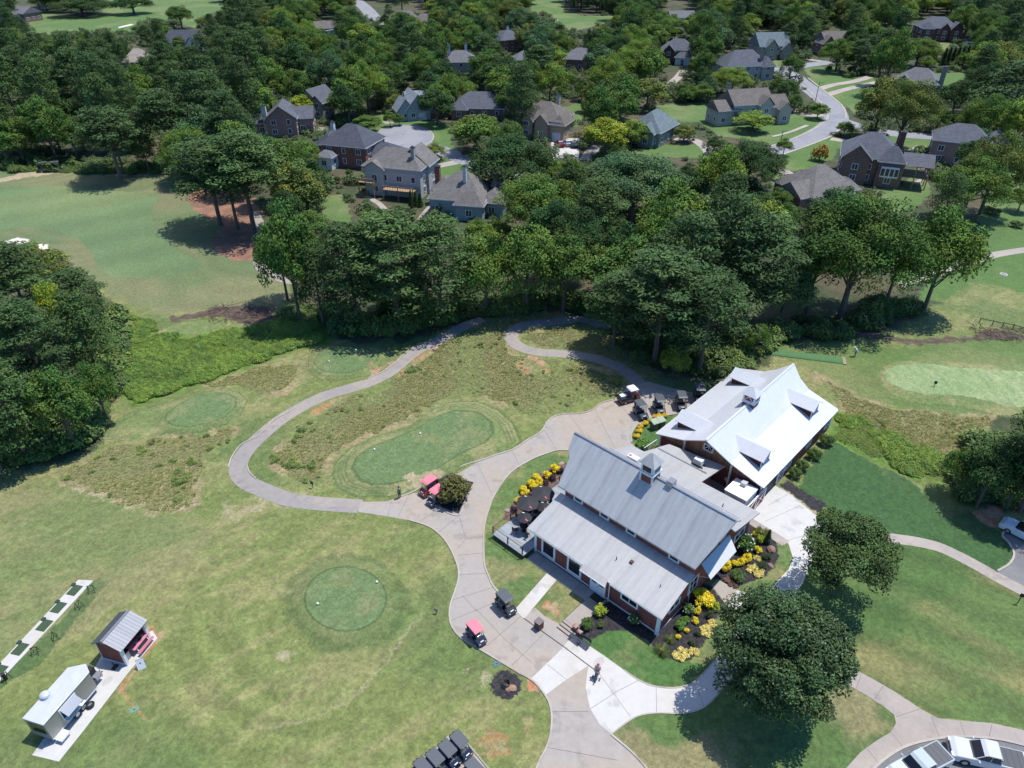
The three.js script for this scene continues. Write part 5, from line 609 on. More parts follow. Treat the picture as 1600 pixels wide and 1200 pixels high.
const KIND = { tall: ['pine_tree', TALL, M_pineBark], // protos, leaf materials, name, word
  broad: ['oak_tree', BROAD, M_bark], pine: ['pine_tree', PINES, M_pineBark], cone: ['conifer_tree', CONE, M_bark],
};
const protoCache = new Map(), TREES = [];
function plant(kind, tone, x, z, H, w, turn, label, group) {
  const [name, all, bm] = KIND[kind], protos = kind === 'broad' && w > 14 ? GRAND : all, p = protos[Math.floor(R() * protos.length)], key = protos.indexOf(p) + kind + tone;
  const t = thing(kind === 'broad' ? NAMES[tone] ?? name : name, label, 'tree', [x, heightAt(x, z), z], turn, group); t.scale.set(w / p.w, H / p.H, w / p.w);
  mesh('trunk', p.trunkGeo ?? (p.trunkGeo = p.trunk), bm, t); mesh('crown', p.crown, LEAF[tone], t);
  TREES.push({ o: t, x, z, H, w, kind, tone }); return t;
}
// height of a tree from its foot and its top on the photo
function heightFrom(u, vb, vt) { const g = gp(u, vb); let lo = 0.5, hi = 45; for (let i = 0; i < 30; i++) { const m = (lo + hi) / 2; if (toPhoto(g.x, m, g.z)[1] > vt) lo = m; else hi = m; } return [g, lo]; }
// single trees one can tell apart: foot u, foot v, top v, crown width on the photo, kind, tone, label
const SINGLE = [
  [1092, 582, 425, 128, 'tall', 'pine', 'tall pine with bare trunk standing right behind the cart barn'], [1022, 566, 388, 150, 'pine', 'pine', 'broad pine beside the looped cart path above the parked carts'], [1160, 515, 330, 135, 'pine', 'pine', 'tall pine behind the far end of the white roofed cart barn'], [958, 540, 425, 92, 'pine', 'pine2', 'pine inside the loop of the cart path'], [1060, 520, 330, 130, 'pine', 'pine', 'pine in the second row behind the cart barn'], [1120, 510, 300, 110, 'pine', 'pine', 'pine in the back row behind the cart barn'],
  [1312, 498, 285, 195, 'broad', 'oak', 'huge dark oak at the edge of the practice green'], [1258, 490, 330, 100, 'broad', 'dark', 'dark tree pressed against the left side of the huge oak'], [1442, 488, 312, 118, 'broad', 'mid', 'leaning tree right of the huge oak over the cart path'], [1380, 486, 330, 100, 'broad', 'oak', 'tree between the huge oak and the leaning tree'],
  [560, 512, 345, 108, 'pine', 'pine', 'pine at the left end of the central wood by the weeds'], [622, 512, 330, 145, 'pine', 'pine2', 'widest pine of the central wood above the oval tee'], [690, 504, 336, 126, 'pine', 'pine2', 'pine where the left cart path enters the wood'], [760, 492, 350, 110, 'broad', 'mid', 'pale layered tree in the middle of the central wood'], [822, 488, 332, 118, 'broad', 'mid', 'broad tree beside the top of the looped cart path'], [880, 488, 355, 100, 'broad', 'oak', 'dark tree directly over the loop of the cart path'], [470, 505, 300, 95, 'broad', 'oak', 'tree at the left corner of the central wood near the brush'], [505, 508, 375, 78, 'pine', 'pine', 'shorter pine beside the green weeds'], [450, 470, 330, 75, 'broad', 'dark', 'dark tree over the bend of the fairway path'],
  [345, 352, 215, 120, 'tall', 'pine', 'pine with bare trunk at the fairway edge, left of its row'], [372, 358, 230, 90, 'tall', 'pine', 'second pine trunk standing on the bare red earth'], [398, 362, 205, 130, 'tall', 'pine2', 'rightmost pine of the row on bare red earth'], [190, 282, 165, 95, 'tall', 'pine', 'pine standing in front of the wood beyond the fairway'], [272, 262, 140, 85, 'tall', 'pine', 'thin pine with pale stem at the far fairway edge'],
  [985, 345, 232, 165, 'broad', 'blue', 'very wide blue-green tree below the green roofed house'], [1160, 300, 214, 112, 'broad', 'dark', 'dark domed tree beside the curving street'], [838, 372, 262, 130, 'broad', 'mid', 'large tree in front of the white driveway'], [800, 305, 200, 145, 'broad', 'dark', 'wide dark tree left of the white driveway'],
  [1400, 232, 112, 95, 'broad', 'olive', 'tall drooping tree behind the brick house with the deck'], [1364, 215, 108, 70, 'broad', 'olive', 'slimmer half of the drooping pair behind the brick house'], [1305, 112, 55, 60, 'broad', 'mid', 'round street tree in front of the tan brick house'], [1232, 128, 78, 38, 'broad', 'oak', 'small round tree beside the street corner'], [1228, 160, 120, 34, 'broad', 'oak', 'small tree on the grass verge left of the street'], [1276, 186, 158, 32, 'broad', 'mid', 'low spreading tree beside the street bend'], [1318, 212, 188, 26, 'broad', 'mid', 'small round tree at the street junction'], [1223, 244, 214, 26, 'broad', 'mid', 'small tree beside the lower lamp post'],
  [285, 45, 5, 40, 'broad', 'oak', 'round tree standing alone beside the far fairway'], [210, 22, -10, 62, 'broad', 'dark', 'wide dark tree on the far fairway'], [130, 25, -6, 90, 'broad', 'dark', 'dark tree group at the near side of the far fairway'], [540, 182, 136, 58, 'broad', 'mid', 'domed tree right of the stone house'], [475, 186, 145, 42, 'broad', 'lime', 'lime green tree beside the stone house'], [683, 196, 132, 56, 'broad', 'dark', 'dark tree beside the cottage at the turning circle'], [575, 208, 178, 48, 'broad', 'oak', 'low tree beside the turning circle'], [610, 198, 172, 20, 'broad', 'mid', 'small tree on the lawn above the turning circle'], [624, 196, 176, 16, 'broad', 'oak', 'smaller of two lawn trees above the turning circle'], [680, 250, 222, 34, 'broad', 'olive', 'pale thin tree on the island by the street'],
  [745, 238, 172, 75, 'broad', 'mid', 'spreading tree beside the street into the turning circle'], [945, 245, 178, 70, 'broad', 'lime', 'lime tree left of the green roofed house'], [985, 232, 182, 55, 'broad', 'light', 'bright tree in front of the green roofed house'], [1068, 222, 192, 34, 'broad', 'olive', 'pale round tree on the drive beside the green roofed house'], [1140, 150, 100, 66, 'broad', 'light', 'bright tree in front of the large grey roofed house'], [1010, 172, 116, 60, 'broad', 'olive', 'drooping willow-like tree above the green roofed house'], [945, 172, 120, 44, 'broad', 'blue', 'blue-green cone shaped tree on the hillside'], [1175, 205, 172, 60, 'broad', 'light', 'loose pale tree in front of the grey house garden'], [1095, 160, 128, 36, 'broad', 'mid', 'trimmed tree in the garden left of grey house'], [1070, 162, 136, 28, 'broad', 'oak', 'small dark tree by the garden hedge'],
  [1530, 335, 195, 100, 'broad', 'olive', 'pale tree in front of the right brick house'], [1500, 345, 238, 110, 'broad', 'mid', 'broad tree below the right brick house'], [1590, 330, 290, 40, 'broad', 'mid', 'small tree on the right lawn with mulch ring'], [1565, 215, 95, 120, 'pine', 'pine', 'dark pine behind the right brick house'], [1525, 180, 90, 80, 'broad', 'dark', 'dark tree beside the long hedge'], [1485, 185, 120, 60, 'broad', 'dark', 'dark tree right of the grey chimney'],
  [1378, 150, 35, 60, 'broad', 'mid', 'tall tree between the two upper driveways'], [1430, 105, 55, 62, 'broad', 'mid', 'tree left of the long dark hedge'], [1505, 60, 2, 60, 'broad', 'mid', 'tree beside the dark brick house'], [1372, 48, 5, 60, 'broad', 'mid', 'round tree in front of the far wood edge'],
  [45, 720, 560, 110, 'pine', 'pine2', 'pine at the lowest corner of the left wood'], [120, 700, 565, 95, 'broad', 'oak', 'dense tree at the right lower edge of left wood'], [90, 640, 470, 105, 'pine', 'pine', 'pine in the middle of the left wood'], [160, 600, 450, 80, 'pine', 'pine2', 'slim pine at the right edge of left wood'], [30, 620, 440, 110, 'pine', 'pine', 'pine at the far left of the left wood'], [115, 560, 430, 60, 'broad', 'lime', 'yellow-green tree among the dark left pines'], [60, 530, 380, 110, 'pine', 'pine', 'highest pine of the left wood below the bunkers'], [140, 520, 420, 80, 'pine', 'pine', 'pine on the upper right edge of left wood'], [5, 740, 600, 100, 'pine', 'pine2', 'pine cut by the left border of the view'], [170, 660, 560, 60, 'broad', 'oak', 'low tree at the corner of the left wood by the tee'],
  [1525, 792, 688, 88, 'broad', 'dark', 'dark bushy tree at the corner of the dark lawn'], [1490, 770, 695, 60, 'broad', 'oak', 'smaller bushy tree left of the dark corner tree'], [1592, 800, 610, 120, 'pine', 'pine', 'tall pine cut by the right border above the white car'], [1570, 795, 700, 70, 'broad', 'dark', 'dark bush tree beside the white parked car'],
  [1050, 592, 535, 46, 'broad', 'light', 'small bright tree at the foot of the pines by carts'], [1176, 560, 500, 40, 'broad', 'mid', 'small tree beside the round cart pad'],
];
for (const [u, vb, vt, wp, kind, tone, label] of SINGLE) { const [g, H] = heightFrom(u, vb, vt), s = toPhoto(g.x, H * 0.6, g.z)[2]; plant(kind, tone, g.x, g.z, H, wp / s * 1.04, R() * 6.28, label); }
// the woods: where crowns show on the photo; open places (houses, streets, lawns) stay free
{
  const mw = 800, mh = 600, cv = document.createElement('canvas'); cv.width = mw; cv.height = mh; const c = cv.getContext('2d'); c.fillStyle = '#000'; c.fillRect(0, 0, mw, mh);
  const fill = (p, s) => { c.fillStyle = s; c.beginPath(); p.forEach(([x, y], i) => (i ? c.lineTo(x / 2, y / 2) : c.moveTo(x / 2, y / 2))); c.closePath(); c.fill(); };
  WOODS.forEach((p) => fill(p, '#fff')); LAWNS.forEach((p) => fill(p, '#000')); CLEAR.forEach((p) => fill(p, '#000'));
  fill([[300, 272], [300, 200], [420, 200], [420, 330], [395, 345], [330, 330]], '#fff');
  const m = c.getImageData(0, 0, mw, mh).data, ok = (u, v) => { if (v < 0) return 1; const x = clamp(Math.round(u / 2), 0, mw - 1), y = Math.round(v / 2); return y < mh && m[(y * mw + x) * 4] > 127 ? 1 : 0; };
  const r = rngOf(4242); let n = 0; const rows = [], cover = new Uint8Array(mw * mh);
  const stamp = (cu, cw, rx, ry) => { for (let y = Math.max(0, Math.floor((cw - ry) / 2)); y <= Math.min(mh - 1, (cw + ry) / 2); y++) for (let x = Math.max(0, Math.floor((cu - rx) / 2)); x <= Math.min(mw - 1, (cu + rx) / 2); x++) if (((x * 2 - cu) / rx) ** 2 + ((y * 2 - cw) / ry) ** 2 < 1) cover[y * mw + x] = 1; };
  for (const t of TREES) { const y0 = t.kind === 'broad' ? 0.1 : 0.3, [cu, cw, s] = toPhoto(t.x, t.H * (1 + y0) / 2, t.z), top = toPhoto(t.x, t.H, t.z)[1], bot = toPhoto(t.x, t.H * y0, t.z)[1]; stamp(cu, cw, t.w / 2 * s * 0.86, (bot - top) / 2 * 0.86); }
  for (let v = 560; v > -26; ) { const g = gp(800, v), d = -g.z; rows.push(v); const stepM = d < 160 ? 6.5 : d < 260 ? 9 : d < 380 ? 12 : 14; const q = toPhoto(0, 0, g.z - stepM); v = q[1]; }
  for (const v of rows) {
    const g = gp(800, v), d = -g.z, half = d * 0.78 + 40, sp = d < 160 ? 6 : d < 260 ? 8 : d < 380 ? 10 : 11;
    for (let x = -half + r() * sp; x < half; x += sp * (0.7 + 0.6 * r())) {
      const z = g.z + (r() - 0.5) * 5, [u, w] = toPhoto(x, 0, z); if (u < -70 || u > 1670) continue; if (w > 0 && !ok(u, w)) continue;
      const kind = r() < (u < 430 ? 0.5 : u > 1150 && w < 130 ? 0.25 : 0.08) ? 'pine' : 'broad', big = kind === 'pine' ? (u < 430 ? 18 : 15) : 13, wd = kind === 'pine' ? 8.5 : 11; let done = false;
      for (const k of [1.1, 0.85, 0.62, 0.42]) {
        const H = big * k * (0.75 + 0.55 * r()), W = wd * Math.sqrt(k) * Math.max(0.75, k) * (0.85 + 0.35 * r()) * (d > 380 ? 1.25 : 1);
        if (TREES.some((t) => Math.hypot(t.x - x, t.z - z) < (t.w + W) * 0.27)) continue;
        const y0 = kind === 'pine' ? 0.3 : 0.1, [cu, cw, s] = toPhoto(x, H * (1 + y0) / 2, z), top = toPhoto(x, H, z)[1], bot = toPhoto(x, H * y0, z)[1], ry = (bot - top) / 2, rx = W / 2 * s; let hit = 0, tot = 0;
        for (let a = 0; a < 16; a++) for (const q of [0.55, 0.95]) { tot++; hit += ok(cu + Math.cos(a * 0.3927) * rx * q, cw + Math.sin(a * 0.3927) * ry * q); }
        if (hit < tot * 0.94) continue;
        // a crown wholly behind nearer crowns is left out
        let cov = 0; for (let q = 0; q < 40; q++) { const t = q * 2.399, k = Math.sqrt((q + 0.5) / 40); const xx = Math.round((cu + Math.cos(t) * rx * k) / 2), yy = Math.round((cw + Math.sin(t) * ry * k) / 2); if (yy < -7 || xx < 0 || xx >= mw || (yy >= 0 && cover[yy * mw + xx])) cov++; }
        if (cov > 40 * (d > 300 ? 0.84 : 0.76)) { done = true; break; }
        stamp(cu, cw, rx * 0.86, ry * 0.86);
        const a = r(), tone = kind === 'pine' ? (a < 0.6 ? 'pine' : 'pine2') : a < 0.3 ? 'oak' : a < 0.52 ? 'dark' : a < 0.74 ? 'mid' : a < 0.84 ? 'olive' : a < 0.93 ? 'light' : 'blue';
        plant(kind, tone, x, z, H, W, r() * 6.28, null); n++; done = true; break;
      }
    }
  }
  console.log('wood trees', n);
}
// woodland labels: kind and tone, counted outward from the nearest house or single tree
{
  const word = { oak: 'deep green', dark: 'very dark', mid: 'mid green', light: 'bright green', lime: 'yellow-green', blue: 'blue-green', olive: 'olive green', pine: 'grey-green', pine2: 'fresh green', gold: 'golden' }, seen = new Map();
  for (const t of TREES.filter((q) => !q.o.userData.label)) {
    let best = null, bd = 1e9; for (const l of LANDMARKS) { const d = Math.hypot(l.x - t.x, l.z - t.z); if (d < bd) { bd = d; best = l; } }
    t.l = best; t.bd = bd;
  }
  for (const t of TREES.filter((q) => q.l).sort((a, b) => a.bd - b.bd)) {
    const k = word[t.tone] + (t.kind === 'pine' || t.kind === 'tall' ? ' pine' : t.kind === 'cone' ? ' conifer' : ' tree') + '|' + t.l.name, i = seen.get(k) ?? 0; seen.set(k, i + 1);
    t.o.userData.label = (i ? ordinal(i) + ' nearest ' : 'nearest ') + k.replace('|', ' to '); t.o.userData.group = t.kind === 'pine' ? 'pines of the woods' : 'broadleaf trees of the woods';
  }
}
// ---------------------------------------------------------------- shrubs and beds
const SHRUB = (() => {
  const dome = (seed, o) => { const r = rngOf(seed), S = leafSet(); for (let i = 0; i < (o.c ?? 26); i++) { const d = dirOf(r); d.y = Math.abs(d.y); const q = 0.35 + 0.4 * r(); clump(S, V(d.x * q, 0.42 + d.y * q * 0.85, d.z * q), o.cr ?? 0.3, o.cr ?? 0.3, o.n ?? 46, o.len ?? 0.16, o.wid ?? 0.12, r, { hue: o.hue ?? 0.15, var: o.var ?? 0.3, scatter: 0.7, lift: 0.35, spark: o.spark }); } return leafGeo(S); };
  const flat = (seed) => { const r = rngOf(seed), S = leafSet(); for (let i = 0; i < 40; i++) { const a = r() * 6.28, q = Math.sqrt(r()) * 0.85; clump(S, V(Math.cos(a) * q, 0.16, Math.sin(a) * q), 0.22, 0.18, 22, 0.2, 0.13, r, { hue: 0.2, lift: 0.8 }); } return leafGeo(S); };
  const plume = (seed) => { const r = rngOf(seed), S = leafSet(); for (let i = 0; i < 620; i++) { const a = r() * 6.28, l = 0.6 + 0.6 * r(), e = 0.25 + 0.8 * r(), d = V(Math.cos(a) * Math.cos(e), Math.sin(e), Math.sin(a) * Math.cos(e)), s = V(-Math.sin(a), 0, Math.cos(a)).multiplyScalar(0.025), m = d.clone().multiplyScalar(l * 0.6), t = d.clone().multiplyScalar(l * 1.05).add(V(0, -0.3 * l * Math.cos(e), 0)), k = 0.7 + 0.6 * r(); for (const q of [s.clone().negate(), s, m, s, t, m]) S.p.push(q.x, q.y + 0.05, q.z); for (let j = 0; j < 6; j++) S.c.push(k, k, k); } return leafGeo(S); };
  const cone = CONE[0].crown.clone().scale(1 / 1.8, 1 / 4, 1 / 1.8);
  return { yellow: [dome(501, { n: 60 }), opaqueLeaf(0.80, 0.63, 0.020)], amber: [dome(502, {}), opaqueLeaf(0.78, 0.52, 0.030)], green: [dome(503, { len: 0.2, wid: 0.16 }), opaqueLeaf(0.11, 0.23, 0.03, 0.55)], dark: [dome(504, { c: 18 }), opaqueLeaf(0.042, 0.070, 0.020)], lime: [dome(505, {}), opaqueLeaf(0.32, 0.40, 0.03)], purple: [dome(506, { c: 18 }), opaqueLeaf(0.050, 0.022, 0.030)], flower: [dome(507, { spark: 0.0, len: 0.2, wid: 0.15 }), opaqueLeaf(0.075, 0.150, 0.025)], clipped: [dome(508, { c: 40, cr: 0.24, n: 50, len: 0.12, wid: 0.09 }), opaqueLeaf(0.080, 0.140, 0.022)], flat: [flat(509), opaqueLeaf(0.58, 0.48, 0.13)], plume: [plume(510), opaqueLeaf(0.48, 0.50, 0.20)], cone: [cone, opaqueLeaf(0.052, 0.085, 0.024)], bronze: [flat(511), opaqueLeaf(0.150, 0.075, 0.060)], olive: [dome(512, { c: 40, len: 0.13, wid: 0.09, n: 60, var: 0.5 }), opaqueLeaf(0.135, 0.130, 0.028)], gold: [dome(513, {}), opaqueLeaf(0.36, 0.24, 0.03)] };
})();
const stemGeo = new Geo().bar(V(0, -0.05, 0), V(0.03, 0.45, 0.02), 0.05, 5).geometry(), petalMat = mat(0.85, 0.85, 0.80, 0.6), petalGeo = new THREE.IcosahedronGeometry(0.07, 0);
function shrub(kind, u, v, wpx, hr, label, group, cat = 'shrub') { // u, v: middle of the shrub on the photo
  let h = 0, g, s; for (let i = 0; i < 4; i++) { g = gp(u, v, h * 0.5); s = toPhoto(g.x, h * 0.5, g.z)[2]; h = wpx / s * hr; } const w = wpx / s, [geo, m] = SHRUB[kind];
  const t = thing(kind === 'plume' ? 'ornamental_grass' : kind === 'flat' || kind === 'bronze' ? 'bedding_plant' : 'shrub', label, cat, [g.x, heightAt(g.x, g.z), g.z], R() * 6.28, group); t.scale.set(w / 1.82, h / (kind === 'flat' || kind === 'bronze' ? 0.42 : kind === 'cone' ? 2 : 1.2), w / 1.82);
  mesh('foliage', geo, m, t); mesh('stem', stemGeo, M_bark, t);
  if (kind === 'flower') for (let i = 0; i < 16; i++) { const d = dirOf(R); d.y = Math.abs(d.y) * 0.9 + 0.1; mesh('blossom', petalGeo, petalMat, t, [d.x * 0.92, 0.45 + d.y * 0.8, d.z * 0.92]); }
  return t;
}
[[867, 731], [855, 741], [837, 745], [843, 752], [829, 754], [833, 760], [817, 764], [821, 770], [811, 781]].forEach(([u, v], i) => shrub('yellow', u, v, i === 0 ? 18 : i === 8 ? 14 : 16, 0.75, (i === 0 ? 'first' : ordinal(i)) + ' golden shrub from the drive end in the row beside the deck', 'golden shrubs beside the deck'));
[[876, 735], [864, 746], [853, 755], [838, 765], [827, 775], [803, 795]].forEach(([u, v], i) => shrub('purple', u, v, 15, 0.6, ordinal(i) + ' dark purple shrub along the deck railing, counted from the clubhouse', 'purple shrubs along the deck'));
[[995, 681], [999, 673], [1000, 666], [1008, 661], [1027, 651], [1038, 649]].forEach(([u, v], i) => shrub('amber', u, v, i === 4 ? 16 : 12, 0.6, ordinal(i) + ' amber shrub of the curved kerb planting, counted from the clubhouse', 'amber shrubs round the kerb'));
shrub('lime', 1016, 657, 10, 0.7, 'lime shrub between amber ones on the curved kerb'); shrub('green', 1004, 692, 25, 0.62, 'large round green shrub beside the white stair rail');
shrub('lime', 938, 953, 23, 0.8, 'bright lime shrub beside the front walk'); shrub('clipped', 917, 974, 24, 0.8, 'mottled green shrub beside the brick steps'); shrub('clipped', 939, 976, 13, 0.7, 'small green shrub below the lime one'); shrub('flower', 991, 967, 20, 1.0, 'white flowering shrub against the front red wall');
shrub('yellow', 1099, 932, 37, 0.7, 'largest golden shrub, beside the side walk'); shrub('flower', 1075, 952, 21, 0.8, 'leafy green shrub at the side wall corner bed'); shrub('yellow', 1091, 954, 13, 0.9, 'golden shrub touching the leafy green one'); shrub('yellow', 1087, 969, 12.5, 0.75, 'golden shrub in the middle of the corner bed'); shrub('green', 1063, 977, 18, 0.8, 'green shrub nearest the white corner post'); shrub('green', 1071, 968, 15, 0.8, 'green shrub behind the one by the corner post'); shrub('yellow', 1073, 985, 10, 0.75, 'small golden shrub right of the green pair'); shrub('yellow', 1060, 995, 10, 0.75, 'small golden shrub beside the pale grass tuft'); shrub('plume', 1047, 996, 18, 0.8, 'pale ornamental grass nearest the house corner'); shrub('plume', 1035, 1012, 26, 0.8, 'larger ornamental grass at the lawn edge'); shrub('flat', 1064, 1021, 26, 0.2, 'wide yellow ground plant at the lower bed tip'); shrub('flat', 1084, 1018, 17, 0.25, 'smaller yellow ground plant at the lower bed tip'); shrub('dark', 1090, 989, 12, 0.7, 'dark little shrub in the corner bed by the grass edge'); shrub('dark', 1081, 1004, 12, 0.7, 'dark little shrub above the yellow ground plants'); shrub('flat', 1105, 986, 23, 0.2, 'yellow ground plant beside the big shade tree'); shrub('flat', 1114, 974, 16, 0.25, 'yellow ground plant right of the golden middle shrub'); shrub('lime', 1118, 947, 16, 0.9, 'yellow-green shrub below the largest golden shrub'); shrub('dark', 1109, 959, 16, 0.8, 'dark shrub below the yellow-green one');
shrub('flower', 1165, 848, 34, 0.8, 'large white flowered shrub under the rear window'); shrub('yellow', 1181, 833, 10, 0.8, 'small golden shrub behind the large white flowered one'); shrub('yellow', 1184, 858, 14, 0.85, 'golden shrub beside the dark cypress'); [[1168, 872, 18], [1158, 878, 15], [1147, 880, 14], [1135, 884, 21]].forEach(([u, v, w], i) => shrub('yellow', u, v, w, 0.8, ordinal(i) + ' golden shrub of the row below the white awning, from the right', 'golden shrubs below the awning')); shrub('flat', 1183, 872, 13, 0.3, 'pale ground plant among the rocks'); shrub('flat', 1180, 891, 26, 0.22, 'wide pale yellow ground plant at the oval lawn'); shrub('clipped', 1153, 899, 28, 0.6, 'mixed green shrub below the golden row'); shrub('dark', 1198, 869, 17, 0.7, 'dark shrub right of the golden row'); shrub('dark', 1191, 882, 18, 0.7, 'dark shrub above the pale yellow ground plant'); shrub('lime', 1188, 842, 14, 1.1, 'upright lime shrub left of the dark cypress'); shrub('cone', 1201, 838, 14, 2.1, 'dark narrow cypress in the rear bed'); shrub('plume', 1192, 829, 26, 0.8, 'feathery green grass behind the dark cypress'); shrub('bronze', 1143, 909, 24, 0.2, 'bronze ground plants beside the side walk');
[[1292, 687, 27, 0.75], [1273, 709, 26, 0.75], [1254, 727, 24, 0.75], [1243, 739, 24, 0.75]].forEach(([u, v, w, h], i) => shrub('clipped', u, v, w, h, ordinal(i) + ' clipped hedge bush along the barn wall, from the far end', 'hedge bushes along the barn'));
shrub('olive', 707, 765, 56, 0.82, 'large olive bush on the mulch island by two pink carts', undefined, 'bush');
shrub('gold', 1283, 238, 30, 0.85, 'golden leaved bush on the lawn before the brick house', undefined, 'bush'); shrub('flower', 1437, 238, 30, 0.6, 'white flowering bush right of the covered deck'); [[622, 291], [566, 282], [585, 290], [545, 292]].forEach(([u, v], i) => shrub('clipped', u - 20, v - 12, 16, 0.8, ordinal(i) + ' round garden bush left of the grey sided house', 'garden bushes')); [[645, 244], [662, 248], [611, 240]].forEach(([u, v], i) => shrub('dark', u + 20 * (i < 2), v, 20, 0.7, ordinal(i) + ' dark bush on the verge below the turning circle', 'verge bushes'));
[[1346, 103], [1330, 108], [1349, 112], [1332, 116], [1295, 107]].forEach(([u, v], i) => shrub('clipped', u, v, 13, 0.8, ordinal(i) + ' clipped ball on the lawn between the upper drives', 'clipped balls')); [[1590, 350], [1545, 327], [1556, 330]].forEach(([u, v], i) => shrub('clipped', u, v, 22, 0.5, ordinal(i) + ' low bush on the right lawn', 'right lawn bushes'));
for (let i = 0; i < 9; i++) { const [g, H] = heightFrom(1472 + i * 7, 102 - i * 0.6, 74 - i * 0.6); plant('cone', 'dark', g.x, g.z, H, 3.6, R() * 6, ordinal(i) + ' conifer of the dark hedge row, from the left', 'conifers of the dark hedge row'); }
for (let i = 0; i < 3; i++) { const [g, H] = heightFrom(643 + i * 7, 325 - i, 297 + i * 2); plant('cone', 'dark', g.x, g.z, H, 2.0, R() * 6, ordinal(i) + ' slim cypress beside the timber deck, from the left', 'cypresses beside the deck'); }
// the two shade trees in front and the crown over the drive
{
  const magnolia = broadTree(900, 12.4, 11.6, { clear: 0.08, clumps: 130, leaves: 42000, cr: 0.19, len: 0.27, wid: 0.18, hue: 0.2, var: 0.55, spark: 0, scatter: 0.85 }), elm = broadTree(901, 10.4, 10.0, { clear: 0.16, clumps: 84, leaves: 21000, cr: 0.21, len: 0.25, wid: 0.16, hue: 0.2, var: 0.6, scatter: 0.9 });
  for (const [p, u, v, m, label] of [[magnolia, 1194, 1090, new THREE.MeshPhysicalMaterial({ color: rgb(0.062, 0.108, 0.036), vertexColors: true, roughness: 0.42, specularIntensity: 0.5, side: THREE.DoubleSide }), 'large dark glossy shade tree on the lawn below clubhouse'], [elm, 1298, 926, leafMat(0.080, 0.128, 0.040), 'grey-green shade tree between dark lawn and drive']]) {
    const g = gp(u, v), t = thing('shade_tree', label, 'tree', [g.x, 0, g.z], 0.7); mesh('trunk', p.trunk, M_bark, t); mesh('crown', p.crown, m, t);
  }
}
// ---------------------------------------------------------------- tall grass, weeds, undergrowth (uncountable)
function scatter(name, label, geo, m, polys, count, size, tones, seed, avoid = []) {
  const r = rngOf(seed), qs = polys.map(plan), area = qs.map((q) => Math.abs(q.reduce((s, p, i) => { const n = q[(i + 1) % q.length]; return s + p[0] * n[1] - n[0] * p[1]; }, 0) / 2)), tot = area.reduce((a, b) => a + b, 0), M = [], C = [], av = avoid.map(plan), d = new THREE.Object3D();
  qs.forEach((q, k) => { const x0 = Math.min(...q.map((p) => p[0])), x1 = Math.max(...q.map((p) => p[0])), z0 = Math.min(...q.map((p) => p[1])), z1 = Math.max(...q.map((p) => p[1])); let n = Math.round(count * area[k] / tot), guard = n * 12; while (n > 0 && guard-- > 0) { const x = lerp(x0, x1, r()), z = lerp(z0, z1, r()); if (!inPoly(q, x, z) || av.some((a) => inPoly(a, x, z))) continue; const c = fbm(x * 0.16, z * 0.16, 3); if (r() > 0.2 + 1.3 * c || insideDist(q, x, z) < 1.6 * vnoise(x * 0.8, z * 0.8)) continue; n--; const cl = name === 'tall_grass' ? 0.6 + 0.8 * c : 0.45 + 1.5 * sstep(0.35, 0.7, fbm(x * 0.33 + 70, z * 0.33, 3)), s = lerp(size[0], size[1], r()) * cl; d.position.set(x, heightAt(x, z) - 0.03, z); d.rotation.set(0, r() * 6.28, 0); d.scale.set(s * (0.8 + 0.5 * r()), s * (0.7 + 0.6 * r()), s * (0.8 + 0.5 * r())); d.updateMatrix(); M.push(d.matrix.clone()); const t = mix3(tones[Math.floor(r() * tones.length)], tones[c > 0.5 ? 0 : tones.length - 1], 0.4), v = 0.8 + 0.4 * r(); C.push(rgb(t[0] * v, t[1] * v, t[2] * v)); } });
  const im = new THREE.InstancedMesh(geo, m, M.length); M.forEach((a, i) => { im.setMatrixAt(i, a); im.setColorAt(i, C[i]); }); im.name = name; im.castShadow = im.receiveShadow = true; im.userData = { kind: 'stuff', label, category: 'grass' }; scene.add(im); return im;
}
const tuftGeo = (() => { const r = rngOf(31), S = leafSet(); for (let i = 0; i < 16; i++) { const a = r() * 6.28, e = 0.25 + 0.8 * r(), l = 0.5 + 0.5 * r(), d = V(Math.cos(a) * Math.cos(e), Math.sin(e), Math.sin(a) * Math.cos(e)).multiplyScalar(l), s = V(-Math.sin(a), 0, Math.cos(a)).multiplyScalar(0.05), k = 0.75 + 0.5 * r(), o = V((r() - 0.5) * 0.3, 0, (r() - 0.5) * 0.3); for (const q of [o.clone().sub(s), o.clone().add(s), o.clone().add(d)]) S.p.push(q.x, q.y, q.z); for (let j = 0; j < 3; j++) S.c.push(k, k, k); } return leafGeo(S); })();
const weedGeo = (() => { const r = rngOf(32), S = leafSet(); for (let i = 0; i < 9; i++) clump(S, V((r() - 0.5) * 0.9, 0.2 + r() * 0.45, (r() - 0.5) * 0.9), 0.3, 0.24, 26, 0.15, 0.1, r, { lift: 0.6, hue: 0.25, var: 0.6 }); return leafGeo(S); })();
const M_tuft = opaqueLeaf(1, 1, 1, 0.9), M_weed = opaqueLeaf(1, 1, 1, 0.7);
scatter('tall_grass', 'tall rough meadow grass between the cart paths', tuftGeo, M_tuft, [MEADOW_C, MEADOW_L, MEADOW_R, [[810, 530], [830, 516], [890, 509], [940, 518], [980, 542], [1010, 572], [960, 566], [900, 551], [840, 545]], [[300, 602], [340, 590], [400, 572], [480, 562], [480, 590], [440, 612], [400, 628], [374, 612]]], 52000, [0.12, 0.34], [[0.300, 0.335, 0.098], [0.370, 0.350, 0.145], [0.335, 0.282, 0.155]], 71, [TEE_A2, TEE_C2, TEE_B2, [[803, 566], [830, 554], [850, 558], [862, 578], [850, 587], [822, 585], [808, 576]]]);
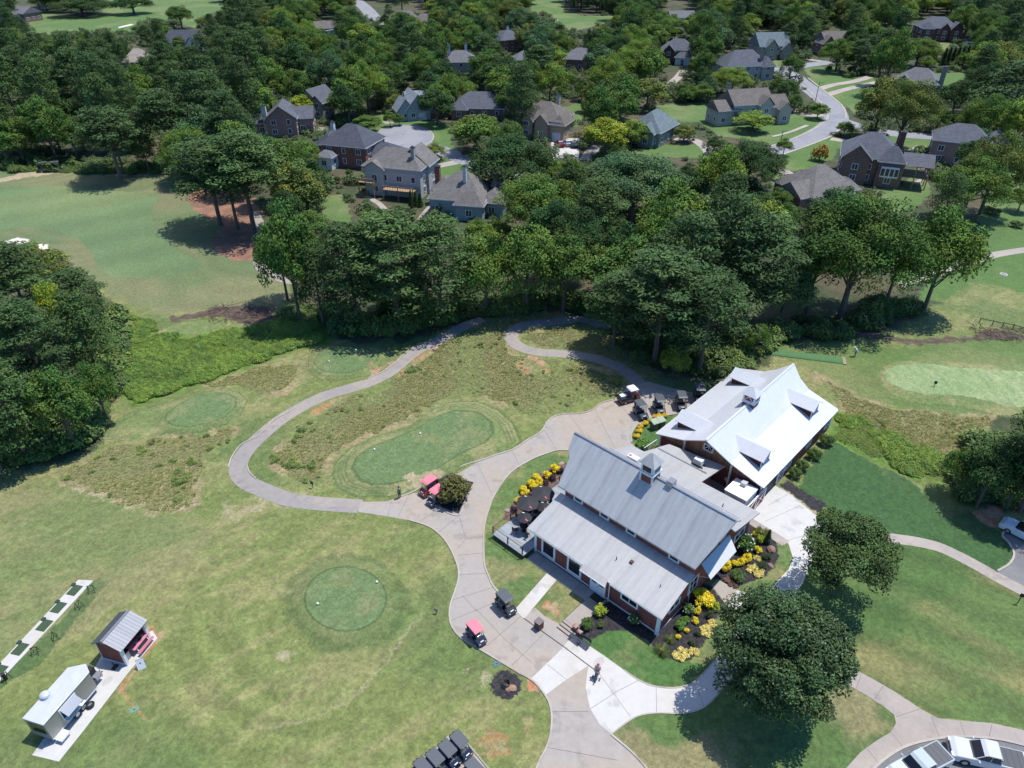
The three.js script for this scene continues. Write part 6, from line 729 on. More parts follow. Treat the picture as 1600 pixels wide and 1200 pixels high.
scatter('weeds', 'bright green waist-high weeds beside the left wood', weedGeo, M_weed, [LUSH_L, [[200, 495], [230, 490], [260, 500], [250, 520], [205, 525]], [[1292, 688], [1302, 642], [1340, 652], [1390, 674], [1440, 692], [1478, 722], [1476, 756], [1425, 748], [1360, 718]], [[455, 520], [480, 490], [525, 485], [530, 515], [500, 530]]], 24000, [0.2, 0.6], [[0.165, 0.265, 0.036], [0.250, 0.310, 0.040], [0.100, 0.185, 0.034]], 72);
scatter('weed_patch', 'scattered green weed clumps in the brown meadow', weedGeo, M_weed, [[[245, 745], [318, 738], [318, 772], [300, 790], [260, 790], [250, 770]], MEADOW_L, MEADOW_C, MEADOW_R, [[1010, 590], [1110, 596], [1180, 575], [1210, 575], [1110, 618], [1040, 603]]], 380, [0.22, 0.5], [[0.120, 0.190, 0.035], [0.170, 0.220, 0.045]], 73, [TEE_C2, TEE_B2]);
scatter('undergrowth', 'leafy undergrowth filling the foot of the woods', weedGeo, M_weed, [[[430, 500], [540, 528], [640, 524], [700, 506], [780, 494], [870, 482], [930, 500], [950, 480], [860, 455], [700, 470], [560, 490], [450, 470]], [[950, 535], [1000, 568], [1120, 596], [1200, 570], [1215, 530], [1320, 530], [1440, 490], [1430, 460], [1300, 490], [1150, 520], [1000, 530]], [[-40, 738], [90, 718], [155, 686], [190, 620], [200, 560], [188, 490], [140, 450], [130, 520], [120, 640], [-40, 690]], [[290, 275], [-40, 268], [-40, 255], [290, 258]], [[1480, 740], [1510, 700], [1640, 640], [1640, 800], [1560, 795], [1500, 780]]], 9000, [0.8, 1.7], [[0.065, 0.115, 0.028], [0.090, 0.150, 0.030], [0.130, 0.190, 0.034]], 74);
scatter('understory', 'bushes and saplings between the trees of the far woods', weedGeo, M_weed, [[[-60, 262], [290, 262], [420, 330], [700, 350], [900, 360], [1240, 340], [1660, 250], [1660, 30], [1200, 20], [400, 30], [-60, 30]]], 12000, [1.0, 2.2], [[0.052, 0.094, 0.026], [0.070, 0.118, 0.028], [0.095, 0.145, 0.030]], 75, [...LAWNS, ...CLEAR]);
// ---------------------------------------------------------------- golf carts, pickups, cars
const profile = (pts, w, bevel, y0 = 0) => { const s = new THREE.Shape(pts.map((p) => new THREE.Vector2(...p))), g = new THREE.ExtrudeGeometry(s, { depth: w - 2 * bevel, bevelEnabled: true, bevelThickness: bevel, bevelSize: bevel, bevelSegments: 2, steps: 1 }); g.translate(0, y0, -w / 2 + bevel); return g; }; // x forward, z across
const wheelGeo = (r, w) => { const g = new THREE.CylinderGeometry(r, r, w, 20); g.rotateX(Math.PI / 2); return g; }, M_tyre = mat(0.018, 0.018, 0.020, 0.85), M_rim = mat(0.45, 0.46, 0.48, 0.35, { metalness: 0.6 });
function wheels(t, list, r, w) { for (const [x, z] of list) { const k = mesh('wheel', wheelGeo(r, w), M_tyre, t, [x, r, z]); mesh('rim', wheelGeo(r * 0.55, w + 0.02), M_rim, k); } }
const paint = (r, g, b, rough = 0.28) => new THREE.MeshPhysicalMaterial({ color: rgb(r, g, b), roughness: rough, clearcoat: 1, clearcoatRoughness: 0.06 });
function heading(u, v, u2, v2) { const a = gp(u, v), b = gp(u2, v2); return Math.atan2(-(b.z - a.z), b.x - a.x); }
function golfCart(u, v, turn, label, body, roof, seat, scale = 0.86, o = {}) {
  const g = gp(u, v), t = thing('golf_cart', label, 'golf cart', [g.x, heightAt(g.x, g.z) + 0.02, g.z], turn, o.group); t.scale.setScalar(scale);
  mesh('body', profile([[-1.12, 0.28], [-1.15, 0.72], [-0.55, 0.78], [-0.42, 0.66], [0.0, 0.62], [0.05, 0.34], [0.45, 0.32], [0.62, 0.78], [0.78, 0.84], [1.12, 0.62], [1.2, 0.36], [1.1, 0.26]], 1.12, 0.06), body, t);
  mesh('seat', profile([[-0.55, 0.8], [0.0, 0.78], [0.02, 0.88], [-0.42, 0.92], [-0.5, 1.3], [-0.6, 1.3]], 1.0, 0.03), seat, t);
  mesh('roof', profile([[-0.95, 1.86], [-0.88, 1.94], [0.52, 1.95], [0.66, 1.88], [0.62, 1.84], [-0.9, 1.82]], 1.16, 0.05), roof, t);
  for (const s of [-1, 1]) { mesh('roof_post', new Geo().bar(V(0.72, 0.8, s * 0.48), V(0.5, 1.86, s * 0.48), 0.022, 6), M_black, t); mesh('roof_post', new Geo().bar(V(-0.75, 0.75, s * 0.48), V(-0.72, 1.86, s * 0.48), 0.022, 6), M_black, t); mesh('headlight', new THREE.SphereGeometry(0.07, 10, 8).scale(0.5, 0.7, 1.3).translate(1.2, 0.56, s * 0.36), M_trim, t); }
  mesh('windscreen', new Geo().slab([V(0.75, 0.86, -0.46), V(0.75, 0.86, 0.46), V(0.52, 1.8, 0.46), V(0.52, 1.8, -0.46)], 0.01), new THREE.MeshPhysicalMaterial({ color: rgb(0.9, 0.93, 0.95), roughness: 0.05, transmission: 1, thickness: 0 }), t);
  const sw = mesh('steering_wheel', new THREE.TorusGeometry(0.17, 0.018, 6, 16).rotateY(Math.PI / 2).rotateZ(0.6).translate(0.42, 1.06, -0.26), M_black, t); mesh('steering_column', new Geo().bar(V(0.42, 1.06, -0.26), V(0.62, 0.76, -0.26), 0.02), M_black, t);
  for (const s of [-0.2, 0.2]) mesh('golf_bag', new Geo().bar(V(-1.05, 0.6, s), V(-1.22, 1.35, s), 0.13, 10, 0.14), o.bags ?? M_black, t); mesh('number_plate', new Geo().box(1.0, 0.735, -0.2, 1.14, 0.745, 0.2), M_trim, t);
  wheels(t, [[0.78, 0.5], [0.78, -0.5], [-0.72, 0.5], [-0.72, -0.5]], 0.23, 0.2); return t;
}
const P_navy = paint(0.016, 0.022, 0.045), P_black = paint(0.018, 0.019, 0.022, 0.4), M_charcoal = mat(0.075, 0.085, 0.100, 0.5), M_pink = mat(0.80, 0.19, 0.24, 0.55), P_red = paint(0.30, 0.028, 0.026), M_seatGrey = mat(0.13, 0.14, 0.16, 0.7), M_seatTan = mat(0.30, 0.24, 0.18, 0.7);
const fleetTurn = heading(702, 1160, 722, 1182), cartTurn = heading(736, 985, 756, 1008);
golfCart(744, 998, cartTurn, 'black golf cart with bright pink roof on the drive', P_navy, M_pink, M_seatGrey, 0.9); golfCart(790, 951, heading(780, 940, 797, 958), 'black golf cart with charcoal roof at the front walk', P_black, M_charcoal, M_seatGrey, 0.95);
golfCart(671, 769, heading(680, 758, 662, 770), 'red golf cart with pink roof nearest the tee, beside the bush', P_red, M_pink, M_seatGrey, 0.98); golfCart(683, 784, heading(692, 773, 674, 786), 'black golf cart with pink roof half under the bush', P_navy, M_pink, M_seatGrey, 0.98);
[[720, 1173], [702, 1187], [683, 1201], [664, 1215], [743, 1216]].forEach(([u, v], i) => golfCart(u, v, fleetTurn, i === 4 ? 'black golf cart alone in the second row of the cart pad' : ordinal(i) + ' black golf cart from the right in the parked row', P_navy, M_charcoal, M_seatGrey, 0.84, { group: 'black golf carts on the pad' }));
golfCart(1000, 650, heading(998, 640, 1008, 652), 'dark golf cart nearest the amber shrubs in the cart lot', P_navy, M_charcoal, M_seatGrey, 1.05); golfCart(1029, 642, heading(1028, 632, 1035, 646), 'grey golf cart second in the cart lot row', P_black, M_charcoal, M_seatGrey, 1.05); golfCart(1063, 636, heading(1063, 626, 1068, 640), 'golf cart with red bags third in the cart lot row', P_black, M_charcoal, M_seatTan, 1.05, { bags: mat(0.4, 0.05, 0.04, 0.6) }); golfCart(1091, 625, heading(1090, 616, 1094, 630), 'dark golf cart half hidden by the white barn roof', P_black, M_charcoal, M_seatGrey, 1.1);
golfCart(72, 268, 0.4, 'left of two dark golf carts under the trees beyond the fairway', P_black, M_charcoal, M_seatGrey, 1.2); golfCart(90, 267, 0.3, 'right of two dark golf carts under the trees beyond fairway', P_black, M_charcoal, M_seatGrey, 1.2); golfCart(1187, 550, 2.2, 'dark golf cart on the small round pad below the pines', P_black, M_charcoal, M_seatGrey, 0.9);
{ const g = gp(982, 626), t = thing('utility_cart', 'red utility cart with white roof and loaded cargo bed', 'utility cart', [g.x, 0.02, g.z], heading(966, 625, 998, 616)); mesh('body', profile([[-1.5, 0.35], [-1.5, 0.62], [0.1, 0.62], [0.15, 0.4], [0.75, 0.4], [0.85, 0.85], [1.3, 0.75], [1.5, 0.5], [1.45, 0.3]], 1.4, 0.06), paint(0.10, 0.016, 0.018), t); const b = mesh('cargo_bed', new Geo().box(-1.6, 0.66, -0.72, 0.0, 0.72, 0.72), M_black, t); for (const s of [[-1.6, -0.72, 0, -0.66], [-1.6, 0.66, 0, 0.72], [-1.6, -0.65, -1.54, 0.65]]) mesh('bed_side', new Geo().box(s[0], 0.721, s[1], s[2], 1.05, s[3]), M_black, b); mesh('load', new Geo().box(-1.4, 0.73, -0.4, -0.8, 1.2, 0.3), M_trim, b); mesh('load', new Geo().box(-0.7, 0.73, -0.5, -0.2, 1.0, 0.1), mat(0.32, 0.28, 0.36, 0.8), b); mesh('seat', new Geo().box(0.05, 0.62, -0.55, 0.5, 1.2, 0.55), M_seatGrey, t); mesh('roof', profile([[-0.1, 1.9], [0, 1.98], [1.0, 1.96], [1.1, 1.88]], 1.4, 0.04), M_trim, t); for (const s of [-1, 1]) for (const [x, y] of [[1.0, 0.8], [0.0, 0.7]]) mesh('roof_post', new Geo().bar(V(x, y, s * 0.6), V(x, 1.9, s * 0.6), 0.03), M_black, t); wheels(t, [[1.0, 0.6], [1.0, -0.6], [-0.95, 0.6], [-0.95, -0.6]], 0.28, 0.24); }
function pickup(u, v, turn, label, pm, bedM, scale) {
  const g = gp(u, v), t = thing('pickup_truck', label, 'pickup truck', [g.x, 0.02, g.z], turn); t.scale.setScalar(scale);
  mesh('body', profile([[-2.85, 0.5], [-2.85, 1.08], [-0.75, 1.1], [1.05, 1.12], [2.5, 1.02], [2.82, 0.86], [2.88, 0.5], [2.4, 0.36], [-2.6, 0.38]], 1.96, 0.09), pm, t);
  mesh('glass', profile([[-0.78, 1.1], [-0.62, 1.72], [0.55, 1.72], [1.28, 1.12]], 1.74, 0.06), M_glass, t);
  mesh('cab_roof', profile([[-0.72, 1.72], [-0.6, 1.84], [0.36, 1.85], [0.6, 1.74]], 1.62, 0.05), pm, t); for (const s of [-1, 1]) { mesh('roof_pillar', new Geo().bar(V(1.24, 1.16, s * 0.84), V(0.52, 1.78, s * 0.78), 0.05, 5), pm, t); mesh('roof_pillar', new Geo().bar(V(-0.76, 1.16, s * 0.88), V(-0.6, 1.78, s * 0.8), 0.06, 5), pm, t); mesh('roof_pillar', new Geo().bar(V(0.12, 1.16, s * 0.9), V(0.08, 1.78, s * 0.82), 0.04, 5), pm, t); mesh('mirror', new THREE.SphereGeometry(0.13, 10, 8).scale(0.7, 0.8, 1.3).translate(1.0, 1.22, s * 1.12), pm, t); mesh('headlight', new Geo().box(2.72, 0.8, s * 0.7 - 0.2, 2.99, 0.96, s * 0.7 + 0.2), M_trim, t); mesh('tail_light', new Geo().box(-2.96, 0.75, s * 0.85 - 0.09, -2.93, 1.05, s * 0.85 + 0.09), mat(0.35, 0.02, 0.02, 0.4), t); for (const x of [0.35, -0.55]) mesh('door_handle', new Geo().box(x - 0.12, 0.98, s * 0.985 - 0.015, x + 0.12, 1.02, s * 0.985 + 0.015), M_trim, t); }
  const b = mesh('bed_cover', new Geo().box(-2.8, 1.185, -0.86, -0.86, 1.225, 0.86), bedM, t); for (let i = 1; i < 4; i++) mesh('cover_seam', new Geo().box(-2.8 + i * 0.485 - 0.015, 1.226, -0.86, -2.8 + i * 0.485 + 0.015, 1.232, 0.86), M_black, b);
  mesh('bumper', profile([[2.8, 0.42], [2.98, 0.45], [2.98, 0.66], [2.84, 0.7]], 1.9, 0.04), M_steel, t); mesh('grille', new Geo().box(2.9, 0.6, -0.5, 2.975, 0.92, 0.5), M_black, t); mesh('wiper_cowl', new Geo().box(1.2, 1.17, -0.8, 1.38, 1.2, 0.8), M_black, t); wheels(t, [[1.85, 0.88], [1.85, -0.88], [-1.75, 0.88], [-1.75, -0.88]], 0.42, 0.28); return t;
}
pickup(1537, 1188, heading(1590, 1196, 1482, 1170), 'white pickup with ribbed grey bed cover beside the kerb', paint(0.56, 0.58, 0.62), mat(0.075, 0.080, 0.088, 0.7), 0.92); pickup(1432, 1203, heading(1468, 1184, 1396, 1222), 'silver pickup with flat grey bed cover cut by the lower border', paint(0.44, 0.49, 0.52), mat(0.095, 0.102, 0.108, 0.7), 0.92);
function car(u, v, turn, label, pm, scale = 1) {
  const g = gp(u, v), t = thing('car', label, 'car', [g.x, 0.025, g.z], turn); t.scale.setScalar(scale);
  mesh('body', profile([[-2.25, 0.45], [-2.2, 0.88], [-1.5, 0.98], [0.9, 0.96], [1.95, 0.82], [2.22, 0.6], [2.2, 0.34], [-2.1, 0.32]], 1.76, 0.12), pm, t); mesh('glass', profile([[-1.55, 0.98], [-0.95, 1.4], [0.25, 1.42], [1.02, 0.97]], 1.52, 0.07), M_glass, t); mesh('roof', profile([[-1.0, 1.4], [-0.8, 1.49], [0.1, 1.5], [0.32, 1.41]], 1.36, 0.05), pm, t);
  for (const s of [-1, 1]) { mesh('headlight', new Geo().box(2.0, 0.62, s * 0.62 - 0.2, 2.3, 0.74, s * 0.62 + 0.2), M_trim, t); mesh('tail_light', new Geo().box(-2.4, 0.68, s * 0.65 - 0.18, -2.3, 0.8, s * 0.65 + 0.18), mat(0.35, 0.02, 0.02, 0.4), t); mesh('mirror', new THREE.SphereGeometry(0.1, 8, 6).translate(0.7, 1.04, s * 0.96), pm, t); } wheels(t, [[1.35, 0.78], [1.35, -0.78], [-1.35, 0.78], [-1.35, -0.78]], 0.33, 0.22);
}
car(1598, 838, heading(1620, 848, 1580, 828), 'white car parked at the right border', paint(0.66, 0.70, 0.72)); car(874, 228, 1.9, 'red car, left of three on the white drive', paint(0.20, 0.02, 0.025)); car(886, 227, 1.8, 'silver car, middle of three on the white drive', paint(0.35, 0.38, 0.42)); car(896, 229, 1.7, 'dark blue car, right of three on the white drive', paint(0.02, 0.03, 0.06)); car(1512, 72, 0.3, 'silver car on the drive beside the dark brick mansion', paint(0.6, 0.64, 0.68));
// ---------------------------------------------------------------- practice range: shed, food trailer, mats
const frameOf = (a, b) => { const d = V(b.x - a.x, 0, b.z - a.z); return [d.length(), Math.atan2(-d.z, d.x)]; };
sheet('range_slab', [[150, 1040], [160, 1022], [238, 985], [246, 997], [200, 1052], [128, 1145], [92, 1190], [50, 1180]], M_white, 0.014);
{ // shed: local x along the ridge, z towards the open side
  const a = gp(199, 1039), b = gp(234, 996), c = gp(163, 1028), [L, turn] = frameOf(a, b), w = Math.hypot(c.x - a.x, c.z - a.z), t = thing('open_shed', 'small red shed with striped grey metal roof and open side', 'shed', [a.x, 0.02, a.z], turn), D = -w, H = 2.35, rd = D * 0.55, rh = 3.15, ov = 0.25;
  const gable = [[0, 0], [0, H], [rd, rh - 0.12], [D, H], [D, 0]]; for (const x of [0, L - 0.1]) mesh('end_wall', sweep(gable, x, x + 0.1), M_red, t); mesh('back_wall', new Geo().box(0.1, 0, D, L - 0.1, H, D + 0.1), M_red, t);
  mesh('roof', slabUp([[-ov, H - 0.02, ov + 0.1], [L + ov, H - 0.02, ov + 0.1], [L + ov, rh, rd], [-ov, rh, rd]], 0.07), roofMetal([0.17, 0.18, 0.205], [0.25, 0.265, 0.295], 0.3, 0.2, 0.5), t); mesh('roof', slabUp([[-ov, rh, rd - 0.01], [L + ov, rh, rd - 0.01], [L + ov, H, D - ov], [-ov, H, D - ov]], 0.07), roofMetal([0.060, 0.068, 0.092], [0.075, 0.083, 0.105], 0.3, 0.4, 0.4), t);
  mesh('ridge_cap', new Geo().box(-ov, rh - 0.02, rd - 0.12, L + ov, rh + 0.04, rd + 0.1), M_steel, t); for (const x of [0.05, L - 0.05]) { mesh('corner_post', new Geo().box(x - 0.13, 0, -0.11, x + 0.13, H - 0.1, 0.12), M_trim, t); mesh('corner_post', new Geo().box(x - 0.1, 0, D - 0.06, x + 0.1, H - 0.1, D - 0.005), M_trim, t); }
  for (const s of [[-0.02, 0, D * 0.62], [-0.02, 0, D * 0.18]]) mesh('gable_vent', new Geo().box(-0.04, H + 0.12, s[2] - 0.35, -0.005, H + 0.22, s[2] + 0.35), M_trim, t); mesh('base_rail', new Geo().box(-0.04, 0, D, -0.005, 0.14, 0), M_trim, t); mesh('eave_beam', new Geo().box(0, H - 0.22, 0.13, L, H - 0.08, 0.2), M_trim, t); mesh('shelf', new Geo().box(0.5, 0.95, D + 0.11, L - 0.4, 1.0, D + 0.6), mat(0.6, 0.25, 0.22, 0.7), t);
  const q = (x, z) => { const cs = Math.cos(turn), sn = Math.sin(turn); return [a.x + cs * x + sn * z, 0.02, a.z - sn * x + cs * z]; };
  const p = thing('picnic_table', 'pink picnic table with bowls half inside the open shed', 'picnic table', q(L * 0.66, -0.15), turn); mesh('table_top', new Geo().box(-0.95, 0.72, -0.38, 0.95, 0.78, 0.38), mat(0.62, 0.20, 0.24, 0.6), p); for (const s of [-1, 1]) { mesh('bench', new Geo().box(-0.95, 0.42, s * 0.72 - 0.14, 0.95, 0.47, s * 0.72 + 0.14), mat(0.52, 0.15, 0.18, 0.6), p); for (const x of [-0.65, 0.65]) mesh('leg', new Geo().bar(V(x, 0, s * 0.62), V(x, 0.72, s * 0.2), 0.04, 5), M_trim, p); }
  for (const [x, m, r] of [[-0.3, M_trim, 0.1], [0.15, M_black, 0.17], [0.5, M_trim, 0.09]]) { const bw = thing('bowl', ['white bowl at the near end of pink table', 'black tray in the middle of pink table', 'white bowl at the far end of pink table'][x < 0 ? 0 : x < 0.3 ? 1 : 2], 'bowl', q(L * 0.66 + x, -0.1), turn); bw.position.y = 0.81; mesh('dish', new THREE.CylinderGeometry(r, r * 0.7, 0.1, 14).translate(0, 0.05, 0), m, bw); mesh('rim', new THREE.TorusGeometry(r, 0.012, 5, 16).rotateX(1.5708).translate(0, 0.1, 0), M_steel, bw); }
  const rk = thing('ball_rack', 'grey rack with drawers inside the near end of open shed', 'rack', q(0.55, -0.5), turn); mesh('frame', new Geo().box(-0.25, 0.1, -0.3, 0.25, 0.95, 0.3), M_steel, rk); mesh('tray', new Geo().box(-0.3, 0.96, -0.34, 0.3, 1.04, 0.34), M_black, rk); for (const [x, z] of [[-0.22, 0.26], [0.22, 0.26], [-0.22, -0.26], [0.22, -0.26]]) mesh('leg', new Geo().bar(V(x, 0, z), V(x, 0.12, z), 0.03, 4), M_black, rk);
  const bk = thing('bicycle_rack', 'small black stand leaning at the red end wall of shed', 'stand', q(-0.5, -0.9), turn); mesh('hoop', new THREE.TorusGeometry(0.32, 0.025, 6, 18).rotateY(1.2).translate(0, 0.36, 0), M_black, bk); mesh('foot', new Geo().box(-0.3, 0, -0.2, 0.3, 0.04, 0.2), M_black, bk); mesh('brace', new Geo().bar(V(0.2, 0.04, 0), V(-0.1, 0.6, 0.2), 0.02), M_black, bk);
}
{ // food trailer: local x along its length (front to the right), z towards the serving side
  const a = gp(68, 1133, 2.7), b = gp(139, 1051, 2.7), c = gp(36, 1123, 2.7), [L, turn] = frameOf(a, b), w = Math.hypot(c.x - a.x, c.z - a.z), t = thing('food_trailer', 'white food trailer with shiny silver roof and open serving hatch', 'trailer', [a.x, 0.02, a.z], turn), W = -w, M_body = mat(0.300, 0.290, 0.265, 0.4, { metalness: 0.3 }), M_silver = new THREE.MeshStandardMaterial({ color: rgb(0.66, 0.68, 0.72), roughness: 0.3, metalness: 0.35, bumpMap: tex(256, 6, (x, y) => wrapN(x, y, 6, (p, q) => fbm(p * 0.9, q * 0.9, 3)), false), bumpScale: 0.12 });
  const foot = [[0, 0], [L, 0], [L + 0.55, W * 0.42], [L - 0.15, W], [0, W]]; const sh = new THREE.Shape(foot.map(([x, z]) => new THREE.Vector2(x, -z))), bg = new THREE.ExtrudeGeometry(sh, { depth: 2.15, bevelEnabled: false }); bg.rotateX(-Math.PI / 2); bg.translate(0, 0.5, 0); mesh('body', metricUV(bg), M_body, t);
  const rg = new THREE.ExtrudeGeometry(sh, { depth: 0.06, bevelEnabled: true, bevelSize: 0.05, bevelThickness: 0.03, bevelSegments: 2 }); rg.rotateX(-Math.PI / 2); rg.translate(0, 2.68, 0); mesh('roof', metricUV(rg), M_silver, t);
  { const v = mesh('roof_fan', new THREE.CylinderGeometry(0.3, 0.34, 0.25, 18).translate(L * 0.42, 2.9, W * 0.86), M_silver, t); mesh('fan_cap', new THREE.SphereGeometry(0.4, 18, 10, 0, 6.283, 0, 1.57).scale(1, 0.55, 1).translate(L * 0.42, 3.02, W * 0.86), M_silver, v); }
  const hx0 = L * 0.30, hx1 = L * 0.62; mesh('hatch_opening', new Geo().box(hx0, 1.2, 0.002, hx1, 2.35, 0.02), M_black, t); mesh('hatch_flap', slabUp([[hx0, 2.42, 0.02], [hx1, 2.42, 0.02], [hx1, 1.85, 0.72], [hx0, 1.85, 0.72]], 0.04), M_steel, t); mesh('counter', new Geo().box(hx0, 1.08, 0.02, hx1, 1.14, 0.5), M_trim, t); mesh('hatch_frame', ringGeo(hx1 - hx0 + 0.2, 1.35, 0.1, 0.05), M_trim, t, [(hx0 + hx1) / 2, 1.1, 0.005]);
  mesh('skirt_trim', new Geo().box(0, 0.5, 0.003, L, 0.58, 0.03), M_trim, t); mesh('rear_window', new Geo().box(-0.02, 1.2, W + 0.3, -0.004, 2.3, -0.3), M_glass, t); mesh('awning_step', new Geo().box(0.1, 0.3, 0.05, 1.0, 0.5, 0.7), mat(0.8, 0.8, 0.8, 0.6), t); mesh('front_vent', new Geo().box(L + 0.1, 1.9, W * 0.3, L + 0.62, 2.6, W * 0.05), M_black, t); mesh('tongue', new Geo().bar(V(L + 0.2, 0.5, W * 0.4), V(L + 1.5, 0.45, W * 0.4), 0.06), M_black, t); mesh('gas_box', new Geo().box(L + 0.5, 0.55, W * 0.65, L + 1.15, 0.95, W * 0.2), M_steel, t); mesh('jack', new Geo().bar(V(L + 1.3, 0, W * 0.4), V(L + 1.3, 0.9, W * 0.4), 0.04), M_black, t);
  for (const x of [L * 0.5, L * 0.64]) { const k = mesh('wheel', wheelGeo(0.36, 0.22), M_tyre, t, [x, 0.36, 0.02]); mesh('rim', wheelGeo(0.2, 0.24), M_rim, k); } mesh('fender', new Geo().box(L * 0.42, 0.74, -0.05, L * 0.72, 0.8, 0.2), M_trim, t);
  const cs = Math.cos(turn), sn = Math.sin(turn), q = (x, z) => [a.x + cs * x + sn * z, 0.02, a.z - sn * x + cs * z]; const s = thing('spare_wheel', 'black spare wheels stacked against the food trailer', 'wheel', q(L * 0.72, 0.35), turn); mesh('tyre', new THREE.TorusGeometry(0.26, 0.11, 8, 18).rotateX(1.35).translate(0, 0.2, 0), M_tyre, s); mesh('rim', wheelGeo(0.2, 0.12).rotateX(1.2).translate(0, 0.2, 0), M_rim, s);
}
ribbonAt([[146, 908], [118, 938], [72, 990], [22, 1042], [-30, 1096]]);
function ribbonAt() { sheet('range_strip', [[122, 906], [146, 907], [0, 1064], [-40, 1106], [-60, 1096], [0, 1036]], M_white, 0.014); }
const matTurn = heading(35, 1014, 120, 922), M_mat = new THREE.MeshStandardMaterial({ roughness: 1, color: rgb(0.045, 0.082, 0.040), bumpMap: grassBump, bumpScale: 0.01 });
[[119, 923], [94, 950], [72, 978], [34, 1015], [1, 1050]].forEach(([u, v], i) => { const g = gp(u, v), t = thing('range_mat', ordinal(i) + ' green hitting mat on the concrete strip, counted from the far end', 'mat', [g.x, 0.018, g.z], matTurn, 'hitting mats'); mesh('turf', new Geo().box(-0.62, 0, -0.66, 0.62, 0.04, 0.3), M_mat, t); mesh('ball_tray', new Geo().box(0.4, 0.04, -0.95, 0.75, 0.12, -0.6), mat(0.03, 0.045, 0.05, 0.6), t); });
[[144, 924], [124, 949], [87, 998], [57, 1021], [11, 1062]].forEach(([u, v], i) => { const g = gp(u, v), t = thing('bag_stand', ordinal(i) + ' black golf bag stand in the grass beside the strip, from far end', 'bag stand', [g.x, 0, g.z], 0.4 + i, 'bag stands'); for (const s of [-1, 1]) { mesh('side_frame', new Geo().bar(V(s * 0.28, 0, 0.3), V(s * 0.22, 0.85, 0), 0.025), M_black, t); mesh('rear_leg', new Geo().bar(V(s * 0.28, 0, -0.3), V(s * 0.22, 0.85, 0), 0.025), M_black, t); } mesh('top_bar', new Geo().bar(V(-0.3, 0.85, 0), V(0.3, 0.85, 0), 0.035), M_black, t); mesh('lower_bar', new Geo().bar(V(-0.28, 0.3, 0.2), V(0.28, 0.3, 0.2), 0.02), M_black, t); if (i === 4) mesh('bag', new Geo().bar(V(0, 0.05, 0.1), V(0.05, 0.95, 0.0), 0.16, 10, 0.15), M_black, t); });
{ const g = gp(222, 1041), t = thing('sandwich_board', 'white folding sandwich board on the grass beside the shed slab', 'sign', [g.x, 0, g.z], 0.5); for (const s of [-1, 1]) mesh('board', new Geo().slab([V(-0.34, 0.02, s * 0.36), V(0.34, 0.02, s * 0.36), V(0.34, 1.02, s * 0.03), V(-0.34, 1.02, s * 0.03)], 0.02), M_trim, t); mesh('mark', new Geo().slab([V(-0.06, 0.62, 0.18), V(0.06, 0.62, 0.18), V(0.06, 0.72, 0.147), V(-0.06, 0.72, 0.147)], 0.004), M_black, t).position.y = 0.006; }
// ---------------------------------------------------------------- things around the drive
{ const g = gp(842, 981), t = thing('waste_bin', 'dark brown square waste bin beside the front walk', 'bin', [g.x, 0.02, g.z], TURN); mesh('cabinet', new Geo().box(-0.32, 0, -0.32, 0.32, 0.95, 0.32), mat(0.085, 0.045, 0.038, 0.7), t); mesh('lid', new Geo().box(-0.36, 0.95, -0.36, 0.36, 1.02, 0.36), mat(0.16, 0.13, 0.13, 0.6), t); mesh('slot', new Geo().box(-0.18, 0.68, -0.335, 0.18, 0.85, -0.322), M_black, t); }
struct('concrete_joint', flipUp(ribbonGeo(plan([[818, 966], [880, 1010], [932, 1049]]), 0.09, 0.024)), mat(0.045, 0.028, 0.025, 0.9));
[[901, 999], [914, 1006]].forEach(([u, v], i) => { const g = gp(u, v), t = thing('bench', i ? 'right of the two blue-black benches beside brick steps' : 'left of the two blue-black benches beside brick steps', 'bench', [g.x, 0.02, g.z], TURN + Math.PI); const m = mat(0.016, 0.028, 0.050, 0.5); for (let k = 0; k < 4; k++) mesh('seat_slat', new Geo().box(-0.62, 0.42, -0.02 + k * 0.12, 0.62, 0.45, 0.08 + k * 0.12), m, t); for (let k = 0; k < 3; k++) mesh('back_slat', new Geo().box(-0.62, 0.55 + k * 0.13, -0.12 - k * 0.03, 0.62, 0.65 + k * 0.13, -0.09 - k * 0.03), m, t); for (const x of [-0.5, 0.5]) { mesh('leg', new Geo().bar(V(x, 0, 0.38), V(x, 0.42, 0.36), 0.03), M_black, t); mesh('leg', new Geo().bar(V(x, 0, -0.05), V(x, 0.95, -0.2), 0.03), M_black, t); } });
[[899, 983], [905, 992]].forEach(([u, v], i) => { const g = gp(u, v), t = thing('brick_pier', i ? 'lower brick pier at the end of the steps' : 'upper brick pier at the end of the steps', 'pier', [g.x, 0, g.z], TURN); mesh('shaft', new Geo().box(-0.2, 0, -0.2, 0.2, 0.5 - i * 0.1, 0.2), WL.brick, t); mesh('cap', new Geo().box(-0.25, 0.5 - i * 0.1, -0.25, 0.25, 0.56 - i * 0.1, 0.25), WL.pink, t); });
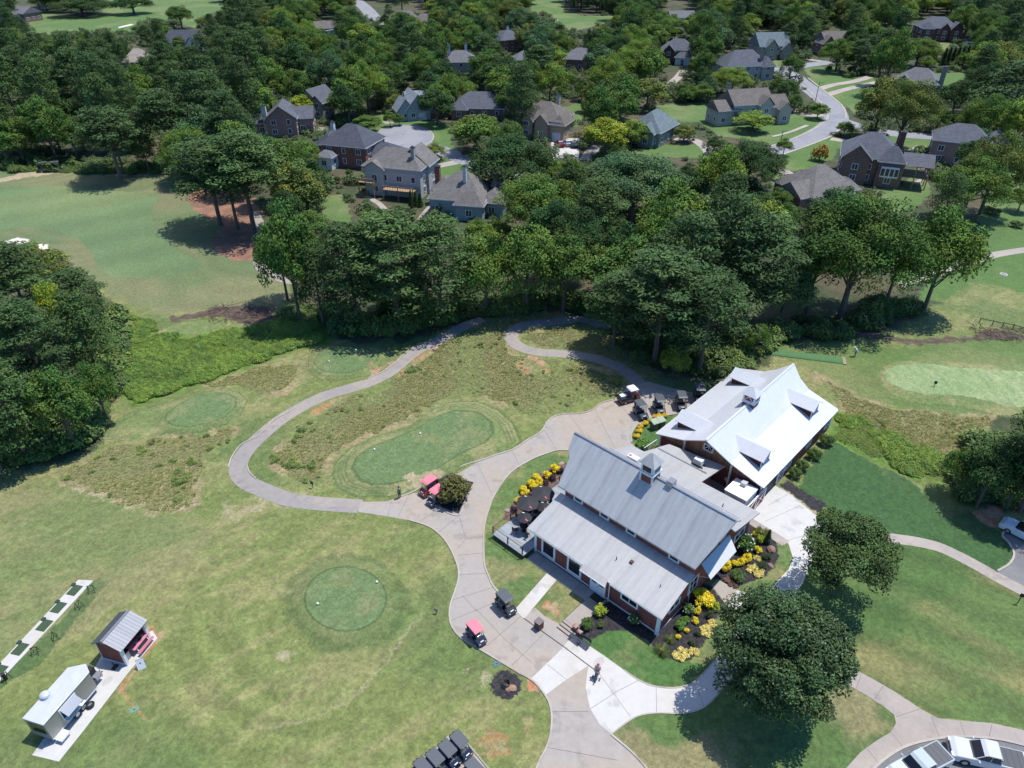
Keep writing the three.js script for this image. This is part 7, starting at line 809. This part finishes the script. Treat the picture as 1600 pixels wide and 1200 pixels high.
{ const g = gp(791, 1071), t = thing('rotten_stump', 'hollow dark tree stump in the mulch ring by the drive', 'stump', [g.x, 0, g.z], 0.3); const G3 = new Geo(); for (let i = 0; i < 12; i++) { const a = i / 12 * 6.283, b = (i + 1) / 12 * 6.283, h1 = 0.34 + 0.2 * hash2(i, 2), h2 = 0.34 + 0.2 * hash2((i + 1) % 12, 2); G3.quad(V(Math.cos(b) * 0.45, 0, Math.sin(b) * 0.45), V(Math.cos(a) * 0.45, 0, Math.sin(a) * 0.45), V(Math.cos(a) * 0.34, h1, Math.sin(a) * 0.34), V(Math.cos(b) * 0.34, h2, Math.sin(b) * 0.34)); G3.quad(V(Math.cos(a) * 0.34, h1, Math.sin(a) * 0.34), V(Math.cos(a) * 0.26, 0.02, Math.sin(a) * 0.26), V(Math.cos(b) * 0.26, 0.02, Math.sin(b) * 0.26), V(Math.cos(b) * 0.34, h2, Math.sin(b) * 0.34)); } mesh('shell', G3, M_bark, t); mesh('heart', new THREE.CylinderGeometry(0.27, 0.27, 0.03, 12).translate(0, 0.02, 0), M_black, t); }
const rockGeo = (seed, s) => { const g = new THREE.IcosahedronGeometry(1, 2), p = g.attributes.position; for (let i = 0; i < p.count; i++) { const v = V(p.getX(i), p.getY(i), p.getZ(i)), k = 0.78 + 0.5 * fbm(v.x * 1.3 + seed, v.z * 1.3 + v.y * 1.7, 3); p.setXYZ(i, v.x * k * s[0], Math.max(-0.2, v.y * k) * s[1], v.z * k * s[2]); } g.computeVertexNormals(); return g; };
[[798, 1076, [0.5, 0.28, 0.36], [0.36, 0.21, 0.14], 'flat tan rock beside the hollow stump'], [1205, 860, [0.62, 0.5, 0.45], [0.26, 0.16, 0.12], 'large brown rock in the rear bed'], [1204, 884, [0.36, 0.2, 0.28], [0.26, 0.17, 0.14], 'small flat rock in the rear bed'], [794, 798, [0.5, 0.2, 0.3], [0.36, 0.27, 0.22], 'pale stone at the deck corner bed'], [877, 725, [0.45, 0.2, 0.3], [0.36, 0.27, 0.22], 'pale stone at the drive end of the deck bed']].forEach(([u, v, s, c, label], i) => { const g = gp(u, v), t = thing('boulder', label, 'rock', [g.x, 0.02, g.z], i); mesh('stone', rockGeo(i * 9, s), mat(...c, 0.95, { bumpMap: fineBump, bumpScale: 0.05 }), t); });
{ const g = gp(1027, 668), t = thing('utility_cabinet', 'pale green slatted utility cabinet beside amber shrubs', 'cabinet', [g.x, 0, g.z], 0.45), m = mat(0.30, 0.36, 0.27, 0.6), d = mat(0.09, 0.11, 0.085, 0.7); for (const s of [-0.5, 0.5]) { const b = mesh('case', new Geo().box(s - 0.42, 0, -0.4, s + 0.42, 1.15, 0.4), d, t); mesh('lid', slabUp([[s - 0.5, 1.12, 0.5], [s + 0.46, 1.12, 0.5], [s + 0.46, 1.34, -0.46], [s - 0.5, 1.34, -0.46]], 0.06), m, b); mesh('door', new Geo().box(s - 0.34, 0.1, 0.402, s + 0.34, 1.0, 0.42), mat(0.16, 0.19, 0.15, 0.6), b); } }
[[777, 1037, 0.4, [0.07, 0.14, 0.16], 'blue-green valve cover beside the drive kerb'], [210, 1109, 0.36, [0.14, 0.26, 0.18], 'green valve cover in the range grass']].forEach(([u, v, s, c, label]) => { const g = gp(u, v), t = thing('valve_cover', label, 'cover', [g.x, 0.004, g.z], 0.6); mesh('lid', new Geo().box(-s, 0, -0.25, s, 0.035, 0.25), mat(...c, 0.6), t); mesh('handle', new Geo().box(-0.08, 0.035, -0.04, 0.08, 0.05, 0.04), M_black, t); });
{ const g = gp(1568, 429), t = thing('manhole', 'pale round manhole on the right fairway', 'manhole', [g.x, 0.01, g.z]); mesh('collar', new THREE.CylinderGeometry(0.62, 0.7, 0.14, 24).translate(0, 0.05, 0), M_white, t); mesh('lid', new THREE.CylinderGeometry(0.42, 0.42, 0.03, 24).translate(0, 0.135, 0), mat(0.22, 0.22, 0.22, 0.6), t); }
[[590, 916, 'right white marker on the round tee'], [498, 950, 'left white marker on the round tee'], [557, 552, 'far white marker on the upper oval tee'], [515, 570, 'near white marker on the upper oval tee'], [657, 684, 'far white marker on the long tee'], [586, 709, 'near white marker on the long tee']].forEach(([u, v, label]) => { const g = gp(u, v), t = thing('tee_marker', label, 'tee marker', [g.x, heightAt(g.x, g.z), g.z]); mesh('ball', new THREE.SphereGeometry(0.13, 12, 8).translate(0, 0.12, 0), M_trim, t); mesh('spike', new Geo().bar(V(0, -0.1, 0), V(0, 0.06, 0), 0.015), M_steel, t); });
[[489, 762, 0.95, 'short black tee sign at the meadow tip'], [682, 958, 0.7, 'small sign post between the round tee and drive'], [1458, 608, 0.8, 'flag stick on the pale practice green'], [1590, 942, 1.3, 'leaning lamp post at the right walk']].forEach(([u, v, h, label], i) => { const g = gp(u, v), t = thing('sign_post', label, 'post', [g.x, heightAt(g.x, g.z), g.z], -0.4); mesh('post', new Geo().bar(V(0, 0, 0), V(0, h, 0), 0.045), M_black, t); mesh('panel', new Geo().box(-0.2, h - 0.35, 0.045, 0.2, h + 0.1, 0.08), i === 1 ? M_steel : M_black, t); });
[[1274, 158, 128, 'street lamp post beside the sloping upper drive'], [1219, 226, 204, 'street lamp post beside the lower verge']].forEach(([u, vb, vt, label]) => { const [g, H] = heightFrom(u, vb, vt), t = thing('street_lamp', label, 'lamp post', [g.x, 0, g.z]); mesh('pole', new Geo().bar(V(0, 0, 0), V(0, H, 0), 0.12, 8, 0.08), M_darkWood, t); mesh('arm', new Geo().bar(V(0, H - 0.3, 0), V(1.2, H, 0), 0.05), M_black, t); mesh('lantern', new Geo().box(1.0, H - 0.12, -0.14, 1.7, H + 0.02, 0.14), M_steel, t); });
{ const P = [[1530, 504], [1550, 508], [1566, 511], [1582, 514], [1600, 519], [1620, 524]].map(([u, v]) => gp(u, v)), t = thing('rail_fence', 'low dark rail fence above the brush at the right border', 'fence', [P[0].x, 0, P[0].z]); P.forEach((p, i) => { const a = V(p.x - P[0].x, 0, p.z - P[0].z); mesh('post', new Geo().bar(a, V(a.x, 0.9, a.z), 0.07), M_darkWood, t); if (i) { const b = V(P[i - 1].x - P[0].x, 0.75, P[i - 1].z - P[0].z); mesh('rail', new Geo().bar(b, V(a.x, 0.75, a.z), 0.06), M_darkWood, t); } }); }
[[[375, 490], 5.5, 'wide pile of dead brush below the fairway', 150], [[1565, 523], 4.5, 'pile of dead brush below the rail fence', 110]].forEach(([[u, v], w, label, n], k) => { const g = gp(u, v), t = thing('brush_pile', label, 'brush pile', [g.x, 0, g.z]), r = rngOf(60 + k), G3 = new Geo(); for (let i = 0; i < n; i++) { const a = V((r() - 0.5) * 2 * w, r() * 0.7, (r() - 0.5) * w * 0.9), d = dirOf(r); d.y *= 0.3; G3.bar(a, a.clone().addScaledVector(d, 1 + 2 * r()), 0.06, 4, 0.02); } const s = mesh('branches', G3, bark([0.17, 0.12, 0.10]), t); s.userData.kind = 'stuff'; });
{ // green cover stretched along the far lawn
  const a = gp(1170, 546), b = gp(1316, 564), [L, turn] = frameOf(a, b), t = thing('turf_cover', 'long green woven cover laid on the lawn beyond the barn', 'cover', [a.x, 0, a.z], turn), G3 = new Geo(); const n = 8; for (let i = 0; i < n; i++) { const p = (k) => [Math.cos(Math.PI - k / n * Math.PI) * 1.0, Math.sin(k / n * Math.PI) * 0.32], [z0, y0] = p(i), [z1, y1] = p(i + 1); G3.quad(V(0, y0, z0), V(0, y1, z1), V(L, y1, z1), V(L, y0, z0)); } mesh('fabric', flipUp(G3), new THREE.MeshStandardMaterial({ roughness: 0.85, side: THREE.DoubleSide, map: tex(128, 2, (x, y) => mul3([0.075, 0.175, 0.060], 0.85 + 0.3 * fbm(x * 6, y * 2, 3))) }), t); mesh('end_board', new Geo().box(L, 0, -1.05, L + 0.5, 0.12, 1.05), mat(0.30, 0.25, 0.16, 0.9), t); }
// ---------------------------------------------------------------- people: one skin over a jointed skeleton
function person(u, v, turn, label, pose, cloth, o = {}) {
  const g = gp(u, v), t = thing('person', label, 'person', [g.x, (o.y ?? heightAt(g.x, g.z)) + 0.01, g.z], turn), N = 46, mc = new MarchingCubes(N, new THREE.MeshStandardMaterial(), false, false, 40000), B = [], J = pose; const seg = (a, b, ra, rb) => B.push([V(...J[a]), V(...J[b]), ra, rb]);
  seg('hip', 'chest', 0.155, 0.165); seg('chest', 'neck', 0.13, 0.06); seg('neck', 'head', 0.055, 0.105); for (const s of ['L', 'R']) { seg('chest', 'sh' + s, 0.12, 0.07); seg('sh' + s, 'el' + s, 0.065, 0.048); seg('el' + s, 'wr' + s, 0.045, 0.034); seg('hip', 'hp' + s, 0.13, 0.11); seg('hp' + s, 'kn' + s, 0.10, 0.065); seg('kn' + s, 'an' + s, 0.062, 0.042); seg('an' + s, 'to' + s, 0.045, 0.04); }
  const S = 1.0, f = (x, y, z) => { let d = 1; for (const [a, b, ra, rb] of B) { const dx = b.x - a.x, dy = b.y - a.y, dz = b.z - a.z, h = clamp(((x - a.x) * dx + (y - a.y) * dy + (z - a.z) * dz) / (dx * dx + dy * dy + dz * dz + 1e-9), 0, 1), e = Math.hypot(x - a.x - h * dx, y - a.y - h * dy, z - a.z - h * dz) - lerp(ra, rb, h), k = 0.05, m = clamp(0.5 + 0.5 * (d - e) / k, 0, 1); d = lerp(d, e, m) - k * m * (1 - m); } return d; };
  for (let z = 0; z < N; z++) for (let y = 0; y < N; y++) for (let x = 0; x < N; x++) mc.field[x + y * N + z * N * N] = -f((x / N * 2 - 1) * S, (y / N * 2 - 1) * S + 0.92, (z / N * 2 - 1) * S);
  mc.isolation = 0; mc.update(); const p = mc.positionArray.slice(0, mc.count * 3), nn = mc.normalArray.slice(0, mc.count * 3), col = new Float32Array(p.length); const at = (i) => [p[i] * S, p[i + 1] * S + 0.92, p[i + 2] * S];
  const near = (q, a, b) => { const A = V(...J[a]), D = V(...J[b]).sub(A), P = V(...q).sub(A), h = clamp(P.dot(D) / D.lengthSq(), 0, 1); return P.addScaledVector(D, -h).length(); };
  for (let i = 0; i < p.length; i += 3) { const q = at(i); p[i] = q[0]; p[i + 1] = q[1]; p[i + 2] = q[2]; const head = near(q, 'neck', 'head'), arm = Math.min(near(q, 'elL', 'wrL'), near(q, 'elR', 'wrR')), foot = Math.min(near(q, 'anL', 'toL'), near(q, 'anR', 'toR')), leg = Math.min(near(q, 'hpL', 'knL'), near(q, 'hpR', 'knR'), near(q, 'knL', 'anL'), near(q, 'knR', 'anR')), body = Math.min(near(q, 'hip', 'chest'), near(q, 'shL', 'elL'), near(q, 'shR', 'elR')); const m = Math.min(head, arm, foot, leg, body), c = m === head || m === arm ? cloth.skin : m === foot ? [0.4, 0.4, 0.4] : m === leg ? cloth.legs : cloth.top; col[i] = c[0]; col[i + 1] = c[1]; col[i + 2] = c[2]; }
  const bg = new THREE.BufferGeometry(); bg.setAttribute('position', new THREE.BufferAttribute(p, 3)); bg.setAttribute('normal', new THREE.BufferAttribute(nn, 3)); bg.setAttribute('color', new THREE.BufferAttribute(col, 3));
  const parts = [bg]; const addCol = (q, c) => { const k = q.index ? q.toNonIndexed() : q; k.deleteAttribute('uv'); const a = new Float32Array(k.attributes.position.count * 3); for (let i = 0; i < a.length; i += 3) a.set(c, i); k.setAttribute('color', new THREE.BufferAttribute(a, 3)); parts.push(k); };
  for (const s of ['L', 'R']) { const w = V(...J['wr' + s]), d = w.clone().sub(V(...J['el' + s])).normalize(), side = V(0, 0, 1).cross(d).normalize(); const pg = new THREE.SphereGeometry(0.045, 8, 6); pg.translate(w.x + d.x * 0.04, w.y + d.y * 0.04, w.z + d.z * 0.04); addCol(pg, cloth.skin); for (let k = 0; k < 5; k++) { const b = w.clone().addScaledVector(d, k === 4 ? 0.02 : 0.07).addScaledVector(side, k === 4 ? 0.04 : (k - 1.5) * 0.02), e = b.clone().addScaledVector(d, k === 4 ? 0.045 : 0.055 + 0.012 * (k % 2)).addScaledVector(side, k === 4 ? 0.03 : 0).add(V(0.012, 0, 0)); addCol(new Geo().bar(b, e, 0.0095, 5, 0.007).geometry(), cloth.skin); } }
  const hd = V(...J.head), fw = V(1, 0, 0); addCol(new THREE.ConeGeometry(0.016, 0.04, 5).rotateZ(-1.57).translate(hd.x + 0.115, hd.y - 0.01, hd.z), cloth.skin); for (const s of [-1, 1]) { addCol(new THREE.SphereGeometry(0.012, 6, 5).translate(hd.x + 0.098, hd.y + 0.02, hd.z + s * 0.036), [0.03, 0.03, 0.03]); addCol(new THREE.SphereGeometry(0.028, 6, 5).scale(0.7, 1, 0.4).translate(hd.x, hd.y, hd.z + s * 0.108), cloth.skin); } addCol(new THREE.BoxGeometry(0.01, 0.01, 0.045).translate(hd.x + 0.1, hd.y - 0.05, hd.z), [0.3, 0.1, 0.09]);
  mesh('body', mergeGeometries(parts), new THREE.MeshStandardMaterial({ vertexColors: true, roughness: 0.8 }), t);
  if (cloth.cap) { const c = mesh('cap', new THREE.SphereGeometry(0.125, 14, 8, 0, 6.283, 0, 1.45).translate(hd.x, hd.y + 0.03, hd.z), mat(...cloth.cap, 0.8), t); mesh('peak', new Geo().box(hd.x + 0.08, hd.y + 0.05, hd.z - 0.09, hd.x + 0.22, hd.y + 0.065, hd.z + 0.09), mat(...cloth.cap, 0.8), c); } else mesh('hair', new THREE.SphereGeometry(0.122, 14, 8, 0, 6.283, 0, 1.5).rotateZ(0.35).translate(hd.x - 0.01, hd.y + 0.02, hd.z), mat(0.05, 0.035, 0.025, 0.9), t);
  return t;
}
const STAND = { hip: [0, 0.95, 0], chest: [0.01, 1.32, 0], neck: [0.02, 1.52, 0], head: [0.05, 1.66, 0], shL: [0.01, 1.42, 0.19], shR: [0.01, 1.42, -0.19], elL: [0.02, 1.13, 0.24], elR: [0.02, 1.13, -0.24], wrL: [0.1, 0.9, 0.23], wrR: [0.1, 0.9, -0.23], hpL: [0, 0.9, 0.1], hpR: [0, 0.9, -0.1], knL: [0.02, 0.5, 0.11], knR: [0.02, 0.5, -0.11], anL: [-0.01, 0.09, 0.12], anR: [-0.01, 0.09, -0.12], toL: [0.15, 0.05, 0.13], toR: [0.15, 0.05, -0.13] };
const WALK = { ...STAND, knL: [0.22, 0.53, 0.1], anL: [0.28, 0.1, 0.1], toL: [0.44, 0.07, 0.1], knR: [-0.05, 0.5, -0.1], anR: [-0.3, 0.14, -0.1], toR: [-0.16, 0.05, -0.1], elL: [0.08, 1.14, 0.24], wrL: [0.32, 1.06, 0.2], elR: [0.06, 1.14, -0.24], wrR: [0.32, 1.04, -0.2] };
const SWING = { ...STAND, hip: [-0.06, 0.92, 0], chest: [0.14, 1.24, 0], neck: [0.27, 1.42, 0], head: [0.36, 1.52, 0], shL: [0.17, 1.32, 0.18], shR: [0.17, 1.32, -0.18], elL: [0.32, 1.06, 0.13], elR: [0.32, 1.06, -0.13], wrL: [0.42, 0.82, 0.03], wrR: [0.44, 0.86, -0.02], knL: [0.1, 0.5, 0.16], knR: [0.1, 0.5, -0.16], anL: [0, 0.09, 0.2], anR: [0, 0.09, -0.2], toL: [0.16, 0.05, 0.22], toR: [0.16, 0.05, -0.22] };
{
  const skin = [0.50, 0.30, 0.21]; person(933, 1056, heading(933, 1056, 925, 1075), 'golfer in pale shirt pushing a bag trolley over white concrete', WALK, { skin, top: [0.42, 0.36, 0.40], legs: [0.10, 0.10, 0.12], cap: [0.35, 0.05, 0.05] });
  { const p = gp(931, 1062), t = thing('golf_trolley', 'three wheeled trolley with golf bag pushed by the golfer', 'trolley', [p.x, 0.02, p.z], heading(933, 1056, 925, 1075)); mesh('bag', new Geo().bar(V(0.2, 0.2, 0), V(-0.1, 1.0, 0), 0.14, 10, 0.15), mat(0.08, 0.09, 0.11, 0.7), t); mesh('handle', new Geo().bar(V(0.1, 0.3, 0), V(-0.5, 1.02, 0), 0.02), M_black, t); mesh('strut', new Geo().bar(V(-0.1, 0.16, -0.3), V(-0.1, 0.16, 0.3), 0.02), M_black, t); for (const [x, z] of [[-0.1, 0.33], [-0.1, -0.33], [0.45, 0]]) mesh('wheel', wheelGeo(0.15, 0.05), M_tyre, t, [x, 0.15, z]); mesh('fork', new Geo().bar(V(0.1, 0.25, 0), V(0.45, 0.15, 0), 0.02), M_black, t); }
  person(625, 778, 2.6, 'person in dark clothes standing at the long tee', STAND, { skin, top: [0.07, 0.13, 0.12], legs: [0.03, 0.03, 0.035] });
  person(1336, 557, 2.9, 'golfer in light blue shirt bending on the far lawn', SWING, { skin, top: [0.45, 0.62, 0.68], legs: [0.20, 0.25, 0.27], cap: [0.7, 0.7, 0.7] });
  person(1133, 762, 1.0, 'cook in white shirt standing in the service yard', STAND, { skin, top: [0.62, 0.66, 0.76], legs: [0.02, 0.02, 0.03] }, { y: 0.03 });
}
renderer.render(scene, camera);
